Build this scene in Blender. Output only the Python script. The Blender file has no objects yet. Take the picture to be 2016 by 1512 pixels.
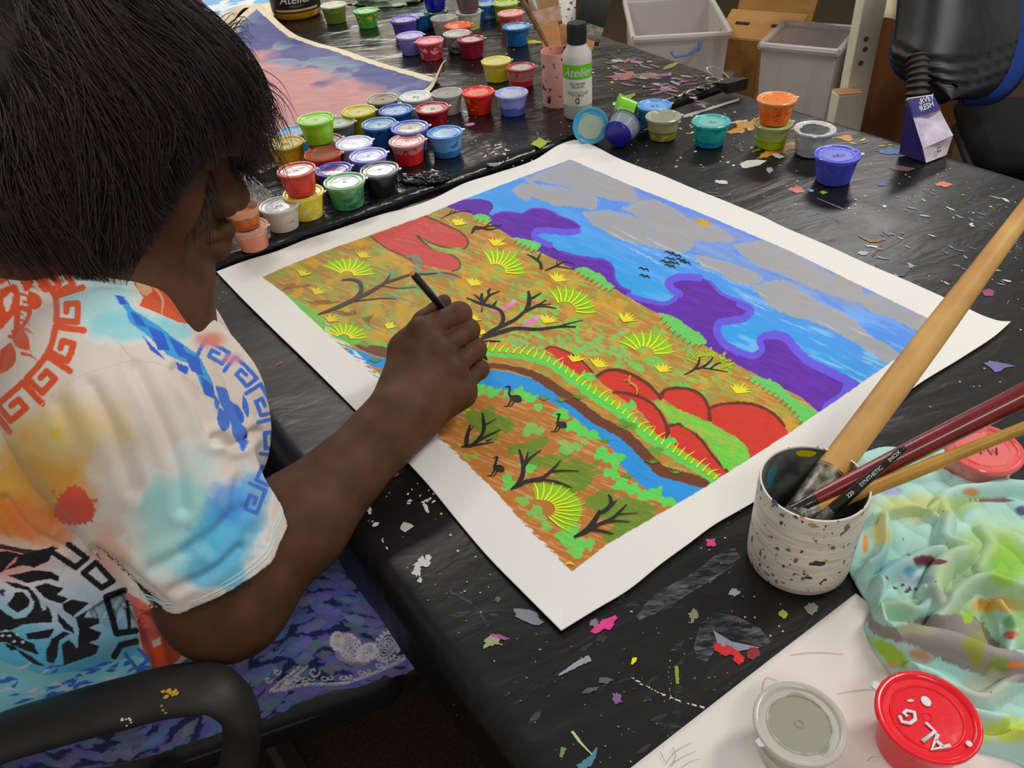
import bpy, bmesh, math, random
import numpy as np
from mathutils import Vector, Matrix

# ------------------------------------------------------------------ camera
F_PX, CAM_H = 1585.0, 1.34
PITCH, ROLL = math.radians(38.4), math.radians(-4.9)
_fw = np.array([0, math.cos(PITCH), -math.sin(PITCH)])
_rt = np.array([1.0, 0, 0]); _up = np.cross(_rt, _fw)
CR = _rt*math.cos(ROLL) + _up*math.sin(ROLL)
CU = -_rt*math.sin(ROLL) + _up*math.cos(ROLL)
CF = _fw; CC = np.array([0, 0, CAM_H])
def ray(x, y): return (x-1008)/F_PX*CR - (y-756)/F_PX*CU + CF
def U(x, y, z=0.74):                       # photo pixel -> point on the plane at height z
    d = ray(x, y); return CC + d*((z-CAM_H)/d[2])
def D(x, y, dep): return CC + ray(x, y)*dep  # photo pixel at a given depth
def UV(px, z=0.74):
    px = np.asarray(px, float)
    d = ((px[..., 0:1]-1008)/F_PX)*CR - ((px[..., 1:2]-756)/F_PX)*CU + CF
    return CC + d*((z-CAM_H)/d[..., 2:3])
def proj(P):
    d = np.asarray(P, float)-CC; w = d@CF
    return np.stack([1008+F_PX*(d@CR)/w, 756-F_PX*(d@CU)/w, w], -1)

scene = bpy.context.scene
cam_data = bpy.data.cameras.new('camera'); cam = bpy.data.objects.new('camera', cam_data)
scene.collection.objects.link(cam); scene.camera = cam
cam_data.sensor_fit = 'HORIZONTAL'; cam_data.sensor_width = 36.0
cam_data.lens = 36.0*F_PX/2016.0; cam_data.clip_start = 0.02
M = Matrix.Identity(4)
for i in range(3): M[i][0], M[i][1], M[i][2], M[i][3] = CR[i], CU[i], -CF[i], CC[i]
cam.matrix_world = M

# ------------------------------------------------------------------ world, lights, exposure
scene.view_settings.view_transform = 'Standard'; scene.view_settings.look = 'None'
scene.view_settings.gamma = 1.0; scene.view_settings.exposure = 0.0
scene.view_settings.use_curve_mapping = False
world = bpy.data.worlds.new('world'); scene.world = world; world.use_nodes = True
bg = world.node_tree.nodes['Background']
bg.inputs[0].default_value = (1.0, 0.98, 0.95, 1); bg.inputs[1].default_value = 0.30
def area(name, loc, sx, sy, power, rot=(0, 0, 0), col=(1, 0.975, 0.94)):
    l = bpy.data.lights.new(name, 'AREA'); l.shape = 'RECTANGLE'; l.size = sx; l.size_y = sy
    l.energy = power; l.color = col
    o = bpy.data.objects.new(name, l); scene.collection.objects.link(o); o.location = loc; o.rotation_euler = rot
    return o
area('tube_and_fill_light', (1.75, 1.05, 2.62), 1.25, 0.30, 31, (0, 0, math.radians(33)))
area('tube_and_fill_light', (-0.7, 2.5, 2.62), 1.25, 0.30, 20, (0, 0, math.radians(33)))
area('tube_and_fill_light', (0.2, -0.9, 2.62), 1.25, 0.30, 12, (0, 0, math.radians(33)))
area('tube_and_fill_light', (1.9, 3.9, 2.62), 1.25, 0.30, 28, (0, 0, math.radians(33)))  # unseen lamp added to brighten the dark background
area('tube_and_fill_light', (-0.9, 5.3, 2.62), 1.25, 0.45, 34, (0, 0, math.radians(33)))

# ------------------------------------------------------------------ helpers
GAIN = 0.80
def s2l(c):
    c = np.asarray(c, float)/255.0
    return np.where(c <= 0.04045, c/12.92, ((c+0.055)/1.055)**2.4)
def C(r, g, b, gain=GAIN):                 # photo colour -> albedo
    return tuple(np.clip(s2l((r, g, b))/gain, 0, 0.92))
_rng = np.random.RandomState(7)
_T = _rng.rand(256, 256)
def vn(u, v, seed=0):                       # value noise, 0..1
    u = np.asarray(u, float)+seed*37.17; v = np.asarray(v, float)+seed*91.73
    iu = np.floor(u).astype(int); iv = np.floor(v).astype(int); fu = u-iu; fv = v-iv
    fu = fu*fu*(3-2*fu); fv = fv*fv*(3-2*fv)
    a = _T[iu & 255, iv & 255]; b = _T[(iu+1) & 255, iv & 255]; c = _T[iu & 255, (iv+1) & 255]; d = _T[(iu+1) & 255, (iv+1) & 255]
    return (a*(1-fu)+b*fu)*(1-fv)+(c*(1-fu)+d*fu)*fv
def fbm(u, v, seed=0, o=4):
    s = 0; a = 0.5; t = 0
    for i in range(o): s = s+a*vn(u, v, seed+i*3); t += a; u = u*2.03; v = v*2.03; a *= 0.5
    return s/t
def vn3(P, s, seed=0):
    x, y, z = P[..., 0]*s, P[..., 1]*s, P[..., 2]*s
    return (vn(x+0.37*z, y-0.61*z, seed)+vn(y+0.53*x, z-0.29*x, seed+5)+vn(z+0.41*y, x+0.7*y, seed+9))/3

def link(o): scene.collection.objects.link(o); return o
def mesh_obj(name, verts, faces, mat=None, parent=None, smooth=True, col=None, mats=None, midx=None):
    me = bpy.data.meshes.new(name)
    verts = np.asarray(verts, np.float32); 
    if isinstance(faces, np.ndarray):
        n, k = faces.shape
        me.vertices.add(len(verts)); me.vertices.foreach_set('co', verts.ravel())
        me.loops.add(n*k); me.loops.foreach_set('vertex_index', faces.astype(np.int32).ravel())
        me.polygons.add(n); me.polygons.foreach_set('loop_start', np.arange(0, n*k, k, dtype=np.int32))
        try: me.polygons.foreach_set('loop_total', np.full(n, k, np.int32))
        except Exception: pass
        me.update(calc_edges=True)
    else:
        me.from_pydata([tuple(map(float, v)) for v in verts], [], [tuple(f) for f in faces]); me.update()
    if smooth: me.polygons.foreach_set('use_smooth', np.ones(len(me.polygons), bool))
    if col is not None:
        ca = me.color_attributes.new('col', 'FLOAT_COLOR', 'POINT')
        c4 = np.ones((len(verts), 4), np.float32); c4[:, :3] = col; ca.data.foreach_set('color', c4.ravel())
    for m in (mats or ([mat] if mat else [])): me.materials.append(m)
    if midx is not None: me.polygons.foreach_set('material_index', np.asarray(midx, np.int32))
    o = bpy.data.objects.new(name, me); link(o)
    if parent: o.parent = parent
    return o
def tag(o, label=None, cat=None, group=None, kind=None):
    if label: o['label'] = label
    if cat: o['category'] = cat
    if group: o['group'] = group
    if kind: o['kind'] = kind
    return o
def empty(name, loc=(0, 0, 0), rz=0.0, rot=None):
    o = bpy.data.objects.new(name, None); link(o); o.location = tuple(map(float, loc)); o.rotation_euler = rot if rot else (0, 0, rz)
    o.empty_display_size = 0.02
    return o
class MB:                                    # collects shapes into one mesh
    def __init__(s): s.v = []; s.f = []; s.c = []; s.cur = None
    def add(s, V, Fc, c=None):
        n = len(s.v); s.v += [tuple(map(float, p)) for p in V]; s.f += [tuple(i+n for i in f) for f in Fc]
        s.c += [c if c is not None else (1, 1, 1)]*len(V)
    def box(s, c, size, R=None, taper=1.0, col=None):
        V = []
        for z in (-1, 1):
            t = taper if z > 0 else 1.0
            for x, y in ((-1, -1), (1, -1), (1, 1), (-1, 1)): V.append(np.array([x*size[0]/2*t, y*size[1]/2*t, z*size[2]/2]))
        V = [np.asarray(c)+(R@p if R is not None else p) for p in V]
        s.add(V, [(3, 2, 1, 0), (4, 5, 6, 7), (0, 1, 5, 4), (1, 2, 6, 5), (2, 3, 7, 6), (3, 0, 4, 7)], col)
    def lathe(s, prof, n=32, col=None, cap0=False, cap1=False, c=(0, 0, 0), R=None, sx=1, sy=1):
        V = []; Fc = []
        for r, z in prof:
            for i in range(n):
                a = 2*math.pi*i/n; p = np.array([r*math.cos(a)*sx, r*math.sin(a)*sy, z])
                V.append(np.asarray(c)+(R@p if R is not None else p))
        for j in range(len(prof)-1):
            for i in range(n): k = (i+1) % n; Fc.append((j*n+i, j*n+k, (j+1)*n+k, (j+1)*n+i))
        if cap0: Fc.append(tuple(range(n-1, -1, -1)))
        if cap1: Fc.append(tuple((len(prof)-1)*n+i for i in range(n)))
        s.add(V, Fc, col)
    def tube(s, pts, rad, n=12, col=None, caps=True, flat=1.0, upv=(0, 0, 1)):
        pts = [np.asarray(p, float) for p in pts]; m = len(pts); V = []; Fc = []
        rad = [rad]*m if np.isscalar(rad) else rad
        for j, p in enumerate(pts):
            t = pts[min(j+1, m-1)]-pts[max(j-1, 0)]; t = t/(np.linalg.norm(t)+1e-9)
            u = np.asarray(upv, float); u = u-t*(u@t)
            if np.linalg.norm(u) < 1e-3: u = np.array([1.0, 0, 0]); u = u-t*(u@t)
            u /= np.linalg.norm(u); w = np.cross(t, u)
            for i in range(n):
                a = 2*math.pi*i/n; V.append(p+rad[j]*(math.cos(a)*w+flat*math.sin(a)*u))
        for j in range(m-1):
            for i in range(n): k = (i+1) % n; Fc.append((j*n+i, j*n+k, (j+1)*n+k, (j+1)*n+i))
        if caps: Fc.append(tuple(range(n-1, -1, -1))); Fc.append(tuple((m-1)*n+i for i in range(n)))
        s.add(V, Fc, col)
    def build(s, name, mat=None, parent=None, smooth=True, bevel=0.0, colors=False, subsurf=0, autos=35):
        o = mesh_obj(name, s.v, s.f, mat, parent, smooth, col=np.array(s.c) if colors else None)
        if bevel:
            b = o.modifiers.new('bevel', 'BEVEL'); b.width = bevel; b.segments = 2; b.limit_method = 'ANGLE'
        if subsurf:
            b = o.modifiers.new('sub', 'SUBSURF'); b.levels = subsurf; b.render_levels = subsurf
        if autos and smooth and not subsurf:
            me = o.data
            sharp = [False]*len(me.edges)
            bm = bmesh.new(); bm.from_mesh(me)
            for e in bm.edges:
                if len(e.link_faces) == 2 and e.calc_face_angle(0) > math.radians(autos): e.smooth = False
            bm.to_mesh(me); bm.free()
        return o
def grid_faces(nu, nv):
    i = np.arange((nu-1)*(nv-1)); a = (i//(nv-1))*nv+(i % (nv-1))
    return np.stack([a, a+nv, a+nv+1, a+1], -1)
def spline(pts, n):                          # Catmull-Rom through points, n samples
    P = np.asarray(pts, float); d = np.r_[0, np.cumsum(np.linalg.norm(np.diff(P, axis=0), axis=1))]; d /= d[-1]
    T = np.gradient(P, d, axis=0) if len(P) > 2 else np.repeat((P[1:]-P[:1]), 2, 0)
    t = np.linspace(0, 1, n); k = np.clip(np.searchsorted(d, t)-1, 0, len(P)-2)
    h = (d[k+1]-d[k])[:, None]; s = ((t-d[k])[:, None])/h
    return (2*s**3-3*s**2+1)*P[k]+(s**3-2*s**2+s)*h*T[k]+(-2*s**3+3*s**2)*P[k+1]+(s**3-s**2)*h*T[k+1]
def lerpline(pts, n):
    P = np.asarray(pts, float); d = np.r_[0, np.cumsum(np.linalg.norm(np.diff(P, axis=0), axis=1))]
    t = np.linspace(0, d[-1], n); return np.stack([np.interp(t, d, P[:, i]) for i in range(P.shape[1])], -1)

# ------------------------------------------------------------------ materials
def new_mat(name):
    m = bpy.data.materials.new(name); m.use_nodes = True; nt = m.node_tree
    return m, nt, nt.nodes['Principled BSDF']
def nd(nt, t, **kw):
    n = nt.nodes.new(t)
    for k, v in kw.items():
        if k in n.inputs: n.inputs[k].default_value = v
        else: setattr(n, k, v)
    return n
def bump(nt, b, hsock, strength=0.3, dist=0.001):
    n = nd(nt, 'ShaderNodeBump', Strength=strength, Distance=dist)
    nt.links.new(hsock, n.inputs['Height']); nt.links.new(n.outputs[0], b.inputs['Normal']); return n
def mat(name, col, rough=0.5, spec=0.5, metal=0.0, noise=0.0, nscale=40.0, col2=None, bmp=0.0, bscale=200.0, coat=0.0, alpha=1.0, sss=0.0, stretch=(1, 1, 1), sheen=0.0, contrast=None):
    m, nt, b = new_mat(name)
    b.inputs['Roughness'].default_value = rough; b.inputs['Specular IOR Level'].default_value = spec
    b.inputs['Metallic'].default_value = metal; b.inputs['Coat Weight'].default_value = coat; b.inputs['Coat Roughness'].default_value = 0.08
    b.inputs['Alpha'].default_value = alpha
    if sheen: b.inputs['Sheen Weight'].default_value = sheen
    b.inputs['Base Color'].default_value = (*col, 1)
    tc = nd(nt, 'ShaderNodeTexCoord'); mp = nd(nt, 'ShaderNodeMapping'); mp.inputs['Scale'].default_value = stretch
    nt.links.new(tc.outputs['Object'], mp.inputs[0])
    if noise or col2:
        n = nd(nt, 'ShaderNodeTexNoise', Scale=nscale, Detail=5.0); nt.links.new(mp.outputs[0], n.inputs['Vector'])
        mx = nd(nt, 'ShaderNodeMix', data_type='RGBA'); mx.inputs['A'].default_value = (*col, 1)
        c2 = col2 if col2 else tuple(x*(1-noise) for x in col); mx.inputs['B'].default_value = (*c2, 1)
        r = nd(nt, 'ShaderNodeMapRange'); lo, hi = contrast or (0.35, 0.65)
        r.inputs['From Min'].default_value = lo; r.inputs['From Max'].default_value = hi
        nt.links.new(n.outputs['Fac'], r.inputs['Value']); nt.links.new(r.outputs[0], mx.inputs['Factor']); nt.links.new(mx.outputs['Result'], b.inputs['Base Color'])
    if bmp:
        n = nd(nt, 'ShaderNodeTexNoise', Scale=bscale, Detail=4.0); nt.links.new(mp.outputs[0], n.inputs['Vector']); bump(nt, b, n.outputs['Fac'], bmp)
    return m
def col_mat(name, rough=0.6, spec=0.3, noise=0.08, nscale=300.0, bmp=0.0, bscale=400.0, coat=0.0, sheen=0.0, bdist=0.001):
    m, nt, b = new_mat(name)                 # the base colour comes from the mesh's own colour attribute
    b.inputs['Roughness'].default_value = rough; b.inputs['Specular IOR Level'].default_value = spec; b.inputs['Coat Weight'].default_value = coat
    if sheen: b.inputs['Sheen Weight'].default_value = sheen
    at = nd(nt, 'ShaderNodeAttribute', attribute_name='col'); tc = nd(nt, 'ShaderNodeTexCoord')
    n = nd(nt, 'ShaderNodeTexNoise', Scale=nscale, Detail=3.0); nt.links.new(tc.outputs['Object'], n.inputs['Vector'])
    r = nd(nt, 'ShaderNodeMapRange'); r.inputs['To Min'].default_value = 1-noise; r.inputs['To Max'].default_value = 1+noise; nt.links.new(n.outputs['Fac'], r.inputs['Value'])
    mx = nd(nt, 'ShaderNodeVectorMath', operation='SCALE'); nt.links.new(at.outputs['Color'], mx.inputs[0]); nt.links.new(r.outputs[0], mx.inputs['Scale'])
    nt.links.new(mx.outputs[0], b.inputs['Base Color'])
    if bmp:
        n2 = nd(nt, 'ShaderNodeTexNoise', Scale=bscale, Detail=3.0); nt.links.new(tc.outputs['Object'], n2.inputs['Vector']); bump(nt, b, n2.outputs['Fac'], bmp, bdist)
    return m
# ------------------------------------------------------------------ table frame of reference
E1 = np.array([math.cos(math.radians(32.8)), math.sin(math.radians(32.8)), 0]); E2 = np.array([E1[1], -E1[0], 0])
TO = np.array([-0.483, 1.05, 0.0])
def T(a, b, z=0.74): return TO+a*E1+b*E2+np.array([0, 0, z])
def tcoord(P): d = np.asarray(P)-TO; return d@E1, d@E2
def table_z(x, y):                           # gentle unevenness of the sheeting
    return 0.74+0.0016*(fbm(x*9, y*9, 3, 2)-0.5)

# ------------------------------------------------------------------ floor, back wall
m_floor = mat('carpet', C(62, 50, 38), 0.95, 0.1, noise=0.45, nscale=160, bmp=0.6, bscale=500)
fl = MB(); fl.add([(-3, -1.5, 0), (5, -1.5, 0), (5, 6.2, 0), (-3, 6.2, 0)], [(0, 1, 2, 3)])
tag(fl.build('floor', m_floor), kind='structure')
m_wall = mat('dark_panelling', C(70, 56, 44), 0.7, 0.3, noise=0.3, nscale=4, stretch=(6, 6, 0.6))
wl = MB(); wl.box((1.0, 6.25, 0.5), (8, 0.1, 1.0)); tag(wl.build('trim_1', m_wall), kind='structure')
wl = MB(); wl.box((1.0, 6.27, 1.4), (8, 0.1, 2.8)); tag(wl.build('wall_back', mat('cream_plaster', C(216, 208, 190), 0.8, 0.2)), kind='structure')

wl = MB(); wl.box((-2.98, 2.35, 1.4), (0.1, 7.7, 2.8)); tag(wl.build('wall_left', mat('cream_plaster', C(216, 208, 190), 0.8, 0.2)), kind='structure')
# ------------------------------------------------------------------ black plastic sheeting
def sheeting_mat(name, wr_scale, rotz, speck=1.0, smear=1.0, rough=0.3, bstr=0.4, spec=0.36):
    m, nt, b = new_mat(name); L = nt.links.new
    tc = nd(nt, 'ShaderNodeTexCoord'); mp = nd(nt, 'ShaderNodeMapping'); mp.inputs['Rotation'].default_value = (0, 0, rotz)
    L(tc.outputs['Object'], mp.inputs[0])
    st = nd(nt, 'ShaderNodeMapping'); st.inputs['Scale'].default_value = (0.42, 1.0, 1.0); L(mp.outputs[0], st.inputs[0])
    base = (0.0085, 0.008, 0.008, 1)
    # dried, wiped paint film
    n1 = nd(nt, 'ShaderNodeTexNoise', Scale=9.0, Detail=8.0, Roughness=0.72, Distortion=0.8); L(st.outputs[0], n1.inputs['Vector'])
    r1 = nd(nt, 'ShaderNodeMapRange'); r1.inputs['From Min'].default_value = 0.60; r1.inputs['From Max'].default_value = 0.80; r1.inputs['To Max'].default_value = 0.10*smear; L(n1.outputs['Fac'], r1.inputs['Value'])
    m1 = nd(nt, 'ShaderNodeMix', data_type='RGBA'); m1.inputs['A'].default_value = base; m1.inputs['B'].default_value = (0.42, 0.40, 0.40, 1); L(r1.outputs[0], m1.inputs['Factor'])
    # fine specks of paint
    prev = m1.outputs['Result']
    for sc, th, seed in ((70.0, 0.10, 0.0), (150.0, 0.13, 3.3)):
        v = nd(nt, 'ShaderNodeTexVoronoi', Scale=sc); mv = nd(nt, 'ShaderNodeMapping'); mv.inputs['Location'].default_value = (seed, seed*2, 0); L(mp.outputs[0], mv.inputs[0]); L(mv.outputs[0], v.inputs['Vector'])
        lt = nd(nt, 'ShaderNodeMath', operation='LESS_THAN'); L(v.outputs['Distance'], lt.inputs[0]); lt.inputs[1].default_value = th
        nm = nd(nt, 'ShaderNodeTexNoise', Scale=7.0, Detail=2.0); L(mv.outputs[0], nm.inputs['Vector'])
        gt = nd(nt, 'ShaderNodeMath', operation='GREATER_THAN'); L(nm.outputs['Fac'], gt.inputs[0]); gt.inputs[1].default_value = 0.60-0.04*speck
        sep = nd(nt, 'ShaderNodeSeparateColor'); L(v.outputs['Color'], sep.inputs[0])
        g2 = nd(nt, 'ShaderNodeMath', operation='GREATER_THAN'); L(sep.outputs[0], g2.inputs[0]); g2.inputs[1].default_value = 0.55
        mu = nd(nt, 'ShaderNodeMath', operation='MULTIPLY'); L(lt.outputs[0], mu.inputs[0]); L(gt.outputs[0], mu.inputs[1])
        mu2 = nd(nt, 'ShaderNodeMath', operation='MULTIPLY'); L(mu.outputs[0], mu2.inputs[0]); L(g2.outputs[0], mu2.inputs[1])
        rp = nd(nt, 'ShaderNodeValToRGB'); rp.color_ramp.interpolation = 'CONSTANT'
        el = rp.color_ramp.elements; el[0].position = 0; el[0].color = (0.55, 0.55, 0.55, 1); el[1].position = 0.62; el[1].color = (0.5, 0.42, 0.08, 1)
        for p_, c_ in ((0.74, (0.08, 0.25, 0.5, 1)), (0.82, (0.5, 0.15, 0.12, 1)), (0.9, (0.6, 0.6, 0.62, 1))):
            e = el.new(p_); e.color = c_
        L(sep.outputs[1], rp.inputs[0])
        mm = nd(nt, 'ShaderNodeMix', data_type='RGBA'); L(mu2.outputs[0], mm.inputs['Factor']); L(prev, mm.inputs['A']); L(rp.outputs[0], mm.inputs['B']); prev = mm.outputs['Result']
    L(prev, b.inputs['Base Color'])
    b.inputs['Roughness'].default_value = rough; b.inputs['Specular IOR Level'].default_value = spec
    # creased film
    a = nd(nt, 'ShaderNodeTexNoise', Scale=wr_scale, Detail=3.0, Roughness=0.45, Distortion=1.1); L(st.outputs[0], a.inputs['Vector'])
    c = nd(nt, 'ShaderNodeTexNoise', Scale=wr_scale*4.1, Detail=2.0, Distortion=2.0); L(st.outputs[0], c.inputs['Vector'])
    ad = nd(nt, 'ShaderNodeMath', operation='MULTIPLY_ADD'); L(c.outputs['Fac'], ad.inputs[0]); ad.inputs[1].default_value = 0.14; L(a.outputs['Fac'], ad.inputs[2])
    bump(nt, b, ad.outputs[0], bstr, 0.012)
    rr = nd(nt, 'ShaderNodeMapRange'); rr.inputs['To Min'].default_value = rough-0.08; rr.inputs['To Max'].default_value = rough+0.18; L(n1.outputs['Fac'], rr.inputs['Value']); L(rr.outputs[0], b.inputs['Roughness'])
    return m
m_sheet = sheeting_mat('black_sheeting', 9.0, math.radians(-20), 1.0, 1.0, 0.30, 0.30)
m_sheet2 = sheeting_mat('black_sheeting_creased', 8.0, math.radians(-8), 0.6, 0.5, 0.17, 0.95, 0.5)
m_wood = mat('table_board', C(120, 95, 70), 0.6)
m_steel = mat('table_steel', C(90, 90, 92), 0.4, metal=0.8)

A1 = 1.19                                    # width of the near table
def sheet_mesh(name, a0, a1, b0, b1, ztop, zlow_a0, zlow_a1, zlow_b0, zlow_b1, mat_, parent, step=0.009, rad=0.022, seed=0, zf=None, skew=0.0):
    # a sheet laid over a table top, turned down over its edges with a rounded fold
    def axis(lo, hi, dlo, dhi):
        s = np.arange(lo, hi+step/2, step); h = [(x, 0.0) for x in s]
        def fold(edge, sgn, drop):
            out = []
            if drop is None: return out
            for t in np.linspace(0.2, 1, 6): an = t*math.pi/2; out.append((edge+sgn*rad*math.sin(an), rad*(1-math.cos(an))))
            z = rad
            while z < drop: z += 0.02; out.append((edge+sgn*(rad+0.10*(z-rad)), z))
            return out
        lo_f = fold(lo, -1, dlo)[::-1]; hi_f = fold(hi, 1, dhi)
        return np.array(lo_f+h+hi_f)
    ua = axis(a0, a1, zlow_a0, zlow_a1); ub = axis(b0, b1, zlow_b0, zlow_b1)
    a, b = np.meshgrid(ua[:, 0], ub[:, 0], indexing='ij'); da, db = np.meshgrid(ua[:, 1], ub[:, 1], indexing='ij')
    a = a+skew*np.clip((a-0.4)/0.79, 0, 1.2)*np.clip(-b, 0, 2)
    P = TO+a[..., None]*E1+b[..., None]*E2
    drop = da+db
    w = 0.010*np.clip(drop/0.12, 0, 1)
    n1 = fbm(a*14+seed, b*14, 11+seed, 3)-0.5
    P[..., 0] += w*n1*E1[0]*np.where(da > 0, 2.5, 0.3); P[..., 1] += w*n1*np.where(da > 0, E1[1]*2.5, 0.3)
    z = (zf(P[..., 0], P[..., 1])+(ztop-0.74))-drop
    P[..., 2] = z
    return mesh_obj(name, P.reshape(-1, 3), grid_faces(*a.shape), mat_, parent)

tb = MB(); tb.box(T(A1/2, 0.95, 0.716), (A1-0.02, 1.88, 0.03), np.stack([E1, E2*-1, [0, 0, 1]], 1)); front = tb.build('work_table', m_wood)
tag(front, 'work table with board top, completely covered by the paint-spattered black sheet under the landscape painting', 'table')
for a, b in ((0.10, 0.1), (A1-0.08, 0.1), (0.10, 1.8), (A1-0.08, 1.8)):
    l = MB(); p = T(a, b, 0); l.box((p[0], p[1], 0.35), (0.04, 0.04, 0.70)); l.build('leg', m_steel, front)
sheet = sheet_mesh('table_sheet', 0.0, A1-0.02, 0.0, 1.85, 0.74, 0.055, 0.14, None, None, m_sheet, None, seed=0, zf=table_z)
tag(sheet, 'black plastic sheet spattered with dried paint, taped over the nearer table', 'plastic sheet')

BZ = 0.752                                   # the back table's sheet lies a little higher
tb = MB(); tb.box(T(-0.15, -0.89, BZ-0.03), (2.66, 1.70, 0.026), np.stack([E1, E2*-1, [0, 0, 1]], 1)); back = tb.build('back_table', m_wood)
tag(back, 'second table behind, carrying the crowd of paint cups, hidden by glossy black sheeting', 'table')
for a, b in ((-1.3, -0.12), (1.12, -0.12), (-1.3, -1.6), (1.12, -1.6)):
    l = MB(); p = T(a, b, 0); l.box((p[0], p[1], 0.353), (0.04, 0.04, 0.706)); l.build('leg', m_steel, back)
def back_z(x, y):
    a = (x-TO[0])*E1[0]+(y-TO[1])*E1[1]; b = (x-TO[0])*E2[0]+(y-TO[1])*E2[1]
    return 0.74+0.003*(fbm(x*7, y*7, 21, 2)-0.5)*np.clip((-0.05-b)/0.1, 0, 1)
sheet2 = sheet_mesh('table_sheet', -1.5, 1.19, -1.75, -0.034, BZ, None, 0.12, 0.3, 0.018, m_sheet2, None, seed=5, zf=back_z, rad=0.016, skew=0.085)
tag(sheet2, 'glossy creased black plastic sheet over the back table, its folded edge along the seam', 'plastic sheet')
# ------------------------------------------------------------------ the landscape painting (drawn into a colour field, one colour per canvas point)
class Raster:
    def __init__(s, x0, y0, x1, y1, sc, base):
        s.x0, s.y0, s.sc = x0, y0, sc; s.w, s.h = int((x1-x0)*sc), int((y1-y0)*sc)
        s.im = np.ones((s.h, s.w, 3))*np.asarray(base); s.a = np.zeros((s.h, s.w))
        yy, xx = np.mgrid[0:s.h, 0:s.w]; s.X = xx/sc+x0; s.Y = yy/sc+y0
        s.nx = (vn(s.X/7, s.Y/7, 1)-0.5)*2+(vn(s.X/2.6, s.Y/2.6, 2)-0.5); s.ny = (vn(s.X/7, s.Y/7, 3)-0.5)*2+(vn(s.X/2.6, s.Y/2.6, 4)-0.5)
        c, q = math.cos(math.radians(22)), math.sin(math.radians(22))
        u, v = s.X*c+s.Y*q, -s.X*q+s.Y*c
        s.st = fbm(u/26, v/2.6, 5, 3); s.st2 = fbm(u/60, v/9, 6, 3); s.bl = fbm(s.X/22, s.Y/16, 8, 4)
    def _box(s, P, m):
        i0 = max(0, int((P[:, 1].min()-m-s.y0)*s.sc)); i1 = min(s.h, int((P[:, 1].max()+m-s.y0)*s.sc)+2)
        j0 = max(0, int((P[:, 0].min()-m-s.x0)*s.sc)); j1 = min(s.w, int((P[:, 0].max()+m-s.x0)*s.sc)+2)
        return slice(i0, max(i0, i1)), slice(j0, max(j0, j1))
    def paint(s, sl, mask, col, op):
        m = (mask*op)[..., None]; s.im[sl] = s.im[sl]*(1-m)+np.asarray(col)*m
    def inside(s, P, X, Y):
        r = np.zeros(X.shape, bool); n = len(P)
        for i in range(n):
            x1, y1 = P[i]; x2, y2 = P[(i+1) % n]
            if y1 == y2: continue
            c = ((y1 > Y) != (y2 > Y)) & (X < (x2-x1)*(Y-y1)/(y2-y1)+x1); r ^= c
        return r
    def poly(s, P, col, rough=1.0, op=1.0, tex=0.0, sm=True, alpha=False, vary=0.06):
        P = np.asarray(P, float)
        if sm: P = spline(np.vstack([P, P[:1]]), len(P)*6)[:-1]
        sl = s._box(P, 4+rough*2)
        X = s.X[sl]+s.nx[sl]*rough; Y = s.Y[sl]+s.ny[sl]*rough
        m = s.inside(P, X, Y).astype(float)
        o = op*np.clip(1-tex*np.clip((s.st[sl]-0.46)*8, 0, 1), 0, 1) if tex else op
        cc = np.asarray(col)*(1+vary*((s.st[sl]-0.5)*5)[..., None])
        m2 = (m*o)[..., None]; s.im[sl] = s.im[sl]*(1-m2)+cc*m2
        if alpha: s.a[sl] = np.maximum(s.a[sl], m*o)
    def stroke(s, P, w, col, rough=0.6, op=1.0, tex=0.0, sm=True, vary=0.06):
        P = np.asarray(P, float)
        if sm and len(P) > 2: P = spline(P, len(P)*5)
        w = np.interp(np.linspace(0, 1, len(P)), np.linspace(0, 1, len(np.atleast_1d(w))), np.atleast_1d(w))
        sl = s._box(P, w.max()+rough*3)
        X = s.X[sl]+s.nx[sl]*rough; Y = s.Y[sl]+s.ny[sl]*rough; d = np.full(X.shape, 1e9)
        for i in range(len(P)-1):
            a, b = P[i], P[i+1]; ab = b-a; L = ab@ab+1e-9
            t = np.clip(((X-a[0])*ab[0]+(Y-a[1])*ab[1])/L, 0, 1)
            d = np.minimum(d, np.hypot(X-a[0]-t*ab[0], Y-a[1]-t*ab[1])-(w[i]*(1-t)+w[i+1]*t)/2)
        m = np.clip(0.5-d*1.2, 0, 1)
        o = op*np.clip(1-tex*np.clip((s.st[sl]-0.46)*8, 0, 1), 0, 1) if tex else op
        cc = np.asarray(col)*(1+vary*((s.st[sl]-0.5)*5)[..., None]); m2 = (m*o)[..., None]; s.im[sl] = s.im[sl]*(1-m2)+cc*m2
    def blob(s, x, y, rx, ry, col, rough=2.0, op=1.0, tex=0.0, ang=0.0):
        t = np.linspace(0, 2*np.pi, 14)[:-1]; k = 1+0.22*np.sin(t*3+x)+0.15*np.sin(t*5+y)
        u, v = rx*k*np.cos(t), ry*k*np.sin(t); c, q = math.cos(ang), math.sin(ang)
        s.poly(np.stack([x+u*c-v*q, y+u*q+v*c], 1), col, rough, op, tex)
    def sample(s, px):
        x = np.clip((px[..., 0]-s.x0)*s.sc, 0, s.w-1.01); y = np.clip((px[..., 1]-s.y0)*s.sc, 0, s.h-1.01)
        j = x.astype(int); i = y.astype(int); fx = (x-j)[..., None]; fy = (y-i)[..., None]
        I = s.im; return (I[i, j]*(1-fx)+I[i, j+1]*fx)*(1-fy)+(I[i+1, j]*(1-fx)+I[i+1, j+1]*fx)*fy

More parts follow.
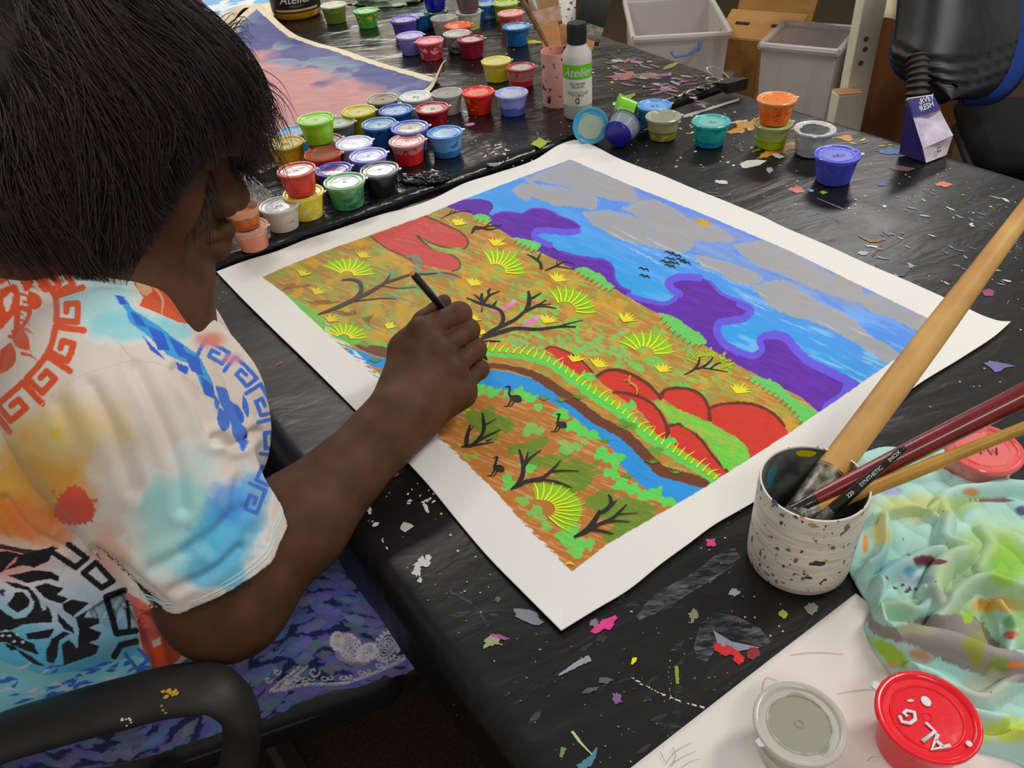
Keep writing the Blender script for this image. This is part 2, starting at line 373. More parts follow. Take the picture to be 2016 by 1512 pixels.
def draw_landscape():
    R = Raster(420, 262, 2000, 1262, 1.5, C(217, 214, 208)); rnd = random.Random(4)
    white = R.im.copy()
    c4 = lambda L: [(420+x/2.52, 280+y/2.52) for x, y in L]       # readings from enlarged views
    c5 = lambda L: [(1100+x/2.2, 280+y/2.2) for x, y in L]
    c6 = lambda L: [(860+x/4.725, 380+y/4.725) for x, y in L]
    c7 = lambda L: [(1100+x/3.6, 660+y/3.6) for x, y in L]
    c8 = lambda L: [(500+x/5.04, 440+y/5.04) for x, y in L]
    c9 = lambda L: [(600+x/2.52, 650+y/2.52) for x, y in L]
    INNER = [(515, 545), (592, 512), (660, 486), (730, 462), (837, 424), (896, 399), (1010, 355), (1123, 313), (1236, 362), (1372, 416), (1554, 493), (1759, 593), (1838, 631),
             (1768, 703), (1691, 757), (1613, 811), (1558, 849), (1476, 902), (1394, 955), (1334, 991), (1195, 1071), (1127, 1124), (1096, 1098), (1029, 1029), (977, 968), (898, 894), (838, 838), (737, 741), (674, 683), (595, 611), (559, 576)]
    # sky
    V = np.clip((R.Y-(313+(R.X-1123)*0.445))/190, 0, 1)[..., None]
    sky = np.array(C(96, 132, 232))*(1-V)+np.array(C(48, 152, 236))*V
    sky = sky*(1+0.10*(R.st2-0.5)[..., None]*2)
    pale = np.clip((R.st2-0.52)*3.5, 0, 0.55)[..., None]*np.clip(V*1.6, 0, 1)*np.clip((R.X-1150)/500, 0.15, 1)[..., None]
    R.im = sky*(1-pale)+np.array(C(150, 198, 240))*pale
    grey = C(158, 154, 148)
    for P in ([(1045, 352), (1075, 340), (1100, 330), (1127, 318), (1159, 330), (1204, 348), (1236, 371), (1241, 388), (1204, 390), (1159, 379), (1127, 367), (1090, 360)],
              [(1046, 354), (1060, 362), (1108, 369), (1165, 388), (1165, 405), (1132, 404), (1079, 396), (1049, 380)],
              [(1159, 421), (1214, 419), (1262, 432), (1305, 450), (1355, 471), (1345, 486), (1282, 481), (1214, 463), (1177, 440)],
              [(1236, 412), (1291, 398), (1355, 430), (1418, 453), (1433, 466), (1382, 470), (1318, 450), (1272, 430)],
              [(1459, 489), (1509, 480), (1577, 507), (1623, 535), (1682, 562), (1686, 580), (1623, 572), (1555, 545), (1486, 513)],
              [(1373, 503), (1445, 521), (1491, 548), (1475, 556), (1418, 537), (1382, 518)],
              [(1500, 571), (1555, 562), (1609, 594), (1659, 616), (1705, 657), (1755, 694), (1757, 710), (1691, 676), (1623, 640), (1536, 608)],
              [(1695, 582), (1736, 585), (1782, 607), (1826, 634), (1816, 645), (1759, 626), (1709, 604)],
              [(1010, 372), (1030, 362), (1046, 372), (1040, 390), (1016, 384)]):
        P = np.asarray(P, float); P = P.mean(0)+(P-P.mean(0))*1.15
        R.poly(P, grey, 2.0, 0.94, 0.14, vary=0.03)
        Q = np.asarray(P); R.stroke(Q[:len(Q)//2]+[4, 5], 5, C(130, 160, 215), 2, 0.45, 0.5)
    R.poly([(1123, 322), (1230, 366), (1370, 424), (1560, 502), (1740, 590), (1720, 606), (1540, 530), (1360, 452), (1215, 392), (1120, 345)], grey, 2.0, 0.40, 0.5)
    R.poly([(1290, 420), (1400, 470), (1500, 530), (1620, 600), (1600, 625), (1480, 560), (1380, 500), (1280, 450)], grey, 2.0, 0.35, 0.5)
    for k in range(26):                                           # windblown light streaks
        x = rnd.uniform(1180, 1720); y = 330+(x-1123)*0.44+rnd.uniform(60, 170); l = rnd.uniform(30, 90)
        R.stroke([(x, y), (x+l*0.5, y+l*0.26), (x+l, y+l*0.5)], [1, rnd.uniform(2, 5), 1], C(190, 212, 238), 1.5, 0.45, 0.8)
    # small setting sun
    R.poly([(1368, 435), (1378, 430), (1390, 432), (1398, 441), (1384, 444)], C(190, 150, 50), 0.6)
    for a in range(-170, 30, 25):
        x, y = 1384, 438; R.stroke([(x+9*math.cos(math.radians(a)), y+6*math.sin(math.radians(a))), (x+26*math.cos(math.radians(a)), y+15*math.sin(math.radians(a)))], [1.8, 0.8], C(150, 140, 80), 0.3)
    # purple range
    HILL = c6([(130, 100), (250, 60), (400, 50), (490, 75), (525, 110), (520, 150), (490, 190), (505, 208), (580, 180), (680, 172), (800, 185), (850, 155), (950, 140), (1050, 160), (1150, 215), (1280, 265), (1335, 310), (1310, 350), (1230, 362), (1100, 350), (980, 345), (915, 362), (905, 390), (960, 440), (1050, 480), (1150, 540), (1300, 585), (1450, 605), (1580, 630), (1640, 690), (1650, 780), (1700, 860), (1800, 910)])
    HILL2 = c5([(300, 660), (400, 690), (470, 695), (505, 675), (515, 650), (480, 625), (466, 604), (490, 582), (545, 576), (600, 578), (655, 602), (700, 650), (790, 690), (838, 720), (820, 748), (760, 765), (700, 778), (692, 810), (722, 862), (780, 900), (850, 912), (880, 890), (872, 845), (905, 825), (950, 823), (995, 838), (1030, 880), (1080, 930), (1200, 990), (1300, 1045)])
    RIDGE = [(1613, 811), (1575, 780), (1500, 742), (1440, 712), (1391, 682), (1330, 635), (1260, 598), (1200, 562), (1131, 530), (1072, 500), (1006, 466), (965, 440), (925, 420), (880, 408)]
    H = HILL+HILL2+RIDGE
    R.poly(H, C(92, 38, 158), 0.7, sm=False, vary=0.12)
    lil = C(98, 82, 212)
    R.stroke(HILL[7:17], 3, C(110, 60, 185), 0.5); R.stroke(HILL[17:25], 13, lil, 0.8); R.stroke(HILL[25:], 5, C(96, 62, 190), 0.6)
    R.stroke(HILL2[:5], 9, lil, 0.8); R.stroke(np.array(HILL2[4:10])+[4, 3], 15, lil, 0.8); R.stroke(HILL2[10:13], 6, lil, 0.6); R.stroke(np.array(HILL2[12:20])+[-3, 3], 15, lil, 0.8); R.stroke(np.array(HILL2[19:24])+[0, 4], 13, lil, 0.8); R.stroke(np.array(HILL2[23:])+[-3, 5], 17, lil, 0.9)
    R.poly([(1691, 757), (1668, 745), (1650, 775), (1628, 790), (1613, 811), (1655, 785)], lil, 1.5)
    for k in range(30):
        x = rnd.uniform(1290, 1640); y = 560+(x-1290)*0.5+rnd.uniform(30, 80)
        if x > 1440: R.stroke([(x, y), (x+16, y+rnd.uniform(2, 16))], [1.5, 0.5], C(120, 70, 190), 0.5, 0.5, 0.7)
    # plain
    GROUND = RIDGE[::-1]+[(1558, 849), (1476, 902), (1334, 991), (1195, 1071), (1127, 1126), (1029, 1031), (898, 896), (737, 743), (595, 613), (508, 545), (660, 480), (837, 420)]
    left = np.clip((1000-R.X-(R.Y-500)*0.1)/380, 0, 1)[..., None]
    org = np.array(C(176, 122, 50))*(1-left)+np.array(C(164, 124, 60))*left
    m = R.inside(np.asarray(GROUND), R.X+R.nx*0.8, R.Y+R.ny*0.8)[..., None].astype(float)
    g = org*(1+0.16*(R.st-0.5)[..., None]*2)
    gr = np.clip((R.bl-0.455)*5, 0, 1)[..., None]*np.clip((R.st2-0.30)*5, 0, 1)[..., None]
    g = g*(1-gr*0.72)+np.array(C(136, 156, 66))*gr*0.72
    lg_ = np.clip((fbm(R.X/34, R.Y/20, 47, 4)-0.50)*6, 0, 0.75)[..., None]*(0.45+0.55*left); g = g*(1-lg_)+np.array(C(140, 146, 66))*lg_
    pl = np.clip((R.st-0.62)*6, 0, 0.4)[..., None]; g = g*(1-pl)+np.array(C(222, 170, 112))*pl
    yl = np.clip((fbm(R.X/30, R.Y/20, 44, 3)-0.55)*5, 0, 0.6)[..., None]; g = g*(1-yl)+np.array(C(206, 156, 46))*yl
    R.im = R.im*(1-m)+g*m
    grn, lime, yel = C(92, 200, 82), C(132, 190, 22), C(240, 226, 50)
    ins = lambda x, y, P: R.inside(np.asarray(P), np.array([x]), np.array([y]))[0]
    PL = [(740, 470), (1000, 480), (1120, 540), (1300, 630), (1480, 745), (1430, 790), (1300, 755), (1180, 700), (1060, 680), (960, 690), (780, 660), (690, 670), (600, 590)]
    for k in range(700):                                          # dabs of scrub
        x, y = rnd.uniform(600, 1560), rnd.uniform(470, 800)
        if not ins(x, y, PL): continue
        d = 1+(y-470)/500
        fade = x < 880
        R.blob(x, y, rnd.uniform(2.5, 8)*d, rnd.uniform(1.8, 3.4)*d, (C(120, 170, 90) if fade else (grn if rnd.random() < 0.5 else C(116, 180, 86))), 1.2, rnd.uniform(0.6, 0.95), 0.2, 0.35)
    for k in range(120):                                          # rounded saltbush in rows
        x, y = rnd.uniform(1000, 1270), 0
        y = 655+(x-1000)*0.16+rnd.uniform(-40, 36); R.blob(x, y, rnd.uniform(4, 8), rnd.uniform(3, 5), C(122, 186, 92), 0.8, 0.9, 0.2, 0.2)
    for k in range(34):
        x = rnd.uniform(1400, 1560); y = 700+(x-1400)*0.52+rnd.uniform(8, 60); R.stroke([(x, y), (x+rnd.uniform(15, 45), y+rnd.uniform(10, 26))], [3, 7, 2], C(212, 152, 50) if rnd.random() < 0.6 else C(140, 170, 60), 1.5, 0.7, 0.5)
    # ridge-line scrub with little trunks
    for P, ticks in ((c6([(330, 215), (370, 192), (440, 200), (505, 225), (500, 260), (430, 262), (380, 250)]), 3), (c6([(695, 418), (760, 412), (850, 430), (970, 490), (930, 532), (860, 510), (780, 475)]), 6),
                     (c6([(1280, 700), (1400, 690), (1460, 730), (1530, 755), (1600, 830), (1660, 870), (1620, 895), (1530, 860), (1430, 800), (1340, 755)]), 8), (c5([(428, 738), (500, 755), (560, 800), (620, 835), (642, 868), (600, 880), (540, 850), (470, 790)]), 9),
                     (c5([(805, 1010), (880, 1018), (960, 1050), (1010, 1100), (1080, 1140), (1125, 1170), (1062, 1218), (1030, 1180), (960, 1110), (880, 1058)]), 16)):
        R.poly(P, C(100, 190, 92), 1.8); Q = np.asarray(P); n = len(Q); low = spline(Q[n//2+1:][::-1] if n//2+1 < n-1 else Q[-3:][::-1], ticks)
        low = spline(np.vstack([Q[0], Q[n//2:][::-1]]), ticks+2)[1:]
        for x, y in low: R.stroke([(x-4, y+5), (x+3, y-1)], [1.2, 1.8], C(50, 46, 40), 0.2)
    # red rocks
    red, brn = C(198, 52, 38), C(98, 44, 28); red1 = C(190, 74, 68)
    def rock(P, c, edge=None, w=6, ec=brn):
        R.poly(P, c, 0.8, vary=0.05)
        if edge is not None: R.stroke([P[i % len(P)] for i in range(edge[0], edge[1]+1)], w, ec, 0.7)
    ec1 = C(98, 62, 50)
    rock(c4([(930, 555), (1000, 585), (1050, 622), (1130, 645), (1190, 655), (1228, 672), (1190, 672), (1100, 640), (1040, 632)]), red1, (3, 5), 3, ec1)
    P1 = c4([(780, 465), (900, 420), (1050, 365), (1150, 408), (1245, 462), (1266, 495), (1252, 522), (1150, 522), (1062, 495), (1012, 464), (1050, 500), (1080, 520), (1180, 558), (1224, 598), (1222, 622), (1182, 640), (1110, 622), (1040, 605), (1000, 590), (938, 560), (868, 530), (820, 497)])
    R.poly(P1, red1, 0.9, sm=False, vary=0.06)
    for k in range(40):
        x = rnd.uniform(755, 880); y = 440+rnd.uniform(-5, 60)
        if ins(x, y, P1): R.stroke([(x, y), (x+rnd.uniform(10, 30), y+rnd.uniform(3, 12))], [2, 4, 1], C(206, 112, 104), 1, 0.5, 0.7)
    R.stroke(P1[2:9], 3.5, ec1, 0.5); R.stroke(P1[8:12], 5, ec1, 0.6); R.stroke(P1[11:16], 3.2, ec1, 0.5); R.stroke(P1[17:22]+[P1[0]], 3, ec1, 0.6)
    R.poly(c4([(1030, 470), (1070, 500), (1150, 525), (1240, 535), (1200, 552), (1110, 535), (1060, 505)]), C(130, 180, 80), 1.2, 0.9, 0.3)
    # river and banks
    LOW = [(674, 683), (720, 690), (800, 720), (900, 745), (960, 750), (1030, 752), (1090, 775), (1150, 820), (1210, 870), (1260, 925), (1330, 965), (1394, 955), (1334, 991), (1195, 1071), (1127, 1126), (977, 970), (838, 840), (700, 705)]
    R.poly(LOW, C(172, 110, 44), 1.0, sm=False, vary=0.03); Q = LOW
    gm = R.inside(np.asarray(LOW), R.X, R.Y)[..., None]*np.clip((R.st-0.58)*5, 0, 0.40)[..., None]
    R.im = R.im*(1-gm)+np.array(C(222, 172, 128))*gm
    river_top = [(676, 681), (700, 688), (745, 703), (800, 716), (900, 724), (960, 727), (1000, 731), (1050, 746), (1090, 771), (1130, 800), (1170, 831), (1230, 866), (1270, 905), (1300, 934), (1345, 947), (1386, 960)]
    river_low = [(1335, 993), (1290, 976), (1252, 946), (1222, 916), (1205, 882), (1150, 836), (1090, 792), (1030, 771), (960, 764), (900, 758), (800, 742), (750, 726), (712, 712), (690, 698)]
    R.poly(river_top+river_low, C(38, 140, 212), 1.0, sm=False, vary=0.05)
    bank = np.array(river_top)+[2, -8]
    R.stroke(bank[1:4], [8, 14, 12], C(112, 68, 48), 1.2); R.stroke(bank[3:7], [10, 9, 10], C(110, 62, 42), 1.2); R.stroke(bank[6:], [10, 18, 20, 20, 22, 22, 20], C(104, 56, 36), 1.4)
    rock(c9([(1195, 90), (1215, 82), (1290, 100), (1370, 145), (1430, 210), (1380, 218), (1290, 170), (1230, 115)]), red, (0, 4), 4)
    rock(c7([(270, 290), (330, 250), (400, 242), (480, 262), (560, 300), (660, 370), (712, 430), (690, 455), (560, 430), (420, 400), (320, 350)]), red, (0, 6), 7)
    rock(c7([(390, 400), (470, 408), (560, 430), (660, 480), (735, 575), (772, 680), (760, 735), (700, 700), (600, 560), (480, 470)]), red, (0, 6), 6)
    rock(c7([(715, 430), (760, 385), (830, 372), (910, 378), (990, 408), (1050, 480), (1072, 560), (1066, 610), (960, 600), (850, 520)]), red, (0, 7), 6.5)
    rock(c7([(1072, 510), (1130, 492), (1210, 480), (1300, 478), (1420, 500), (1540, 570), (1600, 640), (1625, 690), (1500, 780), (1352, 868), (1330, 790), (1200, 690), (1080, 610)]), red, (0, 6), 6)
    rock(c7([(780, 640), (830, 628), (885, 640), (960, 690), (1010, 740), (1090, 850), (1195, 965), (1150, 995), (1060, 930), (920, 840), (810, 760)]), red, (0, 6), 6)
    R.stroke(c7([(768, 640), (775, 690)]), 9, brn); R.stroke(c7([(1066, 510), (1070, 600)]), 8, brn); R.stroke(c7([(735, 410), (720, 440)]), 9, brn)
    # green bank growth
    R.poly(c7([(670, 455), (740, 470), (830, 520), (940, 560), (1050, 605), (1200, 690), (1310, 760), (1352, 868), (1200, 955), (1130, 870), (1060, 760), (960, 680), (880, 632), (780, 600), (740, 540)]), C(110, 190, 66), 2.2)
    for k in range(60):
        t = rnd.random(); x = 1300+t*165; y = 800+t*85+rnd.uniform(-12, 16); R.blob(x, y, 8, 3, C(120, 200, 60) if rnd.random() < .6 else C(190, 160, 70), 1.5, 0.7, 0.4, 0.7)
    fr = [(940, 690), (990, 694), (1040, 700), (1085, 716), (1120, 740), (1160, 770), (1205, 800), (1245, 832), (1290, 868), (1330, 895), (1370, 920), (1405, 944)]
    R.stroke(np.array(fr)+[6, -6], 9, lime, 1.4); R.stroke(np.array(fr)+[2, 4], [7, 9, 10, 14, 16, 16, 16, 16, 16, 14, 10, 8], grn, 2.2)
    for x, y in ((1150, 738), (1163, 742), (1235, 800), (1244, 796), (1310, 870), (1322, 868), (1225, 812), (1298, 880)): R.blob(x, y, 9, 8, grn, 1.5)
    R.stroke([(560, 578), (610, 615), (660, 660), (690, 672), (720, 676), (770, 680), (830, 690)], [6, 16, 24, 14, 12, 12, 10], C(100, 184, 80), 3.0, 0.95, 0.2)
    R.stroke([(700, 680), (735, 684), (775, 692), (830, 706)], [4, 12, 13, 10], C(112, 72, 50), 1.2)
    R.blob(716, 676, 10, 6, C(110, 140, 70), 2, 0.8)
    # near bank scrub
    for x, y, r in ((745, 745, 16), (770, 755, 18), (800, 765, 16), (940, 765, 16), (970, 770, 14), (1000, 775, 9), (1025, 775, 16), (1045, 782, 13), (1060, 800, 8), (1105, 815, 15), (1130, 838, 16), (1150, 850, 14), (1168, 858, 13), (1188, 893, 16), (1205, 905, 15), (1222, 900, 10), (1205, 930, 16), (1225, 955, 17), (1250, 965, 14), (1270, 975, 15), (1292, 968, 14), (1310, 985, 14), (1325, 990, 10)):
        R.blob(x, y, r*1.05, r*0.75, grn, 2.2)
    for x, y, rx, ry in ((945, 822, 24, 16), (975, 835, 24, 16), (1000, 840, 12, 8), (960, 858, 20, 10), (1040, 880, 34, 10), (1090, 905, 30, 11), (1125, 925, 40, 13), (1140, 945, 34, 11), (1120, 965, 34, 9), (1050, 905, 10, 16), (1185, 990, 22, 22), (1215, 1000, 30, 18), (1250, 1015, 30, 16), (1240, 1040, 30, 14), (1215, 1055, 22, 12), (1270, 1000, 18, 10)):
        R.blob(x, y, rx*1.25, ry*1.25, C(98, 132, 36), 2.4, 0.95, 0.12, -0.3)
    for x, y, rx, ry in ((905, 880, 10, 7), (925, 898, 14, 8), (1050, 845, 22, 12), (1040, 920, 16, 10), (1000, 950, 14, 18), (1028, 985, 18, 10), (1055, 1010, 18, 16), (1075, 1035, 10, 8), (1120, 880, 22, 12), (1110, 1055, 16, 12), (1130, 1065, 22, 14), (1135, 1085, 16, 12), (1160, 1070, 10, 12), (1128, 1040, 14, 10), (1150, 870, 8, 6)):
        R.blob(x, y, rx, ry, grn if y > 1030 or rnd.random() < 0.4 else C(118, 186, 84), 2.6, 0.95, 0.2)
    # dry-brushed lower border
    B = np.asarray([(838, 838), (898, 894), (977, 968), (1029, 1029), (1096, 1098)])
    R.stroke(B+[9, -7], [14, 20, 20, 20, 16], C(184, 110, 40), 3, 0.9, 0.9)
    # fan-shaped ferns
    def fern(cx, cy, r0, r1, a0, a1, n, sq=0.62, c=lime):
        A = np.radians(np.linspace(a0, a1, 12)); ring = [(cx+r1*math.cos(a), cy+r1*sq*math.sin(a)) for a in A]+[(cx+r0*math.cos(a), cy+r0*sq*math.sin(a)) for a in A[::-1]]
        R.poly(ring, c, 1.0, 0.95, sm=False)
        for a in np.radians(np.linspace(a0+4, a1-4, n)):
            p = [(cx+r*math.cos(a+w), cy+r*sq*math.sin(a+w)) for r, w in ((r0*0.9, 0), ((r0+r1)/2, 0.05), (r1*1.1, -0.02))]; OV.append((p, [2.8, 2.6, 0.8], yel))
    OV = []
    fern(683, 541, 14, 52, -150, 0, 10); fern(676, 666, 14, 46, -150, 0, 10); fern(975, 535, 22, 56, -115, 8, 10, 0.75); fern(1110, 612, 26, 60, -120, 8, 9, 0.75)
    fern(1268, 697, 22, 58, -150, -2, 9, 0.75); fern(880, 800, 12, 46, -40, 20, 4); fern(1062, 1003, 34, 84, -100, 55, 13, 0.62); fern(880, 610, 12, 40, -170, -110, 3); fern(770, 690, 10, 50, -60, 0, 5, 0.4)
    # dry yellow tussocks
    for x, y, sz in ((595, 540, 24), (623, 575, 24), (712, 503, 24), (766, 643, 18), (650, 630, 26), (900, 440, 22), (975, 480, 24), (930, 558, 24), (1096, 550, 26), (928, 628, 22), (1074, 632, 28), (1230, 630, 28), (1176, 718, 30), (1302, 728, 26), (1452, 770, 32), (1130, 708, 26), (945, 655, 16)):
        f = 0.55 if x < 760 else 1.0; cc = tuple(np.array(C(238, 214, 40))*f+np.array(C(206, 170, 62))*(1-f))
        for k in range(7):
            a = math.radians(-150+k*23+rnd.uniform(-6, 6)) if False else math.radians(-128+k*22+rnd.uniform(-6, 6)); l = sz*rnd.uniform(0.7, 1.0)
            OV.append(([(x-2, y+4), (x+l*0.55*math.cos(a), y+l*0.33*math.sin(a)), (x+l*math.cos(a), y+l*0.6*math.sin(a))], [1.5, 4.2 if f == 1 else 3, 0.6], cc))
    # spiky grass on the banks
    for i, p in enumerate(spline(fr, 40)):
        x, y = p+[4, -4]; OV.append(([(x-4, y+4), (x+2, y-4), (x+rnd.uniform(2, 20), y-rnd.uniform(6, 15))], [2.6, 2.2, 0.6], yel if rnd.random() < 0.7 else C(226, 214, 110)))
    # reeds in the river
    for x, y in ((1070, 787), (1140, 785), (1190, 870), (1235, 940), (1225, 842), (1330, 932), (1285, 912), (738, 712), (1105, 790)):
        for a in (-150, -115, -85, -55, -25): OV.append(([(x, y), (x+16*math.cos(math.radians(a)), y+10*math.sin(math.radians(a)))], [3.4, 0.6], C(96, 138, 44)))
    R.blob(1292, 888, 14, 8, C(96, 150, 44), 1.5); R.blob(1236, 836, 20, 8, C(96, 140, 44), 2.5, 0.9, 0.2, 0.6)
    blk = C(38, 34, 33)
    def tree(L, c=blk, sm=0.7):
        for pts, w in L: OV.append((spline(pts, 3*len(pts)) if len(pts) > 2 else lerpline(pts, 3), w, c))
    gy = C(72, 66, 62); leaf = C(104, 140, 108)
    tree([([(626, 619), (660, 607), (690, 593), (722, 578), (760, 556)], [2, 6.5, 7, 6, 4]), ([(755, 558), (785, 548), (812, 540), (838, 540), (862, 538)], [4, 4, 3.5, 2.5, 1.5]), ([(700, 588), (712, 570), (708, 556), (692, 550), (672, 552)], [6, 6, 5, 3.5, 1.5]), ([(752, 562), (780, 567), (820, 565)], [3, 2.2, 1.2]), ([(695, 593), (722, 590), (750, 587), (780, 588)], [3, 3.5, 2.5, 1.5]), ([(755, 558), (762, 550), (768, 540)], [4, 3.5, 1.5])], gy)
    for P, c in (([(690, 546), (716, 556), (722, 568), (712, 574), (706, 560)], leaf), ([(762, 530), (782, 532), (780, 545), (768, 550), (766, 538)], leaf), ([(795, 502), (820, 503), (833, 515), (825, 530), (812, 532), (815, 516)], leaf), ([(812, 532), (840, 530), (880, 540), (905, 552), (880, 548), (840, 540)], leaf), ([(740, 580), (780, 578), (808, 592), (780, 588)], leaf), ([(778, 566), (820, 560), (850, 566), (815, 570)], leaf)): R.poly(P, c, 2.2, 0.85, 0.35)
    tree([([(938, 680), (956, 660), (985, 643), (1015, 628), (1034, 612)], [3, 7, 7, 6, 5]), ([(1034, 614), (1041, 598), (1042, 584), (1040, 572)], [6, 7, 6, 3]), ([(1042, 590), (1052, 584), (1066, 576)], [4, 4, 1.5]), ([(1034, 613), (1056, 602), (1076, 590)], [5, 4.5, 2]), ([(1056, 603), (1075, 603), (1096, 607)], [3, 3, 1.5]), ([(1060, 600), (1085, 598)], [3, 1.5]), ([(984, 643), (991, 628), (986, 612), (970, 604), (948, 598), (918, 586)], [6, 5.5, 5, 5, 4.5, 2]), ([(950, 600), (948, 588), (949, 577)], [6, 5.5, 3]), ([(948, 592), (938, 583), (932, 579)], [4, 3, 1.5]), ([(952, 596), (962, 583), (984, 573)], [5, 4, 2]), ([(963, 582), (962, 572), (966, 568)], [4, 4, 3]), ([(968, 605), (974, 598), (978, 592)], [5, 4, 2]), ([(965, 604), (962, 598)], [4, 2]), ([(952, 666), (985, 654), (1010, 647), (1060, 648), (1100, 643), (1134, 643)], [4, 8, 6, 6, 4, 3]), ([(1098, 644), (1115, 638), (1148, 630)], [4, 2, 1]), ([(942, 675), (960, 672), (985, 672)], [5, 4, 2])])
    tree([([(948, 614), (950, 604)], [2, 1])])
    for P in ([(964, 609), (984, 604), (996, 602), (1000, 596), (1008, 592), (1016, 595), (1004, 604), (990, 610), (975, 613)], [(1014, 650), (1028, 640), (1040, 630), (1048, 625), (1056, 622), (1060, 627), (1052, 634), (1036, 641), (1022, 648)]):
        R.poly(P, C(214, 110, 176), 0.6); R.blob(P[4][0]+2, P[4][1]+2, 7, 4, C(186, 160, 176), 0.5, 1, 0, -0.5)
    tree([([(908, 880), (930, 876), (945, 862), (953, 845), (952, 828), (950, 812)], [2, 7, 6, 5, 5, 1.5]), ([(918, 878), (920, 858), (926, 836)], [6, 6, 2]), ([(921, 852), (934, 838)], [3, 1]), ([(953, 838), (978, 824)], [3, 1]), ([(935, 872), (960, 858), (986, 846)], [5, 4, 1.5]), ([(930, 877), (950, 874), (972, 870)], [4, 3, 1.5]), ([(958, 868), (970, 864)], [3, 1])])
    tree([([(1006, 964), (1022, 950), (1030, 930), (1028, 905), (1022, 884)], [3, 7, 6, 5, 2]), ([(1030, 920), (1044, 902), (1066, 886)], [5, 4, 1.5]), ([(1034, 912), (1040, 890)], [4, 2]), ([(1012, 960), (1040, 947), (1070, 940), (1088, 925), (1104, 907)], [7, 7, 6, 5, 1.5]), ([(1080, 930), (1105, 927), (1140, 928)], [4, 3, 1.5]), ([(1040, 948), (1080, 946), (1105, 952), (1126, 961)], [5, 4, 3.5, 2])])
    tree([([(1130, 1058), (1155, 1045), (1175, 1018), (1182, 1005)], [4, 10, 8, 5]), ([(1178, 1012), (1196, 1002), (1204, 990), (1198, 974)], [6, 7, 6, 2]), ([(1204, 996), (1214, 986)], [5, 2]), ([(1152, 1048), (1185, 1030), (1210, 1018), (1222, 1006), (1234, 994)], [7, 6, 5, 5, 2]), ([(1215, 1013), (1235, 1012), (1256, 1010)], [3, 2, 1]), ([(1180, 1033), (1215, 1026), (1240, 1028)], [4, 3.5, 1.5]), ([(1160, 1042), (1190, 1047), (1208, 1052)], [6, 5, 2])])
    tree([([(1346, 738), (1362, 730), (1374, 718), (1378, 700)], [1, 3.5, 4, 2]), ([(1366, 727), (1384, 722), (1402, 706), (1405, 700)], [3, 4, 3.5, 1.5]), ([(1384, 724), (1410, 728), (1434, 732)], [2.5, 2.5, 1.2]), ([(1398, 726), (1412, 716), (1424, 712)], [3, 3, 1.5])])
    for k in range(70):
        a = rnd.uniform(-2.9, 0.2); r = rnd.uniform(24, 46); x, y = 1395+r*math.cos(a), 722+r*0.72*math.sin(a); OV.append(([(x, y), (x+8*math.cos(a), y+6*math.sin(a)-2)], [2.6, 0.8], C(168, 186, 40)))
    tree([([(928, 460), (940, 448), (962, 452), (985, 448)], [2, 4, 2.5, 1]), ([(930, 458), (934, 448), (940, 444)], [3, 3, 1]), ([(940, 452), (960, 446), (988, 444)], [2.5, 2, 1]), ([(955, 448), (964, 440)], [2, 1]), ([(1066, 530), (1064, 518), (1052, 508), (1037, 500)], [4, 4, 3, 1]), ([(1058, 511), (1062, 504), (1065, 497)], [3, 2.5, 1]), ([(1073, 532), (1095, 523), (1110, 515), (1130, 519)], [2, 4, 2.5, 1.5]), ([(1095, 524), (1110, 526), (1130, 530)], [2.5, 2, 1]), ([(1096, 522), (1097, 513)], [2, 1]), ([(868, 430), (890, 420), (915, 415), (928, 416)], [1, 2.2, 1.6, 1]), ([(884, 422), (890, 414)], [2, 1]), ([(890, 420), (898, 414)], [1.6, 0.8])])
    # emus and sky birds, faded kangaroos, gecko
    def emu(x, y, s, neck):
        OV.append(([(x, y), (x+7*s, y+1*s), (x+15*s, y+3*s), (x+21*s, y+8*s)], [5*s, 13*s, 15*s, 4*s], blk))
        OV.append((spline([(x+2*s, y), (x-3*s+neck*s, y-8*s), (x-1*s+neck*s, y-16*s), (x-3*s+neck*1.6*s, y-22*s)], 9), [5*s, 3.4*s, 3*s, 4*s], blk)); OV.append(([(x-3*s+neck*1.6*s, y-22*s), (x-11*s+neck*1.6*s, y-20*s)], [3.5*s, 1.2*s], blk))
        for dx in (2, 9): OV.append(([(x+dx*s, y+4*s), (x+(dx-4)*s, y+12*s), (x+(dx-8)*s, y+18*s), (x+(dx-15)*s, y+17*s)], [4*s, 2.2*s, 2*s, 1.4*s], blk))
    emu(1005, 782, 1.0, 0); emu(1096, 834, 0.9, 6); emu(972, 920, 0.95, 7)
    for x, y in ((1318, 498), (1318, 510), (1330, 503), (1310, 516), (1326, 518), (1340, 512), (1348, 517), (1318, 524), (1266, 530), (1268, 544)):
        OV.append(([(x-10, y-2), (x-4, y-4), (x, y+1), (x+6, y-2), (x+12, y+4)], [1, 2.4, 2.8, 2.4, 1], blk))
    for P in (c8([(190, 605), (320, 600), (400, 590), (480, 615), (540, 600), (570, 610), (500, 635), (420, 640), (330, 650), (260, 665), (310, 625)]), c8([(470, 750), (540, 765), (640, 755), (720, 755), (800, 770), (860, 755), (800, 785), (700, 800), (600, 805), (560, 785)]), c8([(770, 880), (850, 860), (920, 880), (1010, 860), (1020, 885), (930, 915), (850, 905)]), c8([(1080, 930), (1130, 920), (1190, 890), (1170, 940), (1150, 1000), (1210, 1040), (1130, 1010), (1085, 970)])):
        R.poly(P, C(124, 76, 46), 1.2, 0.85, 0.25)
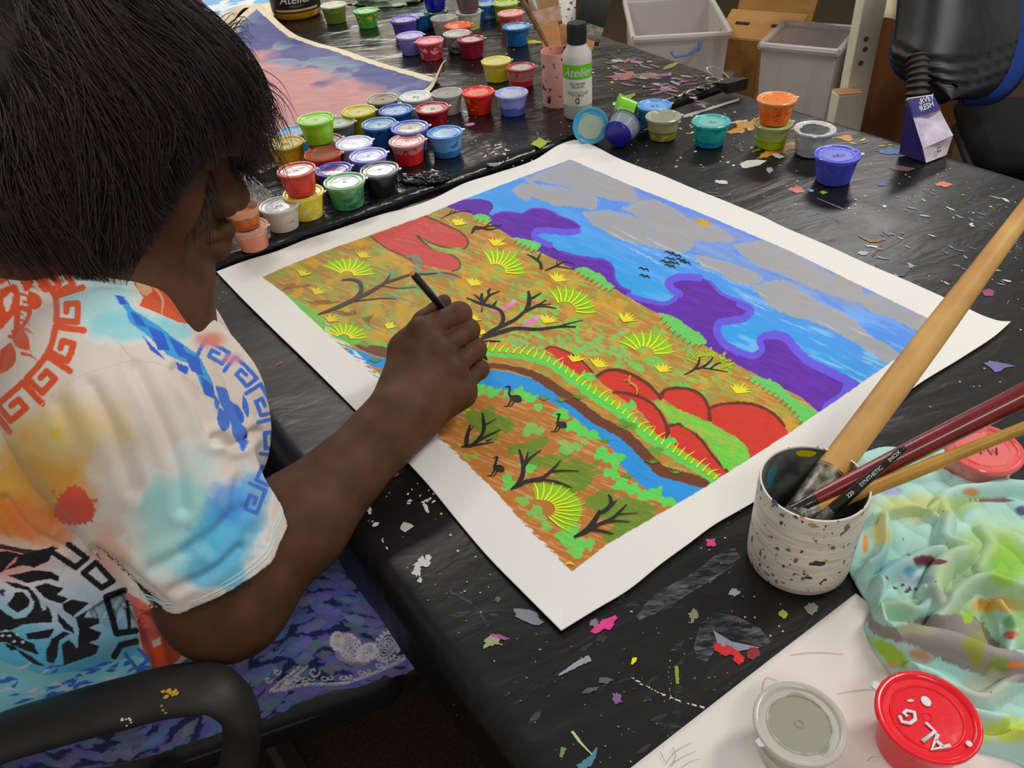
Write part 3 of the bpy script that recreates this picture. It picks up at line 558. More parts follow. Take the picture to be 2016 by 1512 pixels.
    OV.append((spline(c7([(510, 285), (495, 320), (530, 350), (555, 375), (550, 425)]), 9), [3, 3.5, 5, 3.5, 1.2], C(208, 126, 44))); OV.append((c7([(455, 320), (498, 318)]), [1.5, 2], C(208, 126, 44))); OV.append((c7([(480, 350), (530, 345)]), [1.2, 1.8], C(208, 126, 44)))
    OV.append((spline([(1112, 1112), (1120, 1108), (1130, 1112)], 5), [2, 6, 2], C(230, 180, 40)))
    R.blob(1480, 880, 6, 4, C(176, 70, 54), 0.6, 0.8)
    # unpainted margin
    m = R.inside(np.asarray(INNER), R.X+R.nx*0.5, R.Y+R.ny*0.5)
    low = np.clip(1-np.abs(((R.X-838)*0.707*1.0-(R.Y-838)*0.707*0.99)+6)/16, 0, 1)*((R.X > 640) & (R.X < 1100))
    m = m & ~((low > 0.25) & (R.st > 0.62-0.2*low))
    m = m.astype(float)[..., None]
    grain = (1+0.03*(fbm(R.X/3, R.Y/3, 30, 2)-0.5))[..., None]
    for P in ([(905, 1060), (1000, 1130)], [(930, 1050), (1060, 1165)]): pass
    R.im = R.im*m+white*grain*(1-m)
    return R, OV

EDGE_TL = [(428, 540), (487, 518), (545, 500), (598, 479), (658, 459), (757, 424), (810, 411), (856, 395), (915, 366), (975, 347), (1055, 318), (1100, 290), (1118, 283), (1130, 280)]
EDGE_TR = [(1130, 280), (1142, 281), (1160, 287), (1214, 314), (1260, 334), (1295, 347), (1373, 380), (1464, 416), (1500, 430), (1536, 448), (1623, 486), (1714, 528), (1804, 566), (1895, 607), (1941, 629), (1968, 637), (1988, 638)]
EDGE_BR = [(1105, 1248), (1170, 1208), (1236, 1168), (1300, 1117), (1355, 1077), (1405, 1040), (1450, 1014), (1486, 993), (1560, 940), (1700, 845), (1809, 760), (1900, 703), (1963, 661), (1988, 638)]
EDGE_BL = [(428, 540), (471, 586), (530, 645), (610, 722), (708, 820), (780, 892), (840, 955), (900, 1028), (959, 1098), (1030, 1172), (1105, 1248)]
def coons(e0, e1, f0, f1, nu, nv):           # e: along u at v=0/1, f: along v at u=0/1, all in photo pixels
    # resample uniformly on the ground plane
    def rs(L, n):
        P = UV(np.array(spline(L, 400)))[:, :2]; d = np.r_[0, np.cumsum(np.linalg.norm(np.diff(P, axis=0), axis=1))]; t = np.linspace(0, d[-1], n)
        return np.stack([np.interp(t, d, P[:, 0]), np.interp(t, d, P[:, 1])], -1)
    E0, E1_, F0, F1 = rs(e0, nu), rs(e1, nu), rs(f0, nv), rs(f1, nv)
    u = np.linspace(0, 1, nu)[:, None, None]; v = np.linspace(0, 1, nv)[None, :, None]
    S = (1-v)*E0[:, None]+v*E1_[:, None]+(1-u)*F0[None]+u*F1[None]
    return S-((1-u)*(1-v)*E0[0]+u*(1-v)*E0[-1]+(1-u)*v*E1_[0]+u*v*E1_[-1])
def rim_solid(P, thick):                     # closes a grid sheet (nu,nv,3) to a thin solid; returns verts, quads
    nu, nv = P.shape[:2]; top = P.reshape(-1, 3); Fc = [grid_faces(nu, nv)]
    idx = np.arange(nu*nv).reshape(nu, nv)
    ring = np.r_[idx[:, 0], idx[-1, 1:], idx[-2::-1, -1], idx[0, -2:0:-1]]
    low = top[ring]-[0, 0, thick]; n = len(ring); b = nu*nv+np.arange(n)
    side = np.stack([ring, b, np.roll(b, -1), np.roll(ring, -1)], -1)
    return np.vstack([top, low]), np.vstack([Fc[0][:, ::-1] if False else Fc[0], side])
RST, OVER = draw_landscape()
NU, NV = 800, 930
XY = coons(EDGE_TL, EDGE_BR, EDGE_BL, EDGE_TR, NU, NV)
def canvas_lift(u, v, x, y):
    e = np.minimum(np.minimum(u, 1-u), np.minimum(v, 1-v))
    k = np.clip(1-e/0.06, 0, 1)**2
    return 0.0016+0.0008*fbm(x*6, y*6, 50, 2)+k*0.0030*(vn(x*9, y*9, 51))
uu, vv = np.meshgrid(np.linspace(0, 1, NU), np.linspace(0, 1, NV), indexing='ij')
Z = table_z(XY[..., 0], XY[..., 1])*0.0+0.7410+canvas_lift(uu, vv, XY[..., 0], XY[..., 1])
CP = np.concatenate([XY, Z[..., None]], -1)
ccol = RST.sample(proj(np.concatenate([XY, np.full(Z.shape+(1,), 0.7435)], -1))[..., :2])
V_, F_ = rim_solid(CP, 0.0012)
col_all = np.vstack([ccol.reshape(-1, 3), np.tile(C(214, 210, 203), (len(V_)-NU*NV, 1))])
m_canvas = col_mat('painted_canvas', 0.62, 0.25, 0.04, 900, 0.10, 1500, bdist=0.0004)
canvas = mesh_obj('painted_canvas', V_, F_[:, ::-1], m_canvas, col=col_all)
tag(canvas, 'unstretched white canvas painted with a desert river landscape, red rocks, purple hills and emus', 'painting')
def canvas_top(P):                           # surface height of the canvas above a point
    return 0.7410+0.0016+0.0008*fbm(P[..., 0]*6, P[..., 1]*6, 50, 2)
# crisp brush strokes lying on the canvas
def strokes_obj(name, OV, matl, parent, zf, lift):
    V = []; Fc = []; Cc = []
    for k, (pts, w, c) in enumerate(OV):
        P = np.asarray(pts, float); P = lerpline(P, max(len(P), 5)); n = len(P)
        ww = np.interp(np.linspace(0, 1, n), np.linspace(0, 1, len(w)), w)/2*1.4
        t = np.gradient(P, axis=0); t /= np.linalg.norm(t, axis=1)[:, None]+1e-9; nrm = np.stack([-t[:, 1], t[:, 0]], 1)
        L = UV(P+nrm*ww[:, None]*[1, 0.75], 0.7435); Rr = UV(P-nrm*ww[:, None]*[1, 0.75], 0.7435); b = len(V)
        for q in (L, Rr): q[:, 2] = zf(q)+lift+0.00002*(k % 40)
        V += list(L)+list(Rr); Cc += [c]*(2*n)
        for i in range(n-1): Fc.append((b+i, b+n+i, b+n+i+1, b+i+1))
    return mesh_obj(name, V, Fc, matl, parent, col=np.array(Cc))
strokes_obj('brush_marking', OVER, m_canvas, canvas, canvas_top, 0.0003)
# ------------------------------------------------------------------ little lidded paint cups
CH, CRT, CRB = 0.0415, 0.0335, 0.0255       # height, rim and foot radius of a standard cup
cw = MB(); cw.lathe([(0.0, 0.0012), (CRB-0.002, 0.0012), (CRB-0.0012, 0.0), (CRB, 0.0008), (CRT-0.0022, CH*0.86), (CRT-0.0006, CH*0.87), (CRT-0.0002, CH*0.985), (CRT-0.0004, CH), (CRT-0.0016, CH), (CRT-0.0022, CH*0.93), (CRB-0.0014, 0.0022), (0.0, 0.0022)], 40)
wall_proto = cw.build('cup_wall'); wall_me = wall_proto.data; bpy.data.objects.remove(wall_proto)
ld = MB(); ld.lathe([(CRT+0.0002, -0.0028), (CRT+0.0012, -0.0026), (CRT+0.0014, 0.0002), (CRT+0.0004, 0.0012), (CRT-0.0016, 0.0013), (CRT-0.0034, 0.0005), (CRT-0.0046, -0.0012), (CRT-0.0085, -0.0014), (CRT-0.0092, -0.0006), (CRT-0.0102, -0.0006), (CRT-0.0110, -0.0015), (0.0038, -0.0014), (0.0033, -0.0008), (0.0026, -0.0008), (0.0022, -0.0014), (0.0001, -0.0014)], 44)
lid_proto = ld.build('lid'); lid_me = lid_proto.data; bpy.data.objects.remove(lid_proto)
tb_ = MB(); tb_.v = []; tb_.add([(CRT, -0.004, -0.0018), (CRT+0.0055, -0.0026, -0.0012), (CRT+0.0055, 0.0026, -0.0012), (CRT, 0.004, -0.0018), (CRT, -0.004, 0.0), (CRT+0.0055, -0.0026, 0.0004), (CRT+0.0055, 0.0026, 0.0004), (CRT, 0.004, 0.0)], [(3, 2, 1, 0), (4, 5, 6, 7), (0, 1, 5, 4), (1, 2, 6, 5), (2, 3, 7, 6)])
tab_proto = tb_.build('lid_tab'); tab_me = tab_proto.data; bpy.data.objects.remove(tab_proto)
pm = MB(); pm.lathe([(0.0, 0.0024), (CRB-0.0018, 0.0024), (CRT-0.0042, CH*0.62), (0.0, CH*0.62)], 32); pt = pm.build('paint_fill'); fill_me = pt.data; bpy.data.objects.remove(pt)
def me_obj(name, me, m, parent):
    o = bpy.data.objects.new(name, me); link(o); o.parent = parent
    if len(me.materials) == 0: me.materials.append(m)
    o.material_slots[0].link = 'OBJECT'; o.material_slots[0].material = m
    return o
def cup_wall_mat(paint, upper, fill, smear, clear, seed, sm_amt=0.5):
    m, nt, b = new_mat('cup_paint'); L = nt.links.new
    tc = nd(nt, 'ShaderNodeTexCoord'); mp = nd(nt, 'ShaderNodeMapping'); mp.inputs['Location'].default_value = (seed*1.7, seed*0.9, 0); L(tc.outputs['Object'], mp.inputs[0])
    sx = nd(nt, 'ShaderNodeSeparateXYZ'); L(tc.outputs['Object'], sx.inputs[0])
    n = nd(nt, 'ShaderNodeTexNoise', Scale=55.0, Detail=3.0); L(mp.outputs[0], n.inputs['Vector'])
    a = nd(nt, 'ShaderNodeMath', operation='MULTIPLY_ADD'); L(n.outputs['Fac'], a.inputs[0]); a.inputs[1].default_value = 0.012; L(sx.outputs['Z'], a.inputs[2])
    r = nd(nt, 'ShaderNodeMapRange'); r.inputs['From Min'].default_value = CH*fill+0.0055; r.inputs['From Max'].default_value = CH*fill+0.0068; L(a.outputs[0], r.inputs['Value'])
    mx = nd(nt, 'ShaderNodeMix', data_type='RGBA'); mx.inputs['A'].default_value = (*paint, 1); mx.inputs['B'].default_value = (*upper, 1); L(r.outputs[0], mx.inputs['Factor'])
    n2 = nd(nt, 'ShaderNodeTexNoise', Scale=38.0, Detail=5.0, Distortion=1.5); m2 = nd(nt, 'ShaderNodeMapping'); m2.inputs['Scale'].default_value = (1, 1, 1.6); L(mp.outputs[0], m2.inputs[0]); L(m2.outputs[0], n2.inputs['Vector'])
    r2 = nd(nt, 'ShaderNodeMapRange'); r2.inputs['From Min'].default_value = 0.66-0.22*sm_amt; r2.inputs['From Max'].default_value = 0.72-0.18*sm_amt; r2.inputs['To Max'].default_value = 0.9; L(n2.outputs['Fac'], r2.inputs['Value'])
    mx2 = nd(nt, 'ShaderNodeMix', data_type='RGBA'); L(mx.outputs['Result'], mx2.inputs['A']); mx2.inputs['B'].default_value = (*smear, 1); L(r2.outputs[0], mx2.inputs['Factor'])
    L(mx2.outputs['Result'], b.inputs['Base Color'])
    b.inputs['Roughness'].default_value = 0.22; b.inputs['Specular IOR Level'].default_value = 0.5
    if clear:
        f = nd(nt, 'ShaderNodeMath', operation='MULTIPLY'); L(r.outputs[0], f.inputs[0]); f.inputs[1].default_value = clear
        iv = nd(nt, 'ShaderNodeMath', operation='SUBTRACT'); iv.inputs[0].default_value = 1.0; L(f.outputs[0], iv.inputs[1]); L(iv.outputs[0], b.inputs['Alpha'])
    return m
def lid_mat(c, c2, seed, alpha=1.0, rough=0.16):
    m, nt, b = new_mat('cup_lid'); L = nt.links.new
    tc = nd(nt, 'ShaderNodeTexCoord'); mp = nd(nt, 'ShaderNodeMapping'); mp.inputs['Location'].default_value = (seed*2.1, seed*1.3, 0); L(tc.outputs['Object'], mp.inputs[0])
    sx = nd(nt, 'ShaderNodeVectorMath', operation='LENGTH'); L(tc.outputs['Object'], sx.inputs[0])
    n = nd(nt, 'ShaderNodeTexNoise', Scale=42.0, Detail=3.0); L(mp.outputs[0], n.inputs['Vector'])
    a = nd(nt, 'ShaderNodeMath', operation='MULTIPLY_ADD'); L(n.outputs['Fac'], a.inputs[0]); a.inputs[1].default_value = 0.02; L(sx.outputs['Value'], a.inputs[2])
    r = nd(nt, 'ShaderNodeMapRange'); r.inputs['From Min'].default_value = CRT-0.0005; r.inputs['From Max'].default_value = CRT+0.0015; L(a.outputs[0], r.inputs['Value'])
    mx = nd(nt, 'ShaderNodeMix', data_type='RGBA'); mx.inputs['A'].default_value = (*c2, 1); mx.inputs['B'].default_value = (*c, 1); L(r.outputs[0], mx.inputs['Factor']); L(mx.outputs['Result'], b.inputs['Base Color'])
    b.inputs['Roughness'].default_value = rough; b.inputs['Specular IOR Level'].default_value = 0.6; b.inputs['Alpha'].default_value = alpha
    n2 = nd(nt, 'ShaderNodeTexNoise', Scale=60.0, Detail=2.0); L(mp.outputs[0], n2.inputs['Vector']); bump(nt, b, n2.outputs['Fac'], 0.25, 0.0015)
    return m
m_black_ink = mat('marker_ink', (0.012, 0.012, 0.013), 0.4); m_white_ink = mat('white_paint_pen', (0.8, 0.8, 0.8), 0.5)
GLYPH = {'A': [[(0, 0), (.5, 1), (1, 0)], [(.2, .38), (.8, .38)]], 'L': [[(0, 1), (0, 0), (.8, 0)]], 'G': [[(.9, .8), (.5, 1), (.1, .7), (.1, .3), (.5, 0), (.9, .25), (.9, .5), (.55, .5)]], 'O': [[(.5, 0), (.05, .3), (.1, .8), (.5, 1), (.9, .75), (.9, .25), (.5, 0)]],
         '1': [[(.5, 0), (.5, 1)]], 'W': [[(0, 1), (.25, 0), (.5, .7), (.75, 0), (1, 1)]], 'R': [[(0, 0), (0, 1), (.6, .95), (.7, .7), (.1, .5), (.8, 0)]], 'E': [[(.8, 1), (0, 1), (0, 0), (.8, 0)], [(0, .5), (.6, .5)]], 'D': [[(0, 0), (0, 1), (.6, .85), (.8, .5), (.55, .1), (0, 0)]], '2': [[(.1, .8), (.5, 1), (.8, .75), (.1, 0), (.9, 0)]], 'S': [[(.85, .85), (.4, 1), (.1, .75), (.8, .3), (.5, 0), (.1, .15)]]}
def writing(text, size, width, lw, m, parent, loc, rz=0.0, name='lid_writing', jit=0.0):
    b = MB(); x = -len(text)*width*1.25/2
    for ch in text:
        for st in GLYPH[ch]: b.tube([(x+p[0]*width, (p[1]-0.5)*size, 0) for p in st], lw, 6, flat=0.35)
        x += width*1.25
    o = b.build(name, m, parent, autos=0); o.location = loc; o.rotation_euler = (0, 0, rz); return o
def paint_cup(px, py, w, base, paint, label, upper=None, fill=0.55, smear=None, sm=0.35, lid=None, lid2=None, clear=0.0, tab=0.0, stackon=None, lidded=True, text=None, tw=None, lid_a=1.0, group='paint cups in the crowd on the back table', hs=1.0):
    seed = px*0.013+py*0.029
    z0 = base
    s = 1.0
    for _ in range(4):                        # the rim ellipse seen at (px,py) with width w fixes place and size
        P = U(px, py, z0+CH*s*hs); s = w*((P-CC)@CF)/F_PX/(2*CRT)
    P = U(px, py, z0+CH*s*hs)
    r = empty('paint_cup', (P[0], P[1], z0)); r.scale = (s, s, s*hs)
    tag(r, label, 'paint cup', group)
    upper = upper or tuple(np.array(paint)*0.75+0.12); smear = smear or tuple(np.array(paint)*0.6)
    me_obj('cup_wall', wall_me, cup_wall_mat(paint, upper, fill, smear, clear, seed, sm), r)
    if clear:
        f = me_obj('paint_fill', fill_me, mat('wet_paint', paint, 0.3), r); f.scale = (1, 1, max(0.05, fill/0.62))
    if lidded:
        lid = lid or upper; lid2 = lid2 or tuple(np.array(lid)*0.55+0.25)
        l = me_obj('lid', lid_me, lid_mat(lid, lid2, seed, lid_a), r); l.location = (0, 0, CH+0.0005)
        t = me_obj('lid_tab', tab_me, mat('tab_plastic', (0.62, 0.62, 0.62), 0.25), l); t.rotation_euler = (0, 0, math.radians(tab))
        if text: writing(text, *(tw or (0.010, 0.007, 0.0005, m_black_ink)), l, (0.002, -0.004, -0.0004), math.radians(random.Random(px).uniform(-25, 10)))
    return r, z0+CH*s*hs
B_ = BZ+0.0005
GB = 'paint cups in the crowd on the back table'
W_ = C(206, 204, 198); clearp = C(178, 170, 166)
CUPS = [
 # px, py, w, paint, label, kwargs
 (656, 10, 50, C(98, 122, 40), 'olive green paint cup with a pale glossy lid, right beside the big golden jar', dict(upper=C(120, 140, 62), lid=C(196, 200, 180), fill=0.7)),
 (720, 21, 48, C(72, 158, 56), 'green paint cup streaked with yellow, under the pale green cloth', dict(smear=C(226, 196, 40), sm=0.5, lid=C(110, 180, 100), fill=0.9)),
 (795, 38, 53, C(86, 66, 160), 'violet paint cup behind the lavender one, toward the back of the table', dict(lid=C(108, 90, 178), fill=0.9)),
 (807, 70, 53, C(120, 116, 188), 'lavender paint cup with purple drips, touching the raspberry cup', dict(lid=C(150, 146, 204), smear=C(84, 72, 160), fill=0.7)),
 (846, 80, 54, C(186, 40, 70), 'raspberry paint cup with white lower band and a clasp on its lid', dict(upper=C(200, 60, 84), smear=C(226, 190, 188), sm=0.5, lid=C(206, 108, 122), lid2=C(214, 140, 144), tab=185, fill=0.9)),
 (824, 28, 46, C(24, 84, 140), 'dark blue paint cup half hidden behind the stack with an ultramarine cup', dict(fill=0.9, lid=C(40, 96, 150))),
 (858, 21, 48, C(24, 92, 60), 'dark green paint cup carrying an ultramarine cup', dict(fill=0.9, lid=C(60, 130, 90), top=('A'))),
 (873, 35, 51, C(176, 160, 150), 'clear cup of beige paint behind the orange lid', dict(clear=0.5, fill=0.6, upper=clearp, lid=C(190, 190, 188), lid_a=0.6)),
 (902, 50, 52, C(226, 84, 52), 'bright orange lidded paint cup behind the clear grey-streaked cup', dict(lid=C(236, 96, 58), lid2=C(238, 110, 74), tab=10, fill=0.9)),
 (899, 66, 53, C(116, 118, 118), 'clear paint cup with black and grey streaks beside the crimson cup', dict(upper=C(160, 162, 164), smear=C(42, 42, 44), sm=0.6, lid=C(168, 170, 172), fill=0.4)),
 (927, 77, 53, C(136, 20, 46), 'deep crimson paint cup in front of the grey-streaked one', dict(lid=C(140, 30, 50), lid2=C(186, 160, 160), fill=0.95)),
 (923, 23, 50, C(206, 196, 130), 'cream and yellow paint cup with a mauve cup on top', dict(upper=C(206, 202, 184), fill=0.6, lid=C(190, 186, 170))),
 (958, 7, 44, C(40, 110, 178), 'blue paint cup with white smears far back, right of the mauve stack', dict(smear=C(170, 190, 206), sm=0.5, fill=0.9, lid=C(70, 130, 190))),
 (995, 6, 50, C(140, 168, 30), 'lime yellow paint cup at the back, behind the red-and-yellow cup', dict(fill=0.9, lid=C(150, 178, 40))),
 (1005, 26, 50, C(212, 60, 66), 'red paint cup with pink and yellow smears behind the big blue cup', dict(smear=C(226, 150, 110), sm=0.5, lid=C(222, 140, 134), fill=0.8)),
 (1017, 52, 54, C(34, 106, 170), 'blue paint cup with dark drips standing alone left of the paintbrush can', dict(smear=C(22, 60, 110), lid=C(52, 122, 184), lid2=C(150, 180, 200), tab=0, fill=0.9)),
 (977, 120, 58, C(230, 206, 50), 'yellow paint cup touching the half-empty red one', dict(upper=C(226, 208, 80), smear=C(222, 214, 150), lid=C(222, 210, 100), lid2=C(214, 206, 130), fill=0.6)),
 (1026, 132, 56, C(212, 46, 62), 'half-empty clear cup with red paint in the bottom beside the yellow cup', dict(clear=0.45, fill=0.36, upper=C(206, 150, 150), lid=C(196, 60, 70), lid2=C(198, 190, 184), lid_a=0.9)),
 (1007, 183, 64, C(86, 102, 190), 'periwinkle blue paint cup with a darker lower half, nearest the paintbrush can', dict(upper=C(150, 158, 222), fill=0.42, lid=C(160, 166, 220), lid2=C(186, 190, 214), tab=150)),
 (941, 181, 63, C(204, 36, 22), 'scarlet paint cup with a yellow streak between the clear and periwinkle cups', dict(smear=C(226, 150, 30), sm=0.2, lid=C(214, 50, 40), lid2=C(216, 120, 110), tab=80, fill=0.95)),
 (880, 183, 61, C(168, 158, 150), 'empty-looking clear grey paint cup left of the scarlet one', dict(clear=0.4, fill=0.5, upper=clearp, lid=C(170, 168, 164), lid2=C(150, 150, 148), lid_a=0.8, tab=5)),
 (818, 190, 62, C(196, 194, 188), 'white paint cup with black writing on its lid behind the dark red cup', dict(lid=C(204, 204, 200), lid2=C(190, 190, 186), text='22', fill=0.8)),
 (753, 195, 61, C(96, 84, 74), 'paint cup with a murky brown and green lid on the pink canvas edge', dict(lid=C(150, 140, 130), lid2=C(96, 88, 66), fill=0.8)),
 (851, 213, 65, C(140, 18, 28), 'dark red paint cup with a milky lid in front of the white one', dict(lid=C(164, 40, 52), lid2=C(190, 168, 166), tab=10, fill=0.95, text='O')),
 (779, 217, 66, C(24, 74, 140), 'blue paint cup with a shiny white-glinting lid in front of the brown lid', dict(lid=C(36, 88, 160), lid2=C(120, 150, 186), fill=0.95)),
 (706, 219, 66, C(160, 152, 20), 'olive yellow paint cup behind the dark blue one', dict(lid=C(182, 174, 30), lid2=C(176, 172, 90), tab=0, fill=0.95)),
 (746, 244, 68, C(20, 86, 150), 'deep blue dripping paint cup in front of the olive yellow one', dict(smear=C(18, 50, 96), lid=C(64, 116, 172), lid2=C(96, 134, 172), fill=0.95)),
 (807, 251, 73, C(80, 92, 186), 'blue-violet paint cup whose lid has a yellow smear', dict(lid=C(92, 104, 192), lid2=C(140, 142, 120), tab=5, fill=0.9)),
 (876, 261, 70, C(40, 110, 176), 'light blue paint cup with a darker band at its foot, front of the crowd', dict(upper=C(104, 158, 212), fill=0.3, lid=C(64, 128, 198), lid2=C(140, 172, 206), tab=15)),
 (801, 277, 70, C(206, 34, 36), 'bright red paint cup with a clear ringed lid and orange foot', dict(upper=C(200, 120, 118), fill=0.62, lid=C(206, 150, 148), lid2=C(198, 130, 126), lid_a=0.9)),
 (640, 277, 68, C(128, 40, 34), 'maroon paint cup supporting the lime green cup', dict(lid=C(130, 60, 56), lid2=C(150, 110, 104), tab=20, fill=0.9)),
 (667, 241, 62, C(92, 106, 116), 'grey-green paint cup behind the lime green one', dict(smear=C(60, 70, 90), lid=C(140, 150, 130), lid2=C(150, 160, 140), fill=0.9)),
 (697, 282, 72, C(176, 178, 214), 'white-lavender paint cup with a very shiny white lid', dict(lid=C(190, 194, 226), lid2=C(214, 216, 230), tab=20, fill=0.9)),
 (725, 306, 73, C(124, 122, 208), 'lavender paint cup between the shiny white-lavender cup and the black one', dict(lid=C(140, 140, 216), lid2=C(150, 150, 218), tab=15, fill=0.9)),
 (636, 303, 72, C(190, 44, 30), 'brick red paint cup with an orange foot behind the stacked red cup', dict(lid=C(176, 74, 58), lid2=C(160, 96, 84), smear=C(222, 130, 30), sm=0.3, fill=0.9)),
 (563, 282, 70, C(214, 160, 22), 'golden yellow paint cup under the painter\'s loose hair', dict(lid=C(206, 170, 60), lid2=C(200, 180, 110), fill=0.9, text='OO')),
 (580, 259, 60, C(72, 140, 196), 'pale blue lid peeping out behind the lime green cup', dict(lid=C(96, 156, 206), fill=0.9)),
 (516, 280, 60, C(110, 40, 44), 'maroon paint cup behind the painter\'s hair', dict(lid=C(120, 56, 58), fill=0.9)),
 (657, 334, 70, C(62, 46, 140), 'dark purple paint cup with a stained lid behind the green cup', dict(lid=C(86, 74, 176), lid2=C(90, 50, 110), tab=20, fill=0.95)),
 (747, 334, 75, C(26, 26, 28), 'black paint cup with a grey translucent lid', dict(lid=C(96, 98, 100), lid2=C(140, 142, 144), tab=-5, fill=0.95, upper=C(34, 34, 36), smear=C(20, 20, 22))),
 (678, 357, 80, C(70, 140, 90), 'sea green paint cup with dark drips at the very front of the crowd', dict(smear=C(34, 80, 76), sm=0.55, upper=C(120, 168, 120), lid=C(120, 170, 120), lid2=C(128, 150, 140), tab=10, fill=0.8)),
 (597, 380, 78, C(226, 204, 36), 'yellow paint cup with white patches holding up the red cup', dict(smear=C(222, 216, 190), sm=0.45, lid=C(220, 200, 60), fill=0.85)),
 (549, 404, 76, C(196, 190, 180), 'white paint cup with grey streaks and writing on its lid', dict(smear=C(130, 116, 110), sm=0.3, lid=C(190, 188, 182), lid2=C(170, 172, 168), text='22', fill=0.9)),
 (490, 446, 72, C(206, 128, 108), 'salmon pink paint cup by the painter\'s chin, bearing an amber cup', dict(upper=C(214, 160, 146), fill=0.75, lid=C(206, 150, 136))),
]
tops = {}
for px, py, w, pc, lab, kw in CUPS:
    kw = dict(kw); kw.pop('top', None)
    r, zt = paint_cup(px, py, w, B_, pc, lab, group=GB, **kw); tops[lab] = (r, zt)
def on_top(lab_below, paint, label, w_scale=1.0, dx=0.0, dy=0.0, **kw):
    b, zt = tops[lab_below]; zt += 0.0022*b.scale[2]
    P = np.array(b.location)+[dx, dy, 0]; P[2] = zt
    s = b.scale[0]*w_scale; Q = proj(P+[0, 0, CH*s])
    r, z2 = paint_cup(Q[0], Q[1], s*2*CRT*F_PX/Q[2], zt, paint, label, group=GB, **kw); tops[label] = (r, z2)
on_top('dark green paint cup carrying an ultramarine cup', C(20, 20, 150), 'ultramarine paint cup stacked on the dark green one at the back', fill=0.95, lid=C(40, 40, 160))
on_top('cream and yellow paint cup with a mauve cup on top', C(104, 84, 86), 'mauve-brown paint cup stacked on the cream and yellow one', fill=0.95, lid=C(120, 100, 100))
on_top('maroon paint cup supporting the lime green cup', C(122, 182, 24), 'lime green paint cup with teal foot stacked on the maroon one', 1.03, -0.008, -0.004, upper=C(136, 192, 36), smear=C(206, 206, 20), sm=0.15, lid=C(140, 196, 60), lid2=C(150, 200, 120), tab=10, fill=0.5)
on_top('yellow paint cup with white patches holding up the red cup', C(196, 46, 32), 'red paint cup with a milky clear top stacked on the yellow one', 0.94, -0.002, 0.0, upper=C(190, 70, 58), fill=0.75, lid=C(186, 70, 58), lid2=C(190, 160, 154))
on_top('salmon pink paint cup by the painter\'s chin, bearing an amber cup', C(184, 96, 28), 'amber paint cup with a clear upper half stacked on the salmon pink one', 0.92, -0.002, 0.0, clear=0.5, upper=C(200, 170, 150), fill=0.6, lidded=False)
# cups on the near table
GF = 'paint cups standing along the far side of the near table'
FT = 0.7415
tops['x'] = None
paint_cup(1288, 207, 66, FT, C(48, 112, 178), 'blue paint cup with writing on its lid behind the yellow-green clear cup', upper=C(70, 140, 206), lid=C(84, 150, 216), lid2=C(116, 164, 216), text='S2', tab=5, fill=0.85, group=GF)
paint_cup(1306, 229, 68, FT, C(128, 134, 62), 'clear cup of yellow-green paint on its own violet foot', upper=C(170, 168, 130), clear=0.25, fill=0.45, smear=C(206, 170, 40), sm=0.35, lid=C(170, 170, 140), lid2=C(150, 152, 130), lid_a=0.85, group=GF)
paint_cup(1400, 239, 73, FT, C(18, 128, 166), 'teal paint cup with black squiggles on its lid', upper=C(40, 168, 160), fill=0.3, smear=C(20, 140, 150), lid=C(64, 170, 168), lid2=C(120, 180, 176), text='OO', tw=(0.006, 0.005, 0.0004, m_black_ink), tab=120, group=GF)
g_, zt = paint_cup(1522, 242, 73, FT, C(140, 170, 20), 'lime yellow clear cup at the foot of the orange cup', upper=C(170, 180, 110), clear=0.25, fill=0.42, smear=C(200, 196, 20), sm=0.2, lid=C(170, 176, 120), lid_a=0.85, group=GF)
tops['l'] = (g_, zt)
GBs = GB; GB = GF
on_top('l', C(232, 104, 24), 'orange paint cup smeared with red stacked on the lime yellow one', 1.0, 0.001, 0, upper=C(236, 120, 40), smear=C(206, 40, 24), sm=0.4, lid=C(236, 140, 80), lid2=C(238, 118, 50), fill=0.6)
GB = GBs
paint_cup(1604, 254, 78, FT, C(172, 172, 172), 'grey-white paint cup with a black blot on its lid', smear=C(206, 206, 206), sm=0.45, lid=C(190, 190, 190), lid2=C(70, 66, 66), tab=250, fill=0.9, group=GF)
paint_cup(1649, 304, 86, FT, C(66, 76, 186), 'cobalt blue paint cup nearest the canvas with writing on its lid', upper=C(92, 100, 204), smear=C(54, 62, 160), lid=C(80, 88, 204), lid2=C(112, 118, 204), text='RED', tw=(0.007, 0.0055, 0.0004, m_black_ink), tab=-10, fill=0.85, group=GF)
# knocked-over cups
def fallen(px, py, w, paint, label, dirpx, roll_z=0.0, **kw):
    r, _ = paint_cup(px, py, w, FT, paint, label, group=GF, **kw); s = r.scale[0]
    P = U(px, py, FT+0.028*s); q = U(px+dirpx[0], py+dirpx[1], FT+0.028*s)-P; q[2] = 0; q /= np.linalg.norm(q)
    tilt = math.atan2(CRT-CRB, CH)
    ax = q*math.cos(tilt)+np.array([0, 0, math.sin(tilt)]) if False else q*math.cos(tilt)+np.array([0, 0, 1])*math.sin(tilt)*1.0
    ax /= np.linalg.norm(ax); side = np.cross([0, 0, 1], ax); side /= np.linalg.norm(side); nrm = np.cross(ax, side)
    Rm = np.stack([side, nrm, ax], 1); Mx = Matrix([list(Rm[i])+[0] for i in range(3)]+[[0, 0, 0, 1]])
    h = s*(CRB*math.cos(tilt))                # the foot rim touches the table
    r.rotation_euler = Mx.to_euler(); loc = P-ax*CH*s/2; loc[2] = FT+0.0006+CRB*s*math.cos(tilt)
    r.location = loc; return r
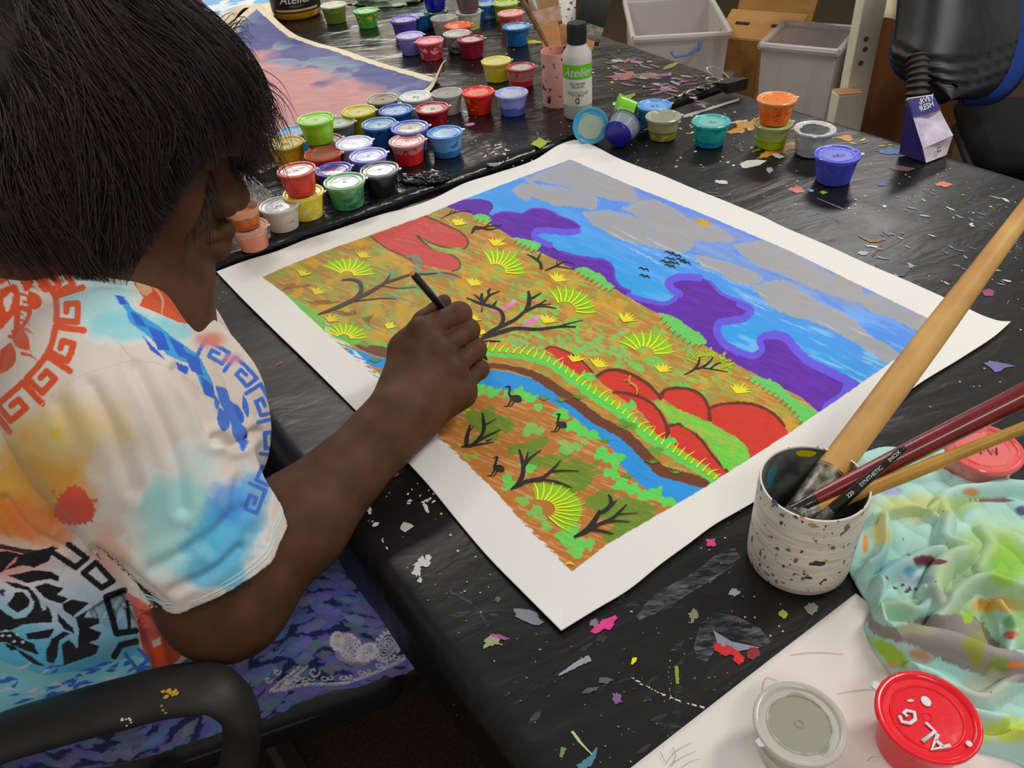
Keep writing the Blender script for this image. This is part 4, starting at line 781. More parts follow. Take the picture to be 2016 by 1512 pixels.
fallen(1222, 258, 66, C(28, 22, 140), 'clear cup with dark ultramarine paint lying on its side, its foot toward the canvas', (36, -34), clear=0.45, fill=0.14, upper=C(150, 160, 170), smear=C(36, 30, 140), sm=0.25, lid=C(50, 50, 130), lid_a=0.7)
fallen(1160, 246, 70, C(40, 110, 140), 'tipped teal and blue cup showing its glossy painted lid, against the medium bottle', (12, 30), fill=0.9, smear=C(110, 140, 60), sm=0.4, lid=C(60, 150, 190), lid2=C(150, 170, 150))
fallen(1232, 222, 62, C(118, 190, 40), 'lime green cup lying on its side behind the ultramarine one', (-40, -2), fill=0.9, smear=C(90, 160, 40), lid=C(110, 170, 60))
# foreground
GN = 'paint cups in the near corner beside the rag'
paint_cup(1936, 882, 140, FT, C(206, 70, 70), 'pink-red paint cup with a clear lid marked in black beyond the rag', upper=C(212, 130, 126), fill=0.5, lid=C(216, 90, 88), lid2=C(220, 110, 108), text='1W', tw=(0.010, 0.009, 0.0006, m_black_ink), tab=75, lid_a=1.0, group=GN)
# ------------------------------------------------------------------ implicit-surface modelling: smooth unions of tapered limbs
def sd_cone(P, a, b, ra, rb):
    a = np.asarray(a, float); b = np.asarray(b, float); ab = b-a; L = ab@ab+1e-12
    t = np.clip(((P-a)@ab)/L, 0, 1); d = P-a-t[..., None]*ab
    return np.sqrt((d*d).sum(-1))-(ra+(rb-ra)*t)
def sd_ell(P, c, R, r):
    q = (P-np.asarray(c))@np.asarray(R).T; r = np.asarray(r, float)
    k0 = np.sqrt(((q/r)**2).sum(-1)); k1 = np.sqrt(((q/r**2)**2).sum(-1))+1e-9
    return k0*(k0-1)/k1
def smin(a, b, k):
    if k <= 0: return np.minimum(a, b)
    h = np.clip(k-np.abs(a-b), 0, None)/k; return np.minimum(a, b)-h*h*k*0.25
class SDF:
    def __init__(s): s.p = []
    def cone(s, a, b, ra, rb=None, k=0.02, sub=False):
        rb = ra if rb is None else rb; a = np.asarray(a, float); b = np.asarray(b, float); R = max(ra, rb)
        s.p.append((lambda P: sd_cone(P, a, b, ra, rb), np.minimum(a, b)-R, np.maximum(a, b)+R, k, sub)); return s
    def ell(s, c, r, R=None, k=0.02, sub=False):
        R = np.eye(3) if R is None else np.asarray(R); c = np.asarray(c, float); m = max(r)
        s.p.append((lambda P: sd_ell(P, c, R, r), c-m, c+m, k, sub)); return s
    def fn(s, f, lo, hi, k=0.0, sub=False): s.p.append((f, np.asarray(lo, float), np.asarray(hi, float), k, sub)); return s
    def _comb(s, d, e, k, sub): return -smin(-d, e, k) if sub else smin(d, e, k)
    def at(s, P):
        d = np.full(P.shape[:-1], 0.25)
        for f, lo, hi, k, sub in s.p:
            m = ((P > lo-k-0.03) & (P < hi+k+0.03)).all(-1)
            if m.any(): d[m] = s._comb(d[m], f(P[m]), k, sub)
        return d
    def grid(s, xs, ys, zs):
        d = np.full((len(xs), len(ys), len(zs)), 0.25)
        for f, lo, hi, k, sub in s.p:
            sl = []
            for ax, g in enumerate((xs, ys, zs)):
                i0 = np.searchsorted(g, lo[ax]-k-0.03); i1 = np.searchsorted(g, hi[ax]+k+0.03); sl.append((i0, i1))
            if any(i1 <= i0 for i0, i1 in sl): continue
            S = tuple(slice(i0, i1) for i0, i1 in sl)
            P = np.stack(np.meshgrid(xs[S[0]], ys[S[1]], zs[S[2]], indexing='ij'), -1); d[S] = s._comb(d[S], f(P), k, sub)
        return d
    def grad(s, P, e=0.0006):
        g = np.stack([s.at(P+np.eye(3)[i]*e)-s.at(P-np.eye(3)[i]*e) for i in range(3)], -1)
        return g/(np.linalg.norm(g, axis=-1, keepdims=True)+1e-9)
    def mesh(s, xs, ys, zs, proj_it=2, lap=1):
        D_ = s.grid(xs, ys, zs); V, Q = surface_nets(D_, xs, ys, zs)
        for _ in range(lap): V = V*0.5+quad_lap(V, Q)*0.5
        for _ in range(proj_it): V = V-s.grad(V)*np.clip(s.at(V), -0.004, 0.004)[:, None]
        return V, Q
def quad_lap(V, Q):
    S = np.zeros_like(V); n = np.zeros(len(V))
    for a, b in ((0, 1), (1, 2), (2, 3), (3, 0)):
        np.add.at(S, Q[:, a], V[Q[:, b]]); np.add.at(S, Q[:, b], V[Q[:, a]]); np.add.at(n, Q[:, a], 1); np.add.at(n, Q[:, b], 1)
    return S/np.maximum(n, 1)[:, None]
def surface_nets(D_, xs, ys, zs):
    N = D_ < 0
    c = np.zeros(tuple(n-1 for n in D_.shape), np.int8)
    for i in (0, 1):
        for j in (0, 1):
            for k in (0, 1): c += N[i:N.shape[0]-1+i, j:N.shape[1]-1+j, k:N.shape[2]-1+k]
    I, J, K = np.nonzero((c > 0) & (c < 8)); idx = np.full(c.shape, -1, np.int32); idx[I, J, K] = np.arange(len(I))
    S = np.zeros((len(I), 3)); n = np.zeros(len(I)); G = (xs, ys, zs)
    for ax in range(3):
        o = [a for a in range(3) if a != ax]
        for p in (0, 1):
            for q in (0, 1):
                off = [0, 0, 0]; off[o[0]] = p; off[o[1]] = q; of2 = list(off); of2[ax] = 1
                A = [I+off[0], J+off[1], K+off[2]]; B = [I+of2[0], J+of2[1], K+of2[2]]
                da = D_[tuple(A)]; db = D_[tuple(B)]; m = (da < 0) != (db < 0); t = np.where(m, da/(da-db+1e-20), 0)
                for w in range(3):
                    pa = G[w][A[w]]; pb = G[w][B[w]]; S[:, w] += np.where(m, pa+(pb-pa)*t, 0)
                n += m
    V = S/np.maximum(n, 1)[:, None]; Q = []
    for ax in range(3):
        o = [a for a in range(3) if a != ax]; sl0 = [slice(None)]*3; sl1 = [slice(None)]*3; sl0[ax] = slice(0, -1); sl1[ax] = slice(1, None)
        m = N[tuple(sl0)] != N[tuple(sl1)]
        for w in o:
            e = [slice(None)]*3; e[w] = 0; m[tuple(e)] = False; e[w] = -1; m[tuple(e)] = False
        E = np.stack(np.nonzero(m), -1)
        if not len(E): continue
        def cell(d0, d1): q = E.copy(); q[:, o[0]] -= d0; q[:, o[1]] -= d1; return idx[tuple(q.T)]
        q = np.stack([cell(1, 1), cell(0, 1), cell(0, 0), cell(1, 0)], -1); fl = N[tuple(E.T)]
        if ax == 1: fl = ~fl
        q[~fl] = q[~fl][:, ::-1]; Q.append(q)
    Q = np.vstack(Q); Q = Q[(Q >= 0).all(1)]
    return V, Q
def axis_grid(lo, hi, coarse, fine_iv):
    x = lo; out = [lo]
    while x < hi:
        st = coarse
        for a, b, f in fine_iv:
            if a <= x <= b: st = min(st, f)
        x += st; out.append(x)
    return np.array(out)

# ------------------------------------------------------------------ the seated painter
fd = math.radians(25)
tf = math.radians(16); TF = np.array([math.cos(tf), math.sin(tf), 0]); TL = np.array([-TF[1], TF[0], 0])
BF = np.array([math.cos(fd), math.sin(fd), 0]); BL = np.array([-BF[1], BF[0], 0]); BU = np.array([0, 0, 1.0])
Sr = D(215, 775, .62); Sl = Sr+.36*BL; MID = (Sr+Sl)/2; PEL = MID-BF*.15-BU*.40
El = D(450, 1165, .745); Wr = D(797, 815, .845)
# head frame: the face is seen in profile, looking right and a little down
hv = ray(300, 350); hv /= np.linalg.norm(hv)
hr = CR-hv*(CR@hv); hr /= np.linalg.norm(hr); hu = np.cross(hr, hv)
HX = 0.985*hr-0.17*hu; HZ0 = 0.17*hr+0.985*hu; ta = math.radians(14); HZ = HZ0*math.cos(ta)-hv*math.sin(ta); HY = np.cross(HZ, HX)
HR = np.stack([HX, HY, HZ])                   # rows
NOSE = D(472, 392, .775); HC = NOSE-(0.118*HX-0.036*HZ)
def h(x, y, z): return HC+x*HX+y*HY+z*HZ
body = SDF()
body.ell(h(-.008, 0, .02), (.100, .076, .100), HR, k=.02); body.ell(h(.036, 0, -.045), (.062, .057, .074), HR, k=.03)
body.cone(h(.088, -.028, .022), h(.088, .028, .022), .014, k=.025)
for s in (-1, 1):
    body.ell(h(.050, s*.036, -.040), (.034, .027, .036), HR, k=.02)
    body.cone(h(-.002, s*.052, -.062), h(.064, s*.016, -.110), .020, .016, k=.025)
    body.ell(h(.098, s*.032, .004), (.014, .017, .010), HR, k=.016, sub=True); body.ell(h(.078, s*.031, .003), (.0135, .014, .0125), HR, k=.004)
    body.cone(h(.086, s*.018, .001), h(.080, s*.046, -.001), .0028, k=.002)
    body.ell(h(-.006, s*.077, -.010), (.022, .009, .032), HR, k=.008)
body.ell(h(.076, 0, -.107), (.021, .024, .017), HR, k=.016)
body.cone(h(.090, 0, .012), h(.113, 0, -.034), .0085, .0145, k=.012)
for s in (-1, 1): body.ell(h(.102, s*.017, -.041), (.014, .0095, .0105), HR, k=.007); body.ell(h(.104, s*.010, -.052), (.006, .0045, .004), HR, k=.003, sub=True)
for s in (-1, 1):
    body.cone(h(.090, s*.024, -.072), h(.107, 0, -.068), .006, .0092, k=.008); body.cone(h(.088, s*.022, -.080), h(.104, 0, -.085), .006, .0105, k=.008)
    body.cone(h(.090, s*.030, -.0765), h(.120, 0, -.0765), .0016, .0018, k=.004, sub=True)
    body.cone(h(.098, s*.026, -.050), h(.080, s*.040, -.078), .0022, k=.008, sub=True)
body.cone(h(.092, 0, -.098), h(.100, 0, -.098), .004, k=.008, sub=True)
NB = MID-BF*.02+BU*.055
body.cone(h(-.030, 0, -.055), NB, .054, .064, k=.035); body.cone(NB, (Sr+Sl)/2-BU*.05, .07, .10, k=.05)
body.cone(Sr-BU*.01, Sl-BU*.01, .050, k=.04); body.ell(MID-BF*.04-BU*.14, (.11, .15, .17), np.stack([BF, BL, BU]), k=.05); body.ell(PEL+BF*.03+BU*.13, (.11, .14, .15), np.stack([BF, BL, BU]), k=.05); body.ell(PEL+TL*.03, (.11, .13, .09), np.stack([BF, BL, BU]), k=.05)
# right arm
body.cone(Sr, El+(Sr-El)*.12, .052, .050, k=.03); body.ell(El-[.004, .006, .006], (.055, .053, .053), k=.03)
F1 = El+(Wr-El)*.35; body.cone(El, F1, .050, .0475, k=.03); body.cone(F1, Wr-(Wr-El)*.06, .0475, .0315, k=.02)
body.cone(Wr-(Wr-El)*.12, Wr+(Wr-El)*.02, .032, .031, k=.02)
# right hand, closed round the brush
dd = 0.0
MC = [D(830, 652, .872), D(864, 690, .870), D(888, 728, .876), D(902, 768, .886)]
PIP = [D(904, 619, .890), D(922, 650, .894), D(936, 687, .901), D(943, 727, .911)]
DIP = [D(893, 646, .924), D(905, 676, .926), D(915, 706, .928), D(922, 740, .932)]
TIP = [D(866, 640, .942), D(880, 668, .944), D(890, 700, .944), D(900, 738, .938)]
RF = [.0130, .0118, .0114, .0104]
body.cone(Wr, D(806, 775, .862), .031, .029, k=.02)
for i in range(4):
    body.cone(D(797+5*i, 800+6*i, .858), MC[i], .024, .0158, k=.016)
body.cone(D(805, 790, .885), D(872, 705, .905), .026, .022, k=.02); body.cone(D(815, 800, .872), MC[3]+(MC[3]-MC[2])*.1, .026, .017, k=.02)
body.cone(D(786, 790, .862), D(800, 690, .888), .021, .019, k=.018)
TH = [D(800, 690, .888), D(836, 634, .908), D(874, 594, .914)]
body.cone(TH[0], TH[1], .0175, .0135, k=.012); body.cone(TH[1], TH[2], .0130, .0085, k=.004)
fing = []
for i in range(4):
    f_ = SDF()
    f_.cone(MC[i], PIP[i], RF[i]*1.04, RF[i], k=.006); f_.cone(PIP[i], DIP[i], RF[i], RF[i]*.92, k=.004); f_.cone(DIP[i], TIP[i], RF[i]*.92, RF[i]*.8, k=.004)
    f_.ell(PIP[i], (RF[i]*1.06,)*3, k=.004)
    lo = np.min([q[1] for q in f_.p], 0); hi = np.max([q[2] for q in f_.p], 0)
    body.fn(lambda P, f_=f_: f_.at(P), lo, hi, k=.0012)
for i in range(3):                            # webbing at the knuckles
    body.ell((MC[i]+MC[i+1])/2+(PIP[i]-MC[i])*.12, (.0105,)*3, k=.008)
for i in range(4): body.ell(MC[i]-ray(870, 700)*.004, (.0125,)*3, k=.008)
# left arm, resting in the lap under the table edge
Ll = Sl+BF*.06-BU*.25+BL*.03; Lw = PEL+BF*.26+BU*.02+BL*.10
body.cone(Sl, Ll, .052, .046, k=.03); body.cone(Ll, Lw, .046, .031, k=.02); body.cone(Lw, Lw+BF*.07-BL*.03, .034, .026, k=.02)
for i in range(4): body.cone(Lw+BF*(.06)+BL*(.03-.02*i), Lw+BF*.12+BL*(.025-.02*i)-BU*.02, .010, .008, k=.004)
body.cone(Lw+BF*.03-BL*.03, Lw+BF*.075-BL*.055-BU*.01, .011, .009, k=.006)
# legs
SC0 = U(792, 1312, .46)-TF*.245+TL*.245; S0 = np.array([SC0[0], SC0[1], 0])
HIPr = S0-TL*.130-TF*.08+BU*.540; HIPl = S0+TL*.03-TF*.08+BU*.540
KNr = S0-TL*.040+TF*.250+BU*.528; KNl = S0+TL*.10+TF*.30+BU*.528
for HP, KN in ((HIPr, KNr), (HIPl, KNl)):
    body.cone(HP, KN, .070, .056, k=.04); AN = KN-TF*.20+TL*.05; AN = np.array([AN[0], AN[1], .085]); body.cone(KN, KN*.55+AN*.45, .058, .050, k=.03); body.cone(KN*.55+AN*.45, AN, .050, .036, k=.03); body.cone(AN-BU*.03, AN+BF*.15-BU*.05, .036, .026, k=.02)
_f = [(-.135, -.005, .0026), (-.30, -.13, .006)]
xs = axis_grid(-.72, .06, .010, [(-.15, .0, .0019), (-.33, -.15, .0038)])
ys = axis_grid(.28, 1.32, .011, [(.60, .80, .0022), (.45, .60, .005)])
zs = axis_grid(.02, 1.26, .011, [(.72, .90, .0024), (.90, 1.08, .0036)])
BV, BQ = body.mesh(xs, ys, zs, 2, 1)
def skin_mat():
    m, nt, b = new_mat('skin'); L = nt.links.new
    tc = nd(nt, 'ShaderNodeTexCoord'); n = nd(nt, 'ShaderNodeTexNoise', Scale=35.0, Detail=4.0); L(tc.outputs['Object'], n.inputs['Vector'])
    r = nd(nt, 'ShaderNodeValToRGB'); r.color_ramp.elements[0].position = 0.3; r.color_ramp.elements[0].color = (0.080, 0.0335, 0.0165, 1); r.color_ramp.elements[1].position = 0.7; r.color_ramp.elements[1].color = (0.128, 0.053, 0.0265, 1)
    L(n.outputs['Fac'], r.inputs[0]); L(r.outputs[0], b.inputs['Base Color'])
    b.inputs['Roughness'].default_value = 0.58; b.inputs['Specular IOR Level'].default_value = 0.22
    v = nd(nt, 'ShaderNodeTexVoronoi', Scale=900.0); n2 = nd(nt, 'ShaderNodeTexNoise', Scale=240.0, Detail=3.0); L(tc.outputs['Object'], v.inputs['Vector']); L(tc.outputs['Object'], n2.inputs['Vector'])
    ad = nd(nt, 'ShaderNodeMath', operation='ADD'); L(v.outputs['Distance'], ad.inputs[0]); L(n2.outputs['Fac'], ad.inputs[1]); bump(nt, b, ad.outputs[0], 0.35, 0.0006)
    return m
m_skin = skin_mat()
person = mesh_obj('person', BV, BQ, m_skin)
tag(person, 'seated dark-haired person in a colourful tiger-print shirt, bent over the canvas and painting', 'person')

# ------------------------------------------------------------------ shirt
HEMC = D(424, 1112, .700); sd_ = HEMC-Sr; sL = np.linalg.norm(sd_); sd_ /= sL
shirt = SDF(); RB = np.stack([BF, BL, BU]); ln = math.radians(16); RBt = np.stack([BF*math.cos(ln)-BU*math.sin(ln), BL, BU*math.cos(ln)+BF*math.sin(ln)])
shirt.ell(MID-BF*.03-BU*.12, (.128, .182, .150), RBt, k=.05); shirt.cone(Sr-BU*.018+BL*.01, Sl-BU*.018, .064, k=.05)
shirt.cone(MID-BF*.05-BU*.01, NB+BU*.020-BF*.045, .084, .066, k=.05)
shirt.ell(PEL+BF*.05+BU*.17, (.165, .19, .17), RB, k=.05); shirt.ell(PEL+BF*.01+BU*.055, (.165, .195, .10), RB, k=.05)
shirt.ell(PEL+BF*.0+BU*.0, (.150, .180, .075), RB, k=.03)
shirt.ell(MID+BF*.055-BU*.14-BL*.055, (.06, .075, .085), RB, k=.05)
shirt.cone(Sr+[.004, 0, -.006], HEMC+sd_*.06, .076, .063, k=.045)
shirt.ell(D(70, 590, .735), (.085, .085, .060), k=.06); shirt.ell(D(190, 606, .78), (.05, .05, .05), k=.06)
shirt.cone(Sl, Ll+(Ll-Sl)*.0, .075, .062, k=.04)
def hem_cut(P): return ((P-HEMC)@sd_)+0.010*((P-HEMC)@np.cross(sd_, BF))/.07
shirt.fn(lambda P: -np.maximum(hem_cut(P), -1), HEMC-.13, HEMC+.13, 0) if False else None
inner = lambda P: np.maximum(sd_cone(P, Sr, HEMC+sd_*.12, .070, .0605), -(hem_cut(P)+.060))
half = lambda P: np.where(sd_cone(P, HEMC-sd_*.02, HEMC+sd_*.10, .085, .085) < 0.0, -hem_cut(P), 0.2)
shirt.fn(lambda P: np.where(((P-HEMC)**2).sum(-1) < .115**2, np.maximum(-hem_cut(P), -((P-PEL)@BF*0+.2)), .2), HEMC-.12, HEMC+.12, 0.0, True) if False else None
class ShirtSDF(SDF):
    def post(s, P, d):
        # folds in the cloth
        a, t = (P-Sr)@sd_, (P-Sr)@BF; v = P@np.array([.3, .2, 1.0])
        w = 0.0042*np.sin(((P-El)@np.cross(sd_, BF))*95+6*vn3(P, 9, 2))*np.exp(-((a-.13)/.10)**2)
        w = w+0.017*(vn3(P*[1, 1, .55], 15, 7)-.5)+0.007*(vn3(P*[.6, 1, 1], 34, 8)-.5)
        u = (P-PEL)@BU; w = w+0.005*np.sin(u*80+9*vn3(P, 7, 4))*np.clip(1-u/.14, 0, 1)
        return d+w
    def at(s, P):
        d = SDF.at(s, P); m = np.abs(d) < .05; d[m] = s.post(P[m], d[m]); return s.cut(P, d)
    def cut(s, P, d):
        hc = hem_cut(P); near = (((P-HEMC)**2).sum(-1) < .13**2) & (((P-PEL-BU*.1-BF*.02)@(-BL)) > .10)
        d = np.where(near, np.maximum(d, hc), d)                         # cut the sleeve at its hem
        ins = np.maximum(sd_cone(P, Sr, HEMC+sd_*.12, .062, .0535), -(hc+.045)); d = np.where(near, np.maximum(d, -ins), d)
        fl = 0.008*np.sin(np.arctan2((P-PEL)@BL, (P-PEL)@BF)*7); d = np.maximum(d, -(((P-PEL)@BU)-.045+fl))
        nk = sd_cone(P, NB+BF*.012, h(.02, 0, -.05)+(h(.02, 0, -.05)-NB), .056, .072); d = np.maximum(d, -nk)   # neck opening
        ad = np.maximum(sd_cone(P, NB+BF*.02-BU*.02, MID+BF*.16-BU*.02,   .058, .034), -1); d = np.maximum(d, -ad)
        return d
    def grid(s, xs, ys, zs):
        d = SDF.grid(s, xs, ys, zs); P = np.stack(np.meshgrid(xs, ys, zs, indexing='ij'), -1); m = np.abs(d) < .06; q = P[m]; e = d[m]
        d[m] = s.cut(q, s.post(q, e)); return d
shirt.__class__ = ShirtSDF
xs = axis_grid(-.80, -.12, .0052, [(HEMC[0]-.09, HEMC[0]+.09, .0036)]); ys = axis_grid(.26, 1.10, .0058, [(HEMC[1]-.08, HEMC[1]+.08, .0038)]); zs = axis_grid(.47, 1.10, .0052, [(HEMC[2]-.06, HEMC[2]+.07, .0038)])
SV, SQ = shirt.mesh(xs, ys, zs, 1, 2)
def subdivide(V, Q):                          # one linear split of every quad
    E = np.sort(np.stack([Q, np.roll(Q, -1, 1)], -1).reshape(-1, 2), 1); key = E[:, 0].astype(np.int64)*len(V)+E[:, 1]
    u, inv = np.unique(key, return_inverse=True); ea, eb = u//len(V), u % len(V); n = len(V)
    inv = inv.reshape(-1, 4)+n; fc = np.arange(len(Q))+n+len(u)
    W = np.vstack([V, (V[ea]+V[eb])/2, V[Q].mean(1)])
    q = [np.stack([Q[:, i], inv[:, i], fc, inv[:, (i+3) % 4]], -1) for i in range(4)]
    return W, np.vstack(q)
SV, SQ = subdivide(SV, SQ); SV = SV*.5+quad_lap(SV, SQ)*.5
def subdivide_some(V, Q, keep):               # finer only where the print shows
    W, q = subdivide(V, Q[keep]); return W, np.vstack([Q[~keep], q])
_fn = np.cross(SV[SQ[:, 2]]-SV[SQ[:, 0]], SV[SQ[:, 3]]-SV[SQ[:, 1]]); _fc = SV[SQ].mean(1)
SV, SQ = subdivide_some(SV, SQ, ((_fn*(CC-_fc)).sum(1) > 0) & (proj(_fc)[:, 0] > -60)); print('shirt', len(SV), len(SQ))
_n = np.zeros_like(SV); _q = np.cross(SV[SQ[:, 2]]-SV[SQ[:, 0]], SV[SQ[:, 3]]-SV[SQ[:, 1]])
for i in range(4): np.add.at(_n, SQ[:, i], _q)
_n /= np.linalg.norm(_n, axis=1)[:, None]+1e-12; _p = proj(SV)[:, :2]; _f = ((CC-SV)*_n).sum(1) > 0
for L_, amp, wd in (([(268, 725), (318, 830), (352, 930), (360, 1000)], .0030, 13), ([(345, 728), (392, 796), (418, 866)], .0032, 10), ([(428, 862), (462, 876), (500, 850)], .0045, 9), ([(10, 985), (55, 1045), (118, 1078)], .0040, 11), ([(330, 1190), (262, 1132), (190, 1086)], .0028, 12), ([(180, 760), (230, 860), (262, 960)], .0022, 16), ([(300, 1120), (360, 1090), (430, 1040), (480, 1000)], .0026, 13), ([(340, 1160), (410, 1130), (470, 1080)], .0022, 10), ([(120, 800), (150, 880), (150, 950)], .0018, 16), ([(420, 1080), (455, 1010), (470, 950)], .0024, 12), ([(255, 1190), (300, 1270), (312, 1325)], .0040, 9), ([(60, 1190), (160, 1230), (250, 1230)], .0028, 14)):
    Q_ = spline(L_, 24); d_ = np.full(len(SV), 1e9)
    for i in range(23):
        a, b = Q_[i], Q_[i+1]; ab = b-a; t_ = np.clip(((_p-a)@ab)/(ab@ab), 0, 1); d_ = np.minimum(d_, np.hypot(*(_p-a-t_[:, None]*ab).T))
    SV = SV-_n*(_f*amp*(np.exp(-(d_/wd)**2)-.55*np.exp(-((d_-1.9*wd)/(1.3*wd))**2)))[:, None]
def draw_shirt():
    R = Raster(-120, 430, 640, 1430, 1.6, C(208, 196, 186)); rnd = random.Random(11)
    R.im = R.im*(1+0.05*(fbm(R.X/60, R.Y/60, 3, 3)-0.5)[..., None])
    def wash(x, y, rx, ry, c, op=0.9, soft=0.55, seed=0):
        d = np.hypot((R.X-x)/rx, (R.Y-y)/ry)+0.9*(fbm(R.X/45, R.Y/45, 20+seed, 4)-0.5)
        m = np.clip((1-d)/soft, 0, 1)*op; R.im[:] = R.im*(1-m[..., None])+np.asarray(c)*m[..., None]
    # watercolour washes
    wash(120, 860, 150, 110, C(226, 196, 130), 0.9, .5, 1); wash(60, 950, 130, 110, C(216, 160, 62), 0.95, .5, 2); wash(130, 985, 80, 60, C(206, 150, 60), .8, .5, 3); wash(110, 850, 30, 18, C(214, 180, 60), .8, .6, 4)
    wash(40, 1030, 130, 60, C(214, 122, 48), .9, .5, 5); wash(220, 1085, 60, 70, C(222, 172, 150), .8, .7, 6)
    wash(370, 1020, 110, 120, C(150, 198, 196), .95, .45, 7); wash(330, 1080, 90, 70, C(160, 200, 196), .8, .5, 8); wash(440, 1060, 90, 90, C(84, 178, 216), .95, .4, 9); wash(490, 980, 50, 80, C(96, 176, 214), .9, .4, 10); wash(450, 990, 50, 60, C(62, 134, 208), .75, .6, 11); wash(420, 1130, 80, 40, C(96, 180, 212), .9, .4, 12)
    wash(380, 900, 60, 40, C(176, 208, 206), .5, .6, 13); wash(200, 590, 110, 60, C(160, 206, 208), .9, .5, 14); wash(260, 640, 110, 40, C(128, 196, 204), .85, .5, 15); wash(345, 650, 60, 40, C(110, 180, 190), .8, .5, 16)
    # lower back panel, tinted from rose to sky blue
    LOWP = [(-120, 1068), (0, 1072), (60, 1082), (118, 1078), (160, 1090), (205, 1130), (250, 1175), (265, 1205), (275, 1280), (300, 1312), (260, 1322), (150, 1345), (40, 1330), (-120, 1330)]
    m = R.inside(np.asarray(LOWP, float), R.X, R.Y)[..., None].astype(float)
    t = np.clip((R.Y-1090)/200+0.5*(fbm(R.X/60, R.Y/60, 31, 4)-.5), 0, 1)[..., None]
    g = np.array(C(214, 196, 192))*(1-t)+np.array(C(84, 176, 208))*t; ro = np.clip(1-np.hypot((R.X-20)/90, (R.Y-1100)/60), 0, 1)[..., None]; g = g*(1-ro)+np.array(C(226, 120, 100))*ro
    R.im = R.im*(1-m)+g*m
    # hem band: blue print
    HB = [(-120, 1290), (0, 1300), (90, 1330), (180, 1318), (265, 1290), (300, 1305), (330, 1330), (200, 1400), (60, 1420), (-120, 1420)]
    R.poly(HB, C(120, 190, 200), 0.5, sm=False)
    for k in range(70):
        x = rnd.uniform(-80, 300); y = 1312+rnd.uniform(0, 75); l = rnd.uniform(14, 40); R.stroke([(x, y), (x+l*.5, y-rnd.uniform(0, 8)), (x+l, y-rnd.uniform(2, 16))], [1, rnd.uniform(5, 10), 1], C(50, 92, 178) if rnd.random() < .75 else C(196, 206, 220), 0.6)
    # orange flap at the side seam
    R.poly([(248, 1165), (300, 1195), (340, 1212), (395, 1245), (350, 1300), (318, 1330), (300, 1312), (282, 1282), (270, 1220)], C(206, 96, 84), 0.5, sm=False)
    R.poly([(300, 1268), (345, 1230), (395, 1245), (350, 1300), (318, 1330), (300, 1300)], C(216, 82, 40), 0.5, sm=False)
    for p in ([(300, 1262), (316, 1254), (318, 1268), (302, 1276)], [(322, 1244), (338, 1236), (340, 1250), (326, 1258)]): R.poly(p, C(220, 206, 196), .4, sm=False)
    # Greek-key band helper: walks along a curve and draws a square spiral per unit
    def key(path, w, n, c, lw, flip=1):
        P = spline(path, 400); d = np.r_[0, np.cumsum(np.linalg.norm(np.diff(P, axis=0), axis=1))]; L = d[-1]; u = L/n
        tn = np.gradient(P, axis=0); tn /= np.linalg.norm(tn, axis=1)[:, None]; nr = np.stack([-tn[:, 1], tn[:, 0]], 1)*flip
        def at(s, o):
            s = np.clip(s, 0, L-1e-6); i = np.searchsorted(d, s)-1; i = max(0, min(i, len(P)-1)); return P[i]+nr[i]*o*w
        for k in range(n):
            s = k*u; M_ = [(0.0, 0), (0.0, 1), (0.82, 1), (0.82, .26), (.36, .26), (.36, .66), (.58, .66)]
            pts = []
            for (a, b), (a2, b2) in zip(M_[:-1], M_[1:]):
                for q in np.linspace(0, 1, 5)[:-1]: pts.append(at(s+(a+(a2-a)*q)*u, b+(b2-b)*q))
            pts.append(at(s+M_[-1][0]*u, M_[-1][1])); R.stroke(pts, lw, c, 0.25, sm=False)
    org = C(218, 86, 46); blu = C(54, 100, 186); blk = C(26, 26, 30)
    # upper back medallion: key ring and stripes
    key([(112, 500), (160, 560), (166, 640), (148, 712), (95, 782), (30, 840), (-50, 900)], 56, 6, org, 13, 1)
    mane = [[(0, 515), (22, 520), (20, 545), (0, 560)], [(24, 522), (52, 528), (66, 556), (52, 575), (40, 552)], [(58, 572), (80, 585), (82, 600), (66, 610), (52, 590)], [(0, 570), (30, 560), (40, 590), (10, 640), (-10, 660)], [(34, 600), (62, 605), (52, 640), (30, 660), (28, 625)], [(22, 650), (46, 650), (56, 690), (30, 680)], [(0, 690), (20, 675), (30, 715), (0, 735)], [(-40, 600), (-10, 640), (-20, 720), (-60, 740)], [(60, 535), (95, 560), (120, 565), (88, 575)], [(70, 525), (110, 540), (96, 552)]]
    for p in mane:
        R.poly(p, org, 0.8)
    for p in ([(2, 522), (14, 530), (8, 548)], [(5, 590), (24, 575), (14, 615)], [(40, 612), (52, 615), (40, 640)], [(-20, 650), (8, 650), (-10, 690)]): R.poly(p, C(212, 202, 194), 0.6)
    for k in range(9):
        x, y = 28+rnd.uniform(-10, 30), 560+k*17; R.stroke([(x, y), (x+16, y+4), (x+30, y+14)], [7, 5, 0.8], org, .5)
    # blue side print
    R.poly([(225, 578), (250, 590), (262, 610), (310, 640), (352, 672), (392, 700), (420, 755), (424, 782), (400, 770), (380, 720), (330, 700), (290, 660), (255, 635), (250, 615)], C(58, 150, 206), .8, sm=False)
    for p in ([(226, 580), (244, 584), (250, 598), (236, 600)], [(256, 612), (276, 622), (290, 645), (268, 640)], [(290, 640), (322, 655), (335, 690), (312, 690)], [(330, 662), (360, 680), (372, 706), (352, 702)], [(360, 690), (392, 705), (400, 740), (376, 730)], [(394, 740), (420, 760), (424, 788), (402, 776)], [(280, 660), (310, 690), (330, 712), (296, 690)], [(345, 712), (372, 722), (368, 738), (350, 728)]): R.poly(p, C(42, 86, 178), .6, sm=False)
    key([(388, 700), (430, 722), (478, 765), (508, 830), (512, 900), (488, 960), (470, 1010)], -34, 6, blu, 8.5, 1)
